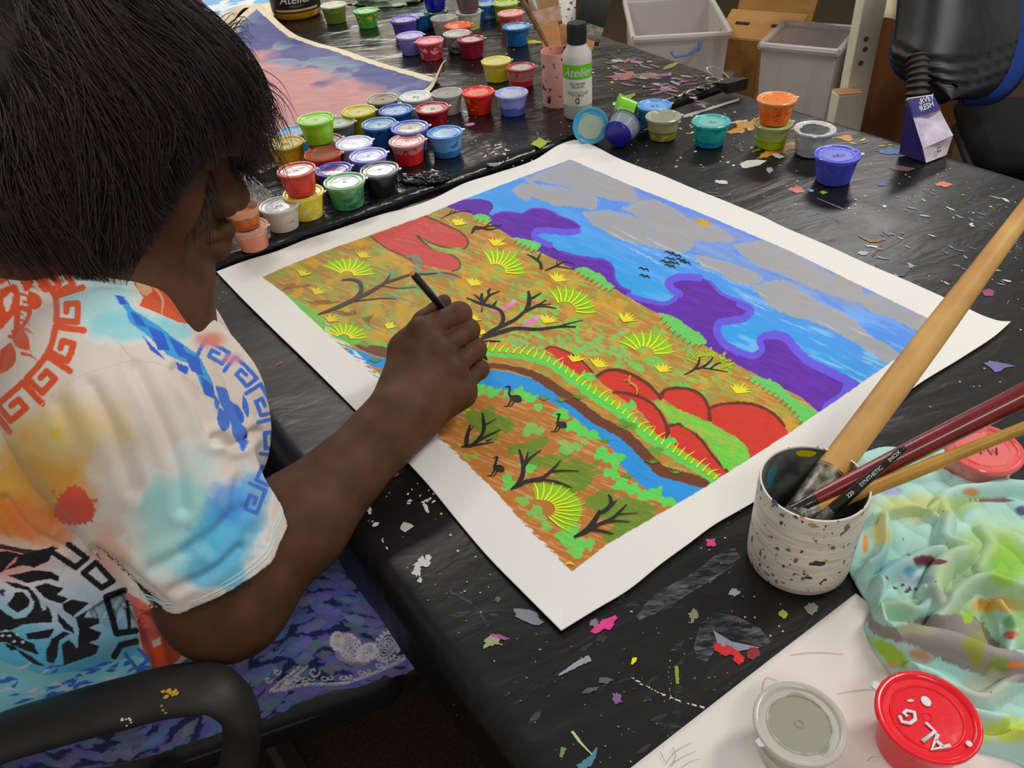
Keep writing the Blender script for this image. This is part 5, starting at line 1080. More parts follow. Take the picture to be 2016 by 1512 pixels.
    for p in ([(424, 760), (445, 765), (455, 790), (470, 800), (480, 830), (462, 842), (448, 820), (436, 800)], [(430, 800), (446, 815), (452, 840), (440, 850), (428, 830)], [(456, 835), (480, 838), (488, 858), (470, 872), (458, 855)], [(478, 775), (490, 800), (488, 822), (478, 805)], [(420, 770), (432, 800), (428, 806)], [(468, 868), (488, 866), (478, 890)]): R.poly(p, blu, .8)
    # orange patch by the collar
    R.poly([(262, 536), (300, 548), (330, 575), (360, 610), (392, 642), (350, 634), (300, 612), (275, 602), (282, 585), (264, 560)], C(216, 84, 44), .5, sm=False); R.poly([(266, 552), (285, 556), (300, 572), (290, 582), (272, 570)], C(226, 176, 126), .5); R.stroke([(300, 560), (320, 590), (318, 620)], [4, 5, 2], C(226, 176, 126), .4)
    wash(420, 668, 45, 22, C(222, 120, 90), .85, .6, 40); wash(455, 705, 30, 14, C(222, 120, 100), .5, .6, 41)
    # red splash on the sleeve
    sp = []
    for k in range(44):
        a = 2*math.pi*k/44; r = 37*(1+0.10*math.sin(3*a)+(0.22*rnd.random() if k % 2 else 0)); sp.append((147+r*math.cos(a), 998+r*.98*math.sin(a)))
    R.poly(sp, C(214, 82, 62), .8, sm=False); R.blob(186, 986, 7, 3, C(214, 82, 62), .5); R.blob(104, 968, 5, 3, C(214, 100, 70), .5)
    # painted fold shade, then the tiger face printed black on the lower back
    R.stroke([(-120, 1078), (0, 1076), (60, 1086), (112, 1080)], [10, 9, 9, 5], C(70, 36, 30), .8)  # shade of the underarm fold, painted in as a dark line
    b_ = lambda L: [(x/4.448, 1000+y/4.448) for x, y in L]
    for p in ([(-300, 420), (60, 375), (170, 400), (120, 450), (20, 560), (-100, 600)], [(160, 405), (300, 390), (470, 330), (480, 380), (420, 470), (300, 520), (200, 500), (30, 550), (140, 470)], [(60, 590), (180, 570), (320, 545), (440, 555), (520, 600), (510, 650), (440, 620), (330, 640), (240, 660)], [(300, 690), (400, 655), (500, 690), (560, 700), (500, 760), (600, 790), (540, 840), (440, 810), (380, 780)], [(30, 640), (150, 660), (250, 690), (330, 780), (370, 890), (320, 960), (230, 950), (290, 880), (300, 820), (240, 720), (130, 700)],
              [(130, 740), (200, 735), (260, 800), (255, 860), (150, 920), (60, 850), (110, 790)], [(0, 880), (60, 930), (130, 970), (260, 950), (420, 880), (460, 1000), (300, 1010), (200, 1020), (100, 1070), (0, 1080), (-120, 1080), (-100, 900)], [(500, 920), (560, 980), (640, 1050), (650, 1100), (560, 1060), (510, 990)], [(540, 840), (640, 800), (780, 830), (700, 900), (640, 950), (560, 900)], [(660, 960), (760, 900), (740, 960), (860, 960), (870, 1010), (780, 1050), (890, 1090), (860, 1150), (780, 1180), (870, 1210), (840, 1280), (700, 1330), (560, 1380), (540, 1200), (600, 1150), (680, 1230), (690, 1060)],
              [(400, 1260), (450, 1150), (560, 1080), (620, 1100), (520, 1160), (500, 1300), (470, 1360), (410, 1350)], [(220, 1100), (340, 1080), (440, 1060), (480, 1060), (430, 1140), (320, 1150), (250, 1150)], [(-100, 1100), (100, 1080), (220, 1160), (300, 1190), (340, 1290), (200, 1240), (60, 1180), (-100, 1170)], [(150, 1230), (260, 1290), (400, 1390), (300, 1370), (180, 1280)], [(0, 1180), (40, 1190), (90, 1250), (150, 1240), (120, 1200)], [(400, 860), (430, 870), (460, 960), (440, 1000), (410, 930)]):
        R.poly(b_(p), blk, .5, sm=False)
    for x, y in ((50, 1075), (80, 1120), (150, 1110), (20, 1120), (120, 1170), (195, 1175)): R.poly(b_([(x-18, y), (x, y-12), (x+20, y-4), (x, y+12)]), C(196, 206, 210), .2)
    R.blob(4, 1166, 6, 7, C(70, 60, 110), .3); R.blob(3, 1166, 3, 3, blk, .2)
    for pts in ([(480, 400), (660, 520), (760, 440), (600, 320)], [(730, 570), (840, 480), (990, 640), (890, 700), (730, 570)]): R.stroke(b_(pts), 12, blk, .3, sm=False)
    R.stroke(b_([(1090, 720), (930, 780), (1020, 1100), (1190, 1075)]), 13, blk, .3, sm=False); R.stroke(b_([(1115, 820), (1135, 1060)]), 8, blk, .3, sm=False); R.stroke(b_([(1190, 1170), (1060, 1200), (1000, 1300)]), 13, blk, .3, sm=False)
    R.stroke(b_([(1100, 1280), (1200, 1410), (1300, 1330), (1220, 1240)]), 8, C(60, 96, 176), .3, sm=False)
    # stitched seams
    for P in ([(0, 862), (60, 815), (150, 745), (262, 708)], [(160, 575), (205, 640), (262, 708)], [(262, 708), (330, 722), (395, 770), (424, 800)]): R.stroke(P, 1.6, C(176, 158, 140), .3)
    return R
RSH = draw_shirt()
pf = proj(SV)[:, :2]; sc_ = RSH.sample(np.stack([np.clip(pf[:, 0], -118, 636), np.clip(pf[:, 1], 432, 1427)], -1)); sc_ = sc_*np.minimum(1.38, 0.90/sc_.max(1, keepdims=True))
# rows of stitching above the sleeve hem
m_shirt = col_mat('printed_jersey', 0.75, 0.2, 0.05, 500, 0.12, 1400, sheen=0.15, bdist=0.0004)
shirt_o = mesh_obj('shirt', SV, SQ, m_shirt, person, col=sc_); tag(shirt_o, 'white, orange and blue watercolour print shirt with tiger face and Greek key')
hb = MB(); 
for off, rr in ((-.016, .0012), (-.020, .0012)):
    ring = []
    e1 = np.cross(sd_, BF); e1 /= np.linalg.norm(e1); e2 = np.cross(sd_, e1)
    for a in np.linspace(0, 2*math.pi, 49):
        o = HEMC+sd_*off; dr = e1*math.cos(a)+e2*math.sin(a); lo, hi = .03, .11
        for _ in range(18):
            mid_ = (lo+hi)/2; q = o+dr*mid_
            if shirt.at(q[None])[0] < 0 or mid_ < .058: lo = mid_
            else: hi = mid_
        ring.append(o+dr*(lo+.0001))
    hb.tube(ring, rr*.7, 6, caps=False)
hb.build('sleeve_stitching', mat('stitch', C(180, 206, 206), .8), shirt_o, autos=0)
# ------------------------------------------------------------------ hair
HV = SDF()
HV.ell(h(-.022, 0, .022), (.128, .108, .112), HR, k=.03); HV.ell(h(-.074, 0, -.040), (.095, .104, .098), HR, k=.03); HV.ell(h(-.085, -.02, .040), (.095, .10, .095), HR, k=.03); HV.ell(h(.056, 0, .038), (.060, .080, .052), HR, k=.03)
HV.ell(h(-.01, -.07, -.045), (.060, .030, .065), HR, k=.02); HV.ell(h(-.01, .07, -.045), (.060, .030, .065), HR, k=.02)
def hloc(P): return (P-HC)@HR.T
def face_win(P):                              # positive where the face must stay clear
    q = hloc(P); return np.minimum(q[..., 0]-(.060+.45*np.clip(q[..., 2]+.02, -.2, .05)), -(q[..., 2]-.012)+0.0*q[..., 0])
class HairSDF(SDF):
    def at(s, P):
        d = SDF.at(s, P); q = hloc(P); a = np.arctan2(q[..., 1]+.03, q[..., 0]+.06)
        d = d+.010*(vn(a*9, q[..., 2]*22+a*3, 3)-.5)+.006*(vn(a*26, q[..., 2]*30, 4)-.5)
        return np.maximum(d, face_win(P))
    def grid(s, xs, ys, zs):
        P = np.stack(np.meshgrid(xs, ys, zs, indexing='ij'), -1); return s.at(P)
HV2 = HairSDF(); HV2.p = HV.p
lo, hi = HC-.24, HC+.24
gx, gy, gz = [np.arange(lo[i], hi[i], .0062) for i in range(3)]
CV, CQ = HV2.mesh(gx, gy, gz, 1, 1)
rs = np.random.RandomState(5)
NS, NK = 21000, 11
dirs = rs.randn(NS*2, 3); dirs /= np.linalg.norm(dirs, axis=1)[:, None]
Pt = h(-.02, 0, .02)+dirs*.08
for _ in range(14): Pt = Pt-HV.grad(Pt)*HV.at(Pt)[:, None]*.9
ok = (face_win(Pt) < -.004) & (hloc(Pt)[:, 2] > -.125+.03*(vn(hloc(Pt)[:, 0]*30, hloc(Pt)[:, 1]*30, 5)-.5)); Pt = Pt[ok][:NS]; NS = len(Pt)
CROWN = h(-.075, -.035, .135)
pts = np.zeros((NS, NK, 3)); pts[:, 0] = Pt; off = rs.rand(NS)**2.2*.024-.003; ln_ = rs.uniform(.05, .15, NS)
jit = rs.randn(NS, 3)*.42
dirp = None; alive = np.ones(NS, bool); last = Pt.copy()
for k in range(1, NK):
    P = pts[:, k-1]; g = HV.grad(P); q = hloc(P)
    fl = (P-CROWN); fl /= np.linalg.norm(fl, axis=1)[:, None]
    side = np.clip(1-np.abs(q[:, 2])/.2, 0, 1)
    v = fl*.8+np.array([0, 0, -1.0])*.75+HX*(.25*np.clip(q[:, 0]/.1, -1, 1))[:, None]*.6+jit*.55+(np.stack([vn3(P, 20, 2), vn3(P, 20, 12), vn3(P, 20, 22)], -1)-.5)*3.0+(np.stack([vn3(P, 60, 3), vn3(P, 60, 13), vn3(P, 60, 23)], -1)-.5)*1.2
    v = v-g*(v*g).sum(1)[:, None]; v /= np.linalg.norm(v, axis=1)[:, None]+1e-9
    if dirp is not None: v = v*.6+dirp*.4; v /= np.linalg.norm(v, axis=1)[:, None]
    dirp = v
    Q = P+v*(ln_/(NK-1))[:, None]; d = HV.at(Q); Q = Q-HV.grad(Q)*(d-off-.004*np.abs(jit[:, 0])*k/NK)[:, None]
    bad = (face_win(Q) > .004); alive &= ~bad; Q = np.where(alive[:, None], Q, P+v*.0004); pts[:, k] = Q
# loose wisps over the forehead, cheek and crown
W_px = []
wr = random.Random(3)
for i in range(1500):
    u = wr.random()
    if u < .62:
        a = (wr.uniform(415, 490), wr.uniform(120, 260), wr.uniform(.70, .80)); L_ = wr.uniform(.4, 1)
        b = (a[0]+L_*wr.uniform(10, 125), a[1]+L_*wr.uniform(90, 165), a[2]+.02); m_ = ((a[0]+b[0])/2+wr.uniform(4, 26), (a[1]+b[1])/2-wr.uniform(-6, 18), a[2]+.01)
    elif u < .74:
        a = (wr.uniform(440, 470), wr.uniform(270, 320), wr.uniform(.74, .78)); b = (a[0]+wr.uniform(20, 110), a[1]+wr.uniform(20, 90), a[2]+.02); m_ = ((a[0]+b[0])/2+10, (a[1]+b[1])/2+14, a[2]+.01)
    elif u < .86:
        a = (wr.uniform(300, 470), wr.uniform(20, 150), .74); b = (a[0]+wr.uniform(20, 60), a[1]+wr.uniform(10, 60), .75); m_ = ((a[0]+b[0])/2+6, (a[1]+b[1])/2-10, .74)
        a = (a[0]-40, 0.55*(a[0]-300)+20, .74)
    else:
        a = (wr.uniform(300, 400), wr.uniform(300, 400), .72); b = (a[0]+wr.uniform(-10, 50), a[1]+wr.uniform(60, 130), .735); m_ = ((a[0]+b[0])/2+8, (a[1]+b[1])/2, .72)
    W_px.append(spline([D(*a), D(*m_), D(*b)], NK))
W_px = np.array(W_px)
allp = np.concatenate([pts, W_px]); n = len(allp)
rad0 = np.concatenate([rs.uniform(.00025, .0005, NS), rs.uniform(.00028, .00055, len(W_px))])
tp = np.linspace(0, 1, NK); prof = np.clip(1.15-tp**2*1.1, .08, 1)
tg = np.gradient(allp, axis=1); tg /= np.linalg.norm(tg, axis=2, keepdims=True)+1e-9
u_ = np.cross(tg, np.array([.3, .5, .81])); u_ /= np.linalg.norm(u_, axis=2, keepdims=True)+1e-9; w_ = np.cross(tg, u_)
rr = (rad0[:, None]*prof[None])[..., None]
ring = np.stack([allp+rr*(math.cos(a)*u_+math.sin(a)*w_) for a in (0, 2.094, 4.189)], 2)      # n,NK,3,3
HVV = ring.reshape(-1, 3); base = (np.arange(n)[:, None, None]*NK+np.arange(NK-1)[None, :, None])*3; i3 = np.arange(3)[None, None]
HQ = np.stack([base+i3, base+(i3+1) % 3, base+3+(i3+1) % 3, base+3+i3], -1).reshape(-1, 4)
tint = np.array([.031, .0245, .0220])[None]*np.exp(rs.randn(n, 1)*.28)
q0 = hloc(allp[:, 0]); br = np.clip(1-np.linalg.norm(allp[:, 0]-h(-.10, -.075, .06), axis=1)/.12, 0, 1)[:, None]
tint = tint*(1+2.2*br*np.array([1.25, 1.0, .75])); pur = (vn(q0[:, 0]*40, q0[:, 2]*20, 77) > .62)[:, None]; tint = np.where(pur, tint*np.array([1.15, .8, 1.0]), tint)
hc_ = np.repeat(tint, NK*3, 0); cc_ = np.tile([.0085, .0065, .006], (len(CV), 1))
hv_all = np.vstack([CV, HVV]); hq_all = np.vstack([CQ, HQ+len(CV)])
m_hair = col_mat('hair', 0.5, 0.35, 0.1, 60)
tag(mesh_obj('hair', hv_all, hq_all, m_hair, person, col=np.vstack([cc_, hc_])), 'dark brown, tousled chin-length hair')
# ------------------------------------------------------------------ skirt

skirt = SDF()
K2 = S0-TL*.150+TF*.27+BU*.528
skirt.cone(S0-TL*.15-TF*.10+BU*.54, K2, .096, .076, k=.05); skirt.cone(HIPl-TF*.02, KNl+TF*.02, .100, .080, k=.05); skirt.cone((HIPr+HIPl)/2, (K2+KNl)/2, .09, .07, k=.06)
skirt.cone(S0-TL*.195-TF*.08+BU*.495, K2-BU*.045-TL*.05, .065, .060, k=.05); skirt.ell(PEL-BF*.01+BU*.0, (.165, .185, .10), RB, k=.04)
skirt.cone(K2+TF*.02, KNl+BF*.05, .06, .06, k=.05)
class SkirtSDF(SDF):
    def post(s, P, d):
        u = (P-K2)@TF; v = (P-K2)@TL
        d = d+0.006*(vn3(P*[1, 1, 1.4], 16, 31)-.5)*1.6+0.0035*np.sin(v*70+u*25+8*vn3(P, 8, 33))
        q_ = P-SC0; d = np.maximum(d, -(q_@TL)-.252+.004*np.sin(u*40)); d = np.maximum(d, q_@TF-.275)
        return np.maximum(d, .456+.004*np.sin(u*30)-P[..., 2])
    def at(s, P): return s.post(P, SDF.at(s, P))
    def grid(s, xs, ys, zs): return s.post(np.stack(np.meshgrid(xs, ys, zs, indexing='ij'), -1), SDF.grid(s, xs, ys, zs))
skirt.__class__ = SkirtSDF
KV, KQ = skirt.mesh(np.arange(-.80, .06, .0066), np.arange(.20, 1.15, .0066), np.arange(.42, .70, .006), 1, 2)
KV, KQ = subdivide(KV, KQ); KV = KV*.5+quad_lap(KV, KQ)*.5
_fn = np.cross(KV[KQ[:, 2]]-KV[KQ[:, 0]], KV[KQ[:, 3]]-KV[KQ[:, 1]]); _fc = KV[KQ].mean(1); _pp = proj(_fc)
KV, KQ = subdivide_some(KV, KQ, ((_fn*(CC-_fc)).sum(1) > 0) & (_pp[:, 0] > -20) & (_pp[:, 0] < 860) & (_pp[:, 1] < 1500))
def draw_skirt():
    R = Raster(-60, 1020, 900, 1540, 1.5, C(34, 40, 84)); rnd = random.Random(21)
    n = fbm(R.X/70, R.Y/50, 60, 3)[..., None]; R.im = R.im*(0.7+0.6*n)
    for k in range(1300):                      # resist-dyed lozenges
        x, y = rnd.uniform(-40, 830), rnd.uniform(1050, 1520); a = math.radians(-22+30*math.sin(x/90)+rnd.uniform(-12, 12)); l = rnd.uniform(14, 30)
        if fbm(np.array([x/120]), np.array([y/90]), 66, 2)[0] < .27: continue
        dx, dy = math.cos(a)*l, math.sin(a)*l
        R.stroke([(x-dx, y-dy), (x, y+2), (x+dx, y+dy)], [3, rnd.uniform(12, 22), 3], C(*[int(c*rnd.uniform(.8, 1.15)) for c in (104, 110, 160)]), 2.0, 0.85, 0.1)
    wt = C(198, 190, 196)
    def paisley(cx, cy, s, a):
        t = np.linspace(0, 2*np.pi, 40); c, q = math.cos(a), math.sin(a)
        for k, w in ((1.0, 3.0), (.72, 2.2), (.46, 2.2), (.24, 2.4)):
            x = s*k*(np.cos(t)*.62); y = s*k*(np.sin(t)*.95-.25*np.cos(t)**2); R.stroke(np.stack([cx+x*c-y*q, cy+x*q+y*c], 1), w, wt, .3, sm=False)
        for an in t[::2]: x, y = s*1.2*math.cos(an)*.7, s*1.15*math.sin(an); X, Y = cx+x*c-y*q, cy+x*q+y*c; R.stroke([(cx+.85*(X-cx), cy+.85*(Y-cy)), (X, Y)], 2.2, wt, .2); R.blob(X, Y, 3.2, 3.2, wt, .2)
    paisley(762, 1272, 27, .5); paisley(690, 1275, 24, -.5); paisley(722, 1285, 18, .9); paisley(664, 1262, 14, 0)
    R.poly([(652, 1245), (690, 1248), (700, 1300), (735, 1302), (700, 1312), (660, 1290)], C(170, 160, 162), 2, .6, .5)
    P = spline([(540, 1362), (600, 1350), (680, 1346), (740, 1325), (795, 1300)], 44)
    for i, (x, y) in enumerate(P): R.blob(x, y-2, 3.4, 3, wt, .3); R.blob(x, y-2, 1.3, 1.1, C(40, 44, 88), .1)
    for i in range(4, 42, 6):
        x, y = P[i]; t = np.linspace(0, 5, 14); r = 9*(1-t/6); R.stroke(np.stack([x+r*np.cos(t), y-14+r*.8*np.sin(t)], 1), 2.2, wt, .2, sm=False); R.stroke(np.stack([x+14-r*np.cos(t), y-16+r*.8*np.sin(t)], 1), 2.0, wt, .2, sm=False)
    for off in (0, 14):
        Q = spline([(532+off, 1360), (556+off, 1340), (575+off, 1325), (590+off, 1312)], 14)
        for x, y in Q: R.blob(x, y, 3, 2.8, wt, .2); R.blob(x, y, 1.1, 1, C(40, 44, 88), .1)
    for cx, cy in ((568, 1342), (585, 1336), (600, 1345), (560, 1356)):
        for a in range(5): R.blob(cx+5*math.cos(a*1.256), cy+4*math.sin(a*1.256), 2.6, 2.2, wt, .2)
    for cx, cy, r0 in ((618, 1322, 12), (528, 1338, 8), (545, 1322, 8), (362, 1290, 9), (50, 1372, 8), (146, 1382, 8)):
        t = np.linspace(0, 6, 16); r = r0*(1-t/7.5); R.stroke(np.stack([cx+r*np.cos(t), cy+r*np.sin(t)], 1), 2.6, wt, .2, sm=False)
    return R
RSK = draw_skirt(); pk = proj(KV)[:, :2]; kc = RSK.sample(np.stack([np.clip(pk[:, 0], -58, 896), np.clip(pk[:, 1], 1022, 1536)], -1)); kc = np.clip(kc*1.35, 0, .92)
tag(mesh_obj('skirt', KV, KQ, col_mat('dyed_cotton', .8, .2, .06, 500, .15, 1200, sheen=.1, bdist=.0004), person, col=kc), 'navy blue tie-dyed skirt with white embroidered border')

# ------------------------------------------------------------------ the office chair she sits on
m_vinyl = mat('black_vinyl', (.012, .012, .013), .38, .5, bmp=.15, bscale=350); m_plast = mat('worn_black_plastic', (.030, .027, .024), .5, .45, noise=.25, nscale=30, bmp=.25, bscale=900)
SC = U(792, 1312, .46)-TF*.245+TL*.245; SC[2] = .405
chair = empty('office_chair', (SC[0], SC[1], 0)); tag(chair, 'black office chair with looped plastic armrest under the painter', 'chair')
def rel(P): return np.asarray(P)-np.array([SC[0], SC[1], 0])
RS = np.stack([TF, TL, BU], 1)
def rbox(name, c, size, R, mt, parent, bev, sub=2):
    b = MB(); b.box(c, size, R); o = b.build(name, mt, parent, autos=0)
    m = o.modifiers.new('bevel', 'BEVEL'); m.width = bev; m.segments = 5; m.harden_normals = False; return o
seat = rbox('seat', rel(SC), (.49, .49, .088), RS, m_vinyl, chair, .034)
pi_ = MB(); ring = [rel(SC)+RS@np.array([.243*math.copysign(abs(math.cos(a))**.35, math.cos(a)), .243*math.copysign(abs(math.sin(a))**.35, math.sin(a)), .012]) for a in np.linspace(0, 2*math.pi, 61)]
pi_.tube(ring, .0035, 6, caps=False); pi_.build('seam_piping', m_vinyl, seat)
BKc = PEL-BF*.245+BU*.20; rbox('backrest', rel(BKc), (.06, .40, .46), RB.T, m_vinyl, chair, .028)
c_ = MB(); c_.tube([rel(SC)+[0, 0, -.04], (0, 0, .10)], .026, 16); c_.build('gas_column', m_plast, chair)
c_ = MB(); c_.tube([rel(SC)-RS@np.array([.10, 0, .05]), rel(SC)-RS@np.array([.30, 0, .04]), rel(BKc)-[0, 0, .2]], .018, 10); c_.build('back_bracket', m_plast, chair)
for k in range(5):
    a = k*2*math.pi/5+.3; d = np.array([math.cos(a), math.sin(a), 0]); c_ = MB(); c_.tube([(0, 0, .11), d*.15+[0, 0, .095], d*.29+[0, 0, .075]], [.026, .022, .016], 10); lg = c_.build('leg', m_plast, chair)
    c_ = MB(); c_.lathe([(0, -.012), (.026, -.012), (.028, 0), (.026, .012), (0, .012)], 16, c=d*.29+[0, 0, .0285], R=np.stack([d, [0, 0, 1], np.cross(d, [0, 0, 1])], 1)); c_.build('caster', m_plast, lg)
def arm_loop(pts, name):
    P = spline(pts, 60); n = len(P); V = MB()
    V.tube([rel(p) for p in P], list(np.interp(np.linspace(0, 1, n), [0, .55, .72, 1], [.0165, .016, .0165, .016])), 20, flat=1.5, upv=TL); return V
apx = [(-110, 1512, .735), (-20, 1462, .725), (110, 1420, .712), (240, 1385, .700), (360, 1358, .690), (425, 1357, .690), (464, 1388, .700), (476, 1440, .722), (462, 1530, .745)]
AP = [D(*q) for q in apx]
al = arm_loop(AP+[AP[-1]-BU*.05-TF*.03], 'armrest'); arm = al.build('armrest', m_plast, chair, autos=0)
lowr = [AP[-1]-BU*.05-TF*.03, AP[-1]-BU*.085-TF*.09, AP[-1]-BU*.09-TF*.2, AP[0]-BU*.13+TF*.06, AP[0]-BU*.05-TF*.02, AP[0]]
V = MB(); V.tube([rel(p) for p in spline(lowr, 40)], .014, 12, flat=1.4, upv=TL); V.build('lower_bar', m_plast, arm, autos=0)
V = MB(); V.tube([rel(lowr[2]), rel(SC)-TL*.16+[0, 0, -.05]], .016, 8); V.build('arm_bracket', m_plast, arm)
mir = [p-2*((p-SC)@TL)*TL for p in [np.asarray(q) for q in AP+lowr[:-1]]]
mk = MB(); mk.tube([rel(p) for p in spline(mir+[mir[0]], 90)], .020, 12, flat=.7, caps=False); mk.build('armrest', m_plast, chair, autos=0)
V = MB()
def dabs(V, px, py, n, spread, r, zoff, cols, seed):
    rg = random.Random(seed)
    for k in range(n):
        x, y = px+rg.gauss(0, spread), py+rg.gauss(0, spread*.5); V.append((x, y, rg.uniform(.3, 1)*r, rg.choice(cols)))
for px, py, c, r_, n in ((340, 1364, C(190, 150, 40), .0022, 12), (246, 1418, C(200, 204, 206), .0012, 8), (319, 1394, C(150, 120, 60), .0014, 3)):
    rg = random.Random(px)
    for k in range(n):
        x, y = px+rg.gauss(0, 8), py+rg.gauss(0, 5); o = CC; d_ = ray(x, y); best = None
        for t in np.linspace(.62, .80, 400):
            p = o+d_*t
            if min(np.linalg.norm((q_-p)/[1, 1, .62]) for q_ in AP[2:6]) < .0: pass
        Pp = spline(AP, 60); tt = np.linspace(.62, .80, 500); pts_ = o+d_[None]*tt[:, None]; dm = np.min(np.linalg.norm((pts_[:, None]-Pp[None])@np.stack([TF, TL/1.5, BU], 1), axis=2), 1); i = np.argmax(dm < .0166)
        if dm[i] < .0166: V.add(pts_[i]-np.array([SC[0], SC[1], 0])+np.array([[math.cos(a)*r_*rg.uniform(.6, 1.2), math.sin(a)*r_*rg.uniform(.6, 1.2), .0008] for a in np.linspace(0, 6.28, 8)[:-1]]), [tuple(range(7))], c)
if V.v: V.build('paint_fleck_marking', col_mat('dried_flecks', .6), arm, colors=True, autos=0)

# ------------------------------------------------------------------ the brush in her hand
def brush(name, A, B, ra, rb, mt, label, cat='paintbrush', ferr=None, brist=None, group=None, bulge=1.0, n=24):
    A, B = np.asarray(A), np.asarray(B); t = np.linspace(0, 1, n); r = ra+(rb-ra)*t; r = r*(1+(bulge-1)*np.sin(np.pi*np.clip(t*1.15, 0, 1))**2); r[-1] *= .75
    o = empty(name, A); tag(o, label, cat, group)
    V = MB(); V.tube([(B-A)*q for q in t], list(r), 18); V.build('handle', mt, o)
    if ferr:
        L_, rf, mf, flat = ferr; u = (A-B)/np.linalg.norm(A-B); V = MB(); V.tube([u*-.002, u*.004, u*.006, u*L_*.5, u*L_], [ra*1.02, rf, rf*1.05, rf, rf], 18, flat=flat); f = V.build('ferrule', mf, o)
        if brist: V = MB(); V.tube([u*L_, u*(L_+brist[0]*.6), u*(L_+brist[0])], [rf*.95, rf*brist[2], rf*.25], 18, flat=flat); V.build('bristles', brist[1], o)
    return o
m_blackgloss = mat('black_lacquer', (.010, .010, .010), .25, .5, coat=.4); m_ferr = mat('ferrule_metal', C(150, 146, 138), .35, metal=.85, noise=.5, nscale=90); m_sable = mat('dark_bristle', C(70, 46, 30), .7)
b0 = D(812, 538, .845); b1 = D(868, 603, .897); u_ = (b1-b0)/np.linalg.norm(b1-b0)
tl = (b0[2]-.7455)/(-u_[2]); e_ = b0+u_*(tl-.045)
brush('paintbrush', e_, b0, .0036, .0045, m_blackgloss, 'slim black paintbrush held in the painting hand', ferr=(.020, .0036, m_ferr, 1.0), brist=(.024, m_sable, .9))
V = MB(); V.lathe([(0, .0006), (.0030, .0004), (.0034, 0), (.003, -.0006), (0, -.0008)], 16, R=np.stack([np.cross(u_, [0, 0, 1.])/np.linalg.norm(np.cross(u_, [0, 0, 1.])), np.cross(u_, np.cross(u_, [0, 0, 1.])/np.linalg.norm(np.cross(u_, [0, 0, 1.]))), -u_], 1), c=b0-e_)
pb = [o for o in scene.objects if o.name == 'paintbrush'][0]; V.build('bare_wood_end', mat('raw_end', C(196, 120, 70), .7), pb)

# ------------------------------------------------------------------ mug of brushes
def solve_h(base, py):                        # height above a base point that projects to image row py
    lo, hi = 0.0, .6
    for _ in range(40):
        m = (lo+hi)/2
        if proj(base+[0, 0, m])[1] > py: lo = m
        else: hi = m
    return lo
MG = U(1569, 1097, .741); dM = (MG-CC)@CF; mr = 97*dM/F_PX; mh = solve_h(MG, 948)
m_mug = None
def mug_mat():
    m, nt, b = new_mat('paint_spattered_glaze'); L = nt.links.new; tc = nd(nt, 'ShaderNodeTexCoord'); prev = None
    base = nd(nt, 'ShaderNodeMix', data_type='RGBA'); base.inputs['A'].default_value = (*C(212, 204, 192), 1); base.inputs['B'].default_value = (*C(176, 166, 152), 1)
    st = nd(nt, 'ShaderNodeMapping'); st.inputs['Scale'].default_value = (1, 1, 9); L(tc.outputs['Object'], st.inputs[0]); n = nd(nt, 'ShaderNodeTexNoise', Scale=30, Detail=6); L(st.outputs[0], n.inputs['Vector'])
    r = nd(nt, 'ShaderNodeMapRange'); r.inputs['From Min'].default_value = .45; r.inputs['From Max'].default_value = .75; L(n.outputs['Fac'], r.inputs['Value']); L(r.outputs[0], base.inputs['Factor']); prev = base.outputs['Result']
    for sc, th, c, s in ((110, .655, (110, 98, 88), 0), (190, .67, (70, 62, 62), 3), (90, .70, (44, 42, 46), 7), (80, .69, (160, 150, 84), 11), (120, .71, (170, 84, 74), 17)):
        mp = nd(nt, 'ShaderNodeMapping'); mp.inputs['Location'].default_value = (s, s, s); mp.inputs['Scale'].default_value = (1, 1, .8); L(tc.outputs['Object'], mp.inputs[0]); q = nd(nt, 'ShaderNodeTexNoise', Scale=sc, Detail=2.5); L(mp.outputs[0], q.inputs['Vector'])
        g = nd(nt, 'ShaderNodeMapRange'); g.inputs['From Min'].default_value = th; g.inputs['From Max'].default_value = th+.02; L(q.outputs['Fac'], g.inputs['Value']); mx = nd(nt, 'ShaderNodeMix', data_type='RGBA'); L(g.outputs[0], mx.inputs['Factor']); L(prev, mx.inputs['A']); mx.inputs['B'].default_value = (*C(*c), 1); prev = mx.outputs['Result']
    L(prev, b.inputs['Base Color']); b.inputs['Roughness'].default_value = .45; bump(nt, b, n.outputs['Fac'], .3, .001); return m
mug = empty('brush_mug', MG); tag(mug, 'white ceramic mug spattered with dried paint, holding four paintbrushes', 'mug')
V = MB(); V.lathe([(0, 0), (mr*.93, 0), (mr*.98, .003), (mr, .012), (mr, mh*.97), (mr*.99, mh), (mr*.955, mh), (mr*.945, mh*.97)], 64); V.build('mug_wall', mug_mat(), mug, autos=50)
V = MB(); V.lathe([(mr*.945, mh*.985), (mr*.92, mh*.9), (mr*.92, .012), (0, .008)], 48); V.build('stained_inside', mat('grey_inside', C(124, 124, 120), .5, noise=.4, nscale=40, col2=C(66, 72, 70)), mug)
ins = MB()
def inside_dab(ang, z, w, hgt, c):
    pts = [];
    for k in range(12): t = 2*math.pi*k/12; a = ang+w*math.cos(t)*(1+.2*math.sin(3*t)); zz = z+hgt*math.sin(t)*(1+.25*math.cos(2*t)); pts.append((mr*.915*math.cos(a), mr*.915*math.sin(a), zz))
    ins.add(pts, [tuple(range(12))], c)
inside_dab(math.radians(125), mh*.72, .16, .018, C(70, 140, 160)); inside_dab(math.radians(80), mh*.93, .2, .005, C(214, 190, 20)); inside_dab(math.radians(40), mh*.8, .2, .014, C(130, 128, 60)); inside_dab(math.radians(150), mh*.45, .2, .014, C(150, 150, 90))
ins.build('paint_smear_marking', col_mat('dried_smear', .4), mug, colors=True, autos=0)
out = MB(); rg = random.Random(9)
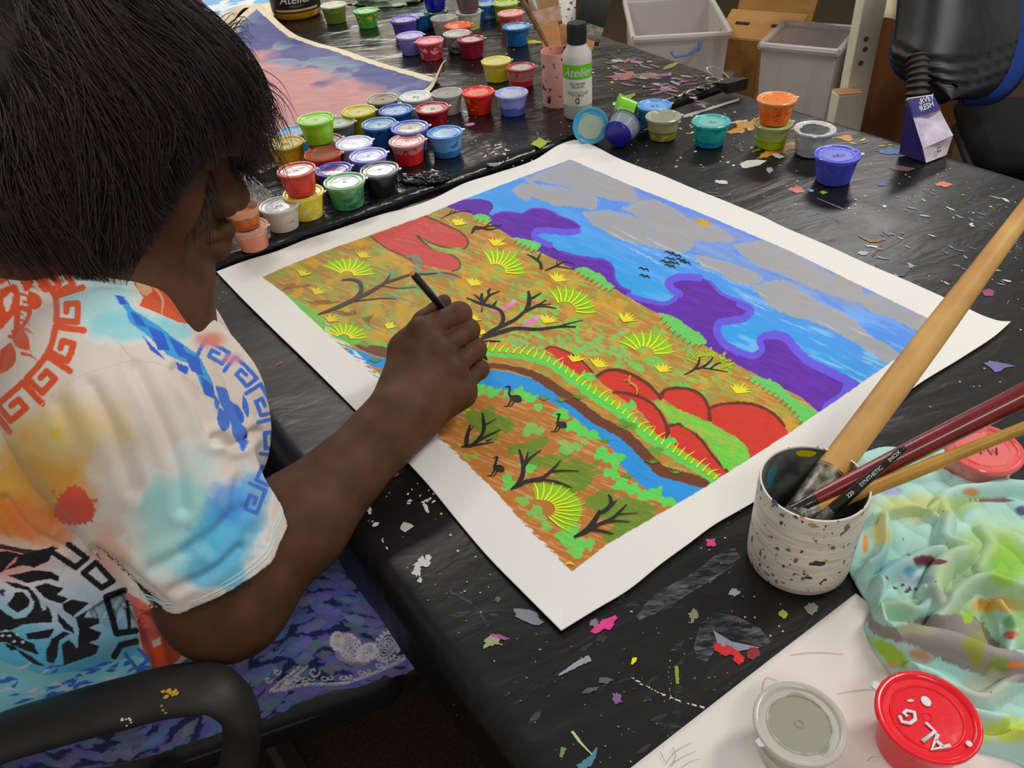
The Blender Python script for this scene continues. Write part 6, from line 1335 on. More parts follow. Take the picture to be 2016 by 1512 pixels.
def out_dab(px, py, rw, rh, c):
    d_ = ray(px, py); A_ = d_[0]**2+d_[1]**2; q = CC-MG; B_2 = 2*(q[0]*d_[0]+q[1]*d_[1]); C_ = q[0]**2+q[1]**2-(mr+.0003)**2; disc = B_2*B_2-4*A_*C_
    if disc < 0: return
    t = (-B_2-math.sqrt(disc))/(2*A_); p = CC+d_*t-MG; a0 = math.atan2(p[1], p[0]); pts = []
    for k in range(10): tt = 2*math.pi*k/10; j = rg.uniform(.7, 1.25); a = a0+rw/mr*math.cos(tt)*j; pts.append(((mr+.0003)*math.cos(a), (mr+.0003)*math.sin(a), p[2]+rh*math.sin(tt)*j))
    out.add(pts, [tuple(range(10))], c)
out_dab(1610, 1110, .007, .0035, C(48, 46, 48)); out_dab(1592, 1138, .0035, .0018, C(50, 48, 50)); out_dab(1530, 1080, .002, .002, C(90, 84, 78)); out_dab(1540, 1015, .0022, .0022, C(110, 104, 96)); out_dab(1538, 1030, .0018, .0025, C(80, 74, 70)); out_dab(1510, 1130, .004, .002, C(170, 110, 100)); out_dab(1566, 1018, .002, .002, C(110, 90, 80)); out_dab(1600, 1035, .0045, .0025, C(160, 150, 90)); out_dab(1668, 1040, .003, .004, C(110, 104, 110)); out_dab(1480, 1060, .0015, .005, C(90, 80, 50)); out_dab(1498, 960, .0015, .004, C(60, 80, 120)); out_dab(1525, 990, .004, .0035, C(90, 110, 140)); out_dab(1551, 1083, .0024, .0018, C(120, 114, 100))
out.build('paint_fleck_marking', col_mat('dried_fleck', .4), mug, colors=True, autos=0)
m_tan = mat('bare_wood_handle', C(204, 160, 92), .5, .4, noise=.3, nscale=14, stretch=(1, 1, 1), col2=C(180, 126, 70)); m_red = mat('red_lacquer', C(124, 24, 26), .25, .5, coat=.5, noise=.3, nscale=60); m_ochre = mat('ochre_lacquer', C(190, 142, 58), .35, .5, noise=.2, nscale=30); m_dirty = mat('dirty_ferrule', C(150, 148, 134), .4, metal=.5, noise=.5, nscale=120, col2=C(70, 70, 58))
br = mat('clogged_bristle', C(80, 78, 66), .8)
dR = float(proj(MG+[0, 0, mh])[2])
brush('paintbrush', D(1634, 930, dR+.026), D(2052, 372, dR+.10), .0135, .0085, m_tan, 'thick bare wooden paintbrush with grey ferrule leaning out of the white mug', ferr=(.050, .0125, m_dirty, 1.0), brist=(.03, br, 1.1), bulge=1.12)
brush('paintbrush', D(1604, 985, dR+.010), D(2060, 756, dR-.030), .0072, .0098, m_red, 'glossy dark red paintbrush leaning from the mug toward the right', ferr=(.020, .0068, m_blackgloss, 1.0), brist=(.02, br, 1.0), bulge=1.06)
brush('paintbrush', D(1612, 1004, dR+.004), D(2060, 824, dR-.045), .0050, .0046, m_ochre, 'slender ochre paintbrush lying lowest across the mug rim', ferr=(.012, .005, m_dirty, 1.0), brist=(.015, br, 1.0), bulge=1.2)
bk = brush('paintbrush', D(1636, 1006, dR-.006), D(1782, 880, dR-.034), .0050, .0028, m_blackgloss, 'short black paintbrush with white lettering, uppermost in the white mug', ferr=(.012, .0048, m_dirty, 1.0), brist=(.015, br, 1.0))
# lettering helper: turns a line of type into a mesh laid on a plane or wrapped round a cylinder
def type_mesh(s, size, shear=0.0, fmap=None, name='lettering', mt=None, parent=None, align='CENTER', bold=0.0):
    cu = bpy.data.curves.new('type', 'FONT'); cu.body = s; cu.size = size; cu.shear = shear; cu.align_x = align; cu.align_y = 'CENTER'; cu.offset = bold; cu.resolution_u = 3
    o = bpy.data.objects.new('type', cu); link(o); dg = bpy.context.evaluated_depsgraph_get(); me = o.evaluated_get(dg).to_mesh()
    Vt = [np.array(v.co) for v in me.vertices]; Fc = [tuple(p.vertices) for p in me.polygons]; o.evaluated_get(dg).to_mesh_clear(); bpy.data.objects.remove(o); bpy.data.curves.remove(cu)
    return mesh_obj(name, [fmap(v) for v in Vt], Fc, mt, parent, smooth=False)
m_wht = mat('white_print', (.75, .75, .74), .5); m_blk = mat('black_print', (.015, .015, .015), .5)
A_ = D(1636, 1006, dR-.006); Bb = D(1782, 880, dR-.034); ax = (Bb-A_)/np.linalg.norm(Bb-A_); vw = -ray(1710, 940); vw /= np.linalg.norm(vw); vw -= ax*(vw@ax); vw /= np.linalg.norm(vw); sd2 = np.cross(vw, ax)
for s_, pos in (('220', .022), ('SYNTHETIC', .044), ('INOX', .068)):
    type_mesh(s_, .0044, 0, lambda v, pos=pos: ax*(pos+v[0])+sd2*v[1]+vw*(.0050-.0022*(pos/.09)+.0003-v[1]**2*60), 'lettering', m_wht, bk, bold=.0001)
# ------------------------------------------------------------------ drawing paper in the near corner
def flat_sheet(name, pxs, z, mt, thick=.0006, n=40, lift=None, col=None):
    a, b, c, d = [np.array(q, float) for q in pxs]; W = [U(*q, z)[:2] for q in (a, b, c, d)]
    u = np.linspace(0, 1, n)[:, None, None]; v = np.linspace(0, 1, n)[None, :, None]
    P = (1-u)*(1-v)*W[0]+u*(1-v)*W[1]+u*v*W[2]+(1-u)*v*W[3]
    Z = np.full(P.shape[:2], z)+(lift(u[..., 0], v[..., 0]) if lift else 0); Q = np.concatenate([P, Z[..., None]], -1)
    V, Fq = rim_solid(Q, thick); return mesh_obj(name, V, Fq[:, ::-1], mt, col=col), Q
m_paper = mat('drawing_paper', C(214, 206, 200), .8, .2, bmp=.08, bscale=700)
pap, PQ = flat_sheet('drawing_paper', ((1685, 1168), (1160, 1574), (1800, 2300), (2200, 1560)), .7424, m_paper, lift=lambda u, v: .0012*(1-u)*(1-v)*0+.0006*np.sin(u*5+v*3))
tag(pap, 'white drawing paper with faint pencil lines under the grey and red lidded cups', 'paper')
pc = []
for L_ in ([(1555, 1290), (1600, 1285), (1660, 1288)], [(1648, 1366), (1700, 1358), (1755, 1358)], [(1500, 1360), (1508, 1335), (1530, 1340)], [(1310, 1505), (1330, 1480), (1362, 1462)], [(1318, 1508), (1345, 1490), (1370, 1480)], [(1325, 1470), (1330, 1490), (1322, 1510)], [(1300, 1480), (1310, 1500)], [(1340, 1512), (1360, 1500), (1380, 1495)], [(1708, 1500), (1715, 1492), (1735, 1492)]):
    pc.append((spline(L_, 10), [.8, 1.0, .7], C(150, 144, 140)))
strokes_obj('pencil_marking', pc, col_mat('pencil', .8), pap, lambda q: np.full(len(q), .7434), .0004)

# ------------------------------------------------------------------ paint-stained rag
def draw_rag():
    R = Raster(1640, 840, 2200, 1620, 1.2, C(166, 206, 198)); rnd = random.Random(8)
    R.im = R.im*(1+.10*(fbm(R.X/50, R.Y/50, 70, 3)-.5)[..., None])
    def wash(x, y, rx, ry, c, op=.9, soft=.5, sd=0, ang=0):
        q, w = math.cos(ang), math.sin(ang); a = ((R.X-x)*q+(R.Y-y)*w)/rx; b = (-(R.X-x)*w+(R.Y-y)*q)/ry
        m = np.clip((1-np.hypot(a, b)-.9*(fbm(R.X/22, R.Y/22, 80+sd, 4)-.5))/soft, 0, 1)*op; R.im[:] = R.im*(1-m[..., None])+np.asarray(c)*m[..., None]
    for i, a in enumerate(((1910, 1120, 110, 90, C(162, 186, 140), .8, .6), (1960, 1060, 90, 60, C(170, 196, 120), .7, .6), (1800, 1000, 120, 34, C(186, 190, 110), .8, .5), (1735, 1045, 22, 34, C(206, 190, 110), .9, .4), (1890, 990, 60, 20, C(176, 196, 110), .7, .5), (1985, 1110, 50, 60, C(140, 190, 36), .85, .5), (1900, 1210, 70, 40, C(150, 180, 80), .7, .6), (1980, 1190, 70, 18, C(206, 160, 70), .95, .4), (1996, 1222, 26, 16, C(96, 172, 96), .9, .4), (1770, 1200, 50, 30, C(150, 180, 130), .7, .5), (1860, 1160, 30, 60, C(176, 196, 140), .7, .5),
                         (1850, 1175, 40, 24, C(140, 150, 150), .6, .5), (1750, 1120, 50, 20, C(136, 190, 196), .8, .5), (1800, 1140, 50, 12, C(150, 160, 170), .8, .5), (1820, 1105, 26, 12, C(112, 52, 66), 1, .2), (1850, 1106, 20, 6, C(112, 52, 66), 1, .2), (1790, 1125, 12, 12, C(80, 130, 180), .7, .5))): wash(*a, sd=i)
    R.poly([(1708, 1200), (1740, 1232), (1830, 1212), (1930, 1222), (1962, 1262), (2020, 1290), (2100, 1330), (2040, 1345), (1900, 1318), (1790, 1268), (1712, 1240)], C(140, 134, 128), 3)
    for i, a in enumerate(((1920, 1272, 28, 44, C(136, 142, 44), .9, .5), (1965, 1312, 32, 26, C(120, 138, 60), .9, .4), (1800, 1240, 60, 14, C(150, 156, 110), .6, .5), (1750, 1285, 60, 18, C(150, 190, 40), .95, .3, 0, .6), (1812, 1292, 30, 14, C(190, 126, 100), .9, .4, 0, .4), (1834, 1338, 22, 12, C(54, 112, 180), 1, .25, 0, .4), (1992, 1250, 18, 9, C(206, 40, 46), 1, .2), (2004, 1310, 20, 6, C(222, 120, 40), 1, .3), (1905, 1216, 12, 12, C(150, 196, 30), .9, .3), (1704, 1070, 6, 20, C(216, 140, 50), .9, .3), (1908, 970, 20, 12, C(196, 130, 60), .9, .4), (1752, 968, 26, 9, C(150, 150, 206), .8, .5), (1880, 1380, 120, 40, C(176, 186, 170), .8, .5), (1990, 1440, 70, 34, C(190, 206, 60), .9, .5), (1950, 1350, 60, 30, C(176, 178, 160), .8, .5), (1760, 1310, 20, 10, C(206, 150, 120), .7, .5), (1960, 985, 50, 4, C(130, 60, 80), .9, .3), (2010, 1005, 16, 12, C(70, 60, 110), .9, .3), (2060, 1200, 90, 120, C(160, 186, 120), .8, .5))): wash(*a[:7], sd=30+i, ang=a[8] if len(a) > 8 else 0)
    for x, y in ((1778, 1152), (1790, 1160), (1762, 1158), (1802, 1160), (1785, 1164), (1748, 1138)): R.blob(x, y, 5, 2.5, C(120, 60, 66), 1)
    for k in range(24): R.blob(rnd.uniform(1700, 2010), rnd.uniform(900, 1440), rnd.uniform(1, 3), rnd.uniform(1, 2), rnd.choice([C(110, 60, 60), C(230, 230, 226), C(90, 100, 60), C(60, 60, 64)]), .6)
    return R
RAGO = [(1688, 900), (1740, 886), (1800, 890), (1860, 888), (1930, 916), (2016, 962), (2110, 1000), (2170, 1120), (2190, 1300), (2150, 1480), (2060, 1530), (1990, 1500), (1905, 1474), (1850, 1446), (1790, 1382), (1745, 1322), (1712, 1272), (1702, 1238), (1712, 1196), (1694, 1168), (1672, 1128), (1664, 1108), (1684, 1060), (1694, 1004), (1684, 940)]
RIDG = [([(1714, 1200), (1722, 1230), (1790, 1250), (1880, 1280), (1960, 1305), (2060, 1320)], 17, 15), ([(1730, 1188), (1770, 1190), (1818, 1203), (1832, 1188), (1820, 1165)], 11, 6), ([(1716, 1170), (1756, 1125), (1808, 1102), (1850, 1098)], 13, 8), ([(1846, 1206), (1836, 1160), (1856, 1118), (1902, 1096), (1856, 1076), (1862, 1030)], 16, 9),
        ([(1862, 1030), (1852, 1000), (1900, 972), (2030, 955)], 14, 10), ([(1846, 1232), (1895, 1172), (1935, 1156), (1990, 1170), (2060, 1188)], 17, 8), ([(1692, 1010), (1760, 1008), (1805, 1008), (1850, 1030)], 9, 6), ([(1694, 1105), (1726, 1098), (1740, 1060), (1742, 1018)], 12, 5), ([(1826, 1020), (1868, 985), (1912, 962)], 13, 6), ([(1706, 1250), (1745, 1295), (1800, 1335), (1870, 1375), (1980, 1405)], 9, 6), ([(1796, 1305), (1880, 1350), (1940, 1368), (2010, 1340)], 10, 7), ([(1950, 1195), (1962, 1255), (1996, 1300)], -12, 7), ([(1840, 1090), (1835, 1130), (1800, 1160)], -7, 6), ([(1975, 1200), (2000, 1240), (1985, 1290)], 10, 6), ([(1930, 1040), (1950, 1080), (1930, 1120)], 8, 9), ([(1900, 1420), (1960, 1440), (2040, 1440)], 9, 9), ([(1750, 930), (1800, 935), (1860, 925)], 5, 10)]
NT, NR = 420, 190
O_ = UV(np.array(spline(RAGO+[RAGO[0]], NT+1))[:-1], .742)[:, :2]; cen = U(1880, 1180, .742)[:2]
sr = np.linspace(.015, 1, NR)[None, :, None]; RX = cen+(O_[:, None]-cen)*sr
S_ = np.broadcast_to(sr[..., 0], RX.shape[:2])
def folds(x, y, ang, f, sd):                  # rounded rolls with sharp valleys between them
    c, q = math.cos(ang), math.sin(ang); ph = (x*c+y*q)*f+1.7*fbm(x*8, y*8, sd, 3); return np.abs(np.sin(math.pi*ph))**.8*(.45+.75*vn(x*14, y*14, sd+2))
hgt = .003+.012*(1-S_**2.2)+(np.maximum(.015*folds(RX[..., 0], RX[..., 1], 1.1, 17, 91), .014*folds(RX[..., 0], RX[..., 1], -.45, 15, 95))+.004*folds(RX[..., 0], RX[..., 1], .4, 40, 99))*(1-S_**8)
rollh = np.zeros(RX.shape[:2])
wx = RX+.006*np.stack([vn(RX[..., 0]*40, RX[..., 1]*40, 93)-.5, vn(RX[..., 0]*40, RX[..., 1]*40, 94)-.5], -1)
for L_, hh, ww in RIDG:
    Q = UV(np.array(spline(L_, 40)), .768)[:, :2]; d = np.full(RX.shape[:2], 1e9)
    for i in range(len(Q)-1):
        a, b = Q[i], Q[i+1]; ab = b-a; t = np.clip(((wx-a)@ab)/(ab@ab+1e-12), 0, 1); d = np.minimum(d, np.hypot(wx[..., 0]-a[0]-t*ab[0], wx[..., 1]-a[1]-t*ab[1]))
    w = ww*.00062; env = np.clip((1.02-S_)*8, 0, 1); rr_ = np.sqrt(np.clip(1-(d/(1.7*w))**2, 0, 1))*env
    if hh > 0: rollh = np.maximum(rollh, (.0105+.0011*hh)*rr_+.012*(1-S_**2.2)*(rr_ > 0))
    else: hgt = hgt+.001*hh*rr_
hgt = np.maximum(np.maximum(hgt*.85, rollh*1.05), .0032)+.0012*np.sin(np.linspace(0, 60, NT))[:, None]*S_**6
RP = np.concatenate([RX, (.7424+hgt)[..., None]], -1)
i = np.arange(NT*(NR-1)); a_ = i//(NR-1); b_i = i % (NR-1); nx_ = (a_+1) % NT; RQ = np.stack([a_*NR+b_i, a_*NR+b_i+1, nx_*NR+b_i+1, nx_*NR+b_i], -1)
Vr = np.vstack([RP.reshape(-1, 3), RP[:, -1]-[0, 0, .0045]]); edge = np.stack([np.arange(NT)*NR+NR-1, NT*NR+np.arange(NT), NT*NR+(np.arange(NT)+1) % NT, ((np.arange(NT)+1) % NT)*NR+NR-1], -1)
Vr = np.vstack([Vr, RP[:, 0].mean(0)[None]]); capf = np.stack([np.full(NT, len(Vr)-1), np.arange(NT)*NR, ((np.arange(NT)+1) % NT)*NR, ((np.arange(NT)+1) % NT)*NR], -1)
RRG = draw_rag(); pr = proj(Vr)[:, :2]; rc = RRG.sample(np.stack([np.clip(pr[:, 0], 1642, 2196), np.clip(pr[:, 1], 842, 1616)], -1))
faces = [tuple(q) for q in np.vstack([RQ, edge])]+[(int(q[0]), int(q[1]), int(q[2])) for q in capf]
rag = mesh_obj('painting_rag', Vr, faces, col_mat('stained_cloth', .8, .2, .06, 400, .25, 1500, sheen=.2, bdist=.0004), col=rc)
tag(rag, 'crumpled mint green rag stained with many paints, beside the mug of brushes', 'rag')

# ------------------------------------------------------------------ the two near cups
g1, z1 = paint_cup(1574, 1424, 172, .7434, C(176, 170, 156), 'clear cup with a ringed lid over pale grey paint on the drawing paper', upper=C(176, 168, 160), clear=.3, fill=.5, sm=.1, smear=C(180, 174, 164), lid=C(186, 178, 170), lid2=C(150, 148, 134), lid_a=.9, tab=200, group=GN)
g2, z2 = paint_cup(1826, 1410, 188, .7434, C(214, 14, 28), 'scarlet paint cup lettered in white on its lid, on the drawing paper', upper=C(206, 110, 110), clear=.2, fill=.75, sm=.1, lid=C(224, 20, 36), lid2=C(222, 24, 40), tab=135, lid_a=1.0, group=GN)
l2 = [c for c in g2.children if c.name.startswith('lid')][0]
writing('ALG', .0130, .0095, .0015, m_white_ink, l2, (-.0085, -.009, -.0002), math.radians(118))
V = MB(); V.lathe([(0, .0006), (.0030, .0004), (.0034, 0)], 12, c=(.004, .011, 0), sx=1.0, sy=1.2); V.lathe([(0, .0006), (.0010, .0004), (.0014, 0)], 10, c=(-.0065, .0125, 0), sx=1.8, sy=.8); V.lathe([(0, .0006), (.0016, .0004), (.0022, 0)], 10, c=(.018, -.022, .0012)); dp = V.build('paint_dot', m_white_ink, l2); dp.location = (0, 0, -.0006)

# ------------------------------------------------------------------ dried paint on the sheeting
rs2 = random.Random(31)
def stain_mesh(name, parent, items, zf):
    V = []; Fc = []; Cc = []
    for pts, c in items:
        if zf is not zback:
            P = UV(np.asarray(pts, float), .7415); a, b = tcoord(P); 
            if a.min() < .004 or a.max() > A1-.03 or b.min() < .004: continue
        P = UV(np.asarray(pts, float), .7415 if zf is not zback else BZ); P[:, 2] = zf(P); b = len(V); ctr = P.mean(0); ctr[2] = zf(ctr[None])[0]+.0003; V += [ctr]+list(P); Cc += [c]*(len(P)+1)
        n = len(P); Fc += [(b, b+1+i, b+1+(i+1) % n) for i in range(n)]
    return mesh_obj(name, V, Fc, col_mat('dried_paint', .42, .45, .15, 120, .3, 500), parent, col=np.array(Cc))
zfront = lambda P: table_z(P[:, 0], P[:, 1])+.0007
zback = lambda P: back_z(P[:, 0], P[:, 1])+BZ-.74+.0007
def splat(x, y, rx, ry, c, ang=0.0, n=16, rough=.28, spikes=0):
    out = []
    for k in range(n):
        t = 2*math.pi*k/n; r = 1+rs2.uniform(-rough, rough)+(rs2.uniform(.2, .8) if spikes and rs2.random() < .3 else 0); u, v = rx*r*math.cos(t), ry*r*math.sin(t)
        out.append((x+u*math.cos(ang)-v*math.sin(ang), y+u*math.sin(ang)+v*math.cos(ang)))
    return (out, c)
def smear(P, w, c, rough=.25):
    P = spline(P, 18); t = np.gradient(P, axis=0); t /= np.linalg.norm(t, axis=1)[:, None]; nn = np.stack([-t[:, 1], t[:, 0]], 1); ww = np.interp(np.linspace(0, 1, 18), np.linspace(0, 1, len(w)), w)/2
    L = [tuple(P[i]+nn[i]*ww[i]*rs2.uniform(1-rough, 1+rough)) for i in range(18)]; Rr = [tuple(P[i]-nn[i]*ww[i]*rs2.uniform(1-rough, 1+rough)) for i in range(18)]
    return [([L[i], L[i+1], Rr[i+1], Rr[i]], c) for i in range(17)]
wh, gw, och, yl_, lb = C(190, 188, 184), C(104, 106, 112), C(170, 118, 34), C(186, 176, 40), C(120, 122, 160)
I = []
WI = []; WI += smear([(1452, 1086), (1418, 1106), (1378, 1136), (1300, 1182), (1256, 1216)], [24, 36, 30, 36, 12], C(122, 126, 134), .12); WI += smear([(1446, 1110), (1400, 1140), (1340, 1176)], [3, 5, 2], C(160, 164, 170))
WI += [([(1372, 1250), (1380, 1225), (1412, 1206), (1450, 1212), (1495, 1234), (1520, 1264), (1500, 1272), (1452, 1258), (1420, 1240), (1402, 1268), (1392, 1302), (1372, 1296), (1366, 1272)], C(128, 132, 144))]
I += [([(1404, 1240), (1440, 1262), (1496, 1274), (1450, 1282), (1412, 1264)], C(128, 132, 150)), splat(1430, 1277, 24, 12, C(188, 30, 30), .1, spikes=1), splat(1455, 1298, 11, 9, C(206, 30, 26)), splat(1484, 1284, 13, 13, C(130, 30, 30), .5), splat(1425, 1270, 8, 4, C(150, 140, 140))]
I += [splat(995, 1385, 24, 16, C(214, 204, 20), -.3, spikes=1), splat(1192, 1228, 24, 8, C(206, 50, 130), -.6, spikes=1), splat(1446, 1166, 11, 7, C(160, 162, 168)), splat(1400, 1068, 10, 6, C(200, 60, 120), .2, spikes=1), splat(1598, 1197, 14, 11, C(110, 116, 106), .4), splat(1040, 1212, 30, 11, C(116, 120, 126), .35), splat(982, 1252, 20, 4, C(150, 70, 146), .25), splat(968, 1262, 14, 8, C(150, 148, 110), -.2, spikes=1), splat(1248, 1299, 4, 8, C(220, 210, 20), .5), splat(1215, 1372, 8, 9, C(120, 80, 130), .3, spikes=1), splat(1170, 1225, 10, 7, C(120, 110, 116)), splat(980, 1179, 6, 5, C(80, 84, 86)), splat(1190, 1338, 14, 6, C(84, 84, 84)), splat(1160, 1358, 18, 5, C(80, 80, 80), -.3), splat(1542, 1207, 8, 6, C(150, 170, 40), 0, spikes=1), splat(1365, 1210, 8, 10, C(130, 128, 90), .3, spikes=1)]
I += smear([(1100, 1328), (1130, 1310), (1162, 1294)], [3, 10, 12], C(140, 144, 154)); WI += smear([(885, 1163), (930, 1188), (962, 1232)], [5, 4, 4], C(96, 98, 102)); WI += smear([(1332, 1306), (1336, 1370), (1322, 1446)], [8, 20, 10], C(50, 64, 52)); I += smear([(1332, 1310), (1334, 1345)], [8, 6], C(120, 150, 40))
I += smear([(1140, 1512), (1165, 1492), (1175, 1470)], [18, 14, 3], C(70, 120, 140)); I += smear([(1126, 1438), (1150, 1468), (1166, 1484)], [6, 5, 2], C(160, 190, 130)); I += smear([(1110, 1470), (1104, 1490)], [10, 6], C(110, 130, 90))
for a, b, n, w in (((990, 1428), (1056, 1512), 16, 5), ((1245, 1334), (1392, 1392), 22, 4), ((752, 1062), (818, 1158), 16, 6), ((1318, 1300), (1320, 1380), 9, 2)):
    for k in range(n):
        t = k/n+rs2.uniform(-.03, .03); I.append(splat(a[0]+(b[0]-a[0])*t+rs2.gauss(0, 1.5), a[1]+(b[1]-a[1])*t+8*math.sin(t*3), w*rs2.uniform(.3, 1.1), w*rs2.uniform(.2, .55), wh, math.atan2(b[1]-a[1], b[0]-a[0]), 9, .4))
I += [splat(770, 930, 18, 8, C(206, 110, 150), -.3), splat(800, 1036, 17, 9, C(176, 170, 158), -.1, 7, .35), splat(838, 998, 4, 11, wh, -.5), splat(725, 1001, 5, 11, wh, -.5), splat(739, 1031, 7, 4, wh, -.4), splat(832, 1107, 13, 8, wh, 0, spikes=1), splat(822, 1122, 7, 12, wh, .2, spikes=1), splat(826, 1142, 5, 4, wh), splat(843, 1096, 6, 6, wh), splat(545, 862, 4, 3, C(190, 50, 60)), splat(540, 796, 5, 6, C(180, 50, 60)), splat(550, 714, 8, 2, C(150, 40, 50), -.5)]
for k in range(22): I.append(splat(rs2.uniform(800, 870), rs2.uniform(955, 990), rs2.uniform(1, 5), rs2.uniform(1, 2.5), wh, rs2.uniform(-1, 0), 7))
for k in range(60): I.append(splat(rs2.uniform(700, 1000), rs2.uniform(950, 1400), rs2.uniform(.8, 3), rs2.uniform(.6, 1.6), rs2.choice([wh, wh, C(190, 180, 60), C(150, 150, 150)]), rs2.uniform(-1.5, 1.5), 7))
for k in range(90): I.append(splat(rs2.uniform(1000, 1480), rs2.uniform(1200, 1500), rs2.uniform(.8, 3), rs2.uniform(.6, 1.8), rs2.choice([wh, C(110, 112, 116), C(200, 60, 100), C(150, 160, 60), C(90, 92, 96)]), rs2.uniform(-1.5, 1.5), 7))
# right side
I += [([(1456, 322), (1470, 315), (1490, 313), (1510, 315), (1496, 324), (1470, 330), (1462, 330)], wh), splat(1420, 358, 12, 4, wh, .1), splat(1530, 305, 11, 4, wh, .2, spikes=1), splat(1478, 246, 26, 9, och, .1, 22, .3, 1), splat(1450, 256, 16, 5, och, -.2, spikes=1), splat(1525, 298, 38, 5, och, -.25, 20, .3, 1), splat(1560, 285, 22, 6, och, -.3, spikes=1), splat(1586, 250, 20, 9, och, 0, spikes=1), splat(1702, 230, 20, 6, C(206, 160, 40), .25, spikes=1), splat(1668, 272, 14, 4, och, .2, spikes=1), splat(1750, 297, 24, 5, C(40, 100, 170), .05, spikes=1), splat(1925, 319, 20, 6, C(40, 100, 170), .15, spikes=1), splat(1722, 252, 9, 5, C(40, 70, 130)), splat(1858, 362, 14, 5, C(190, 106, 66), .1), splat(1742, 405, 4, 3, wh), splat(1588, 222, 13, 6, C(110, 116, 160), .1), splat(1570, 373, 13, 6, C(180, 100, 80), .2, spikes=1), splat(1516, 333, 7, 6, C(130, 140, 150)), splat(1758, 530, 26, 16, C(66, 58, 74), .3, spikes=1), splat(1945, 575, 13, 7, C(140, 56, 100), .3), splat(1963, 718, 22, 8, C(104, 96, 150), .2, spikes=1), splat(1745, 452, 6, 3, C(90, 100, 120)), splat(1700, 497, 10, 4, C(150, 156, 180)), splat(1622, 378, 7, 3, C(110, 160, 40)), splat(1597, 374, 6, 3, C(90, 170, 190)), splat(1735, 362, 7, 3, C(40, 90, 160)), splat(1776, 330, 22, 5, C(90, 66, 70), .1), splat(1848, 306, 8, 3, C(190, 90, 50)), splat(1660, 330, 14, 5, C(90, 96, 100), .2)]
I += smear([(1346, 229), (1400, 212), (1462, 192)], [6, 5, 4], C(150, 152, 150)); I += smear([(1432, 242), (1472, 236)], [3, 3], C(170, 160, 160)); I += smear([(1690, 462), (1716, 473), (1744, 470)], [2, 6, 3], C(130, 86, 44)); I += smear([(1718, 503), (1736, 478)], [4, 6], C(84, 66, 36)); I += smear([(1608, 389), (1660, 410)], [1, 2], C(130, 110, 110)); I += smear([(1610, 230), (1640, 226)], [4, 5], C(130, 134, 170)); I += smear([(1480, 298), (1500, 290), (1530, 272)], [3, 8, 3], C(110, 120, 46)); I += smear([(1452, 282), (1460, 294)], [16, 8], C(70, 64, 40))
for k in range(90):
    x = rs2.gauss(1655, 42); y = 236+(x-1655)*.22+rs2.gauss(0, 20); I.append(splat(x, y, rs2.uniform(1.5, 10), rs2.uniform(.7, 2), rs2.choice([yl_, och, C(190, 176, 60), C(150, 60, 50), C(186, 186, 180), C(140, 150, 60)]), rs2.uniform(-.6, .3), 8, .35))
for k in range(40): I.append(splat(rs2.uniform(1330, 1480), rs2.uniform(205, 330), rs2.uniform(1, 5), rs2.uniform(.8, 2), rs2.choice([wh, yl_, C(190, 120, 40), wh]), rs2.uniform(-.6, .3), 7))
for k in range(60):
    x = rs2.uniform(1700, 1990); y = rs2.uniform(380, 560); I.append(splat(x, y, rs2.uniform(1, 12), rs2.uniform(.6, 2.2), rs2.choice([C(120, 122, 126), C(150, 152, 156), C(90, 90, 96), C(190, 190, 190)]), rs2.uniform(.1, .6), 8, .4))
for k in range(50): I.append(splat(rs2.uniform(1420, 2000), rs2.uniform(300, 420), rs2.uniform(1, 4), rs2.uniform(.6, 1.6), rs2.choice([wh, C(150, 120, 50), C(60, 120, 170), C(160, 100, 80), C(120, 120, 124)]), rs2.uniform(-.5, .5), 7))
for k in range(26):
    x = rs2.uniform(1280, 1420); y = 355+(x-1280)*.3+rs2.uniform(-14, 10); I.append(splat(x, y, rs2.uniform(4, 16), rs2.uniform(.8, 1.8), C(88, 82, 66), .15, 8))
for k in range(46):
    x, y = rs2.uniform(880, 1480), rs2.uniform(1130, 1500); a = rs2.uniform(-1, .2); l = rs2.uniform(14, 60); WI += smear([(x, y), (x+l*.5*math.cos(a), y+l*.5*math.sin(a)+2), (x+l*math.cos(a), y+l*math.sin(a))], [1, rs2.uniform(2, 16), 1], C(*([int(rs2.uniform(60, 104))]*3)))
for k in range(60):
    x, y = rs2.uniform(1300, 2000), rs2.uniform(200, 640); a = rs2.uniform(-.1, .5); l = rs2.uniform(14, 70); WI += smear([(x, y), (x+l*.5*math.cos(a), y+l*.5*math.sin(a)+1), (x+l*math.cos(a), y+l*math.sin(a))], [1, rs2.uniform(1, 9), 1], C(*([int(rs2.uniform(56, 96))]*3)))
stain_mesh('paint_stain', sheet, I, zfront)
so_ = stain_mesh('wiped_paint_stain', sheet, WI, lambda P: table_z(P[:, 0], P[:, 1])+.0004); wm = so_.data.materials[0]; wn = wm.node_tree; wb = wn.nodes['Principled BSDF']
wt_c = nd(wn, 'ShaderNodeTexCoord'); wmp = nd(wn, 'ShaderNodeMapping'); wmp.inputs['Rotation'].default_value = (0, 0, math.radians(-50)); wmp.inputs['Scale'].default_value = (1, 4, 1); wnn = nd(wn, 'ShaderNodeTexNoise', Scale=48.0, Detail=9.0, Roughness=.68); wr_ = nd(wn, 'ShaderNodeMapRange'); wr_.inputs['From Min'].default_value = .43; wr_.inputs['From Max'].default_value = .72; wr_.inputs['To Min'].default_value = .0; wr_.inputs['To Max'].default_value = .75
wn.links.new(wt_c.outputs['Object'], wmp.inputs[0]); wn.links.new(wmp.outputs[0], wnn.inputs['Vector']); wn.links.new(wnn.outputs['Fac'], wr_.inputs['Value']); wn.links.new(wr_.outputs[0], wb.inputs['Alpha'])
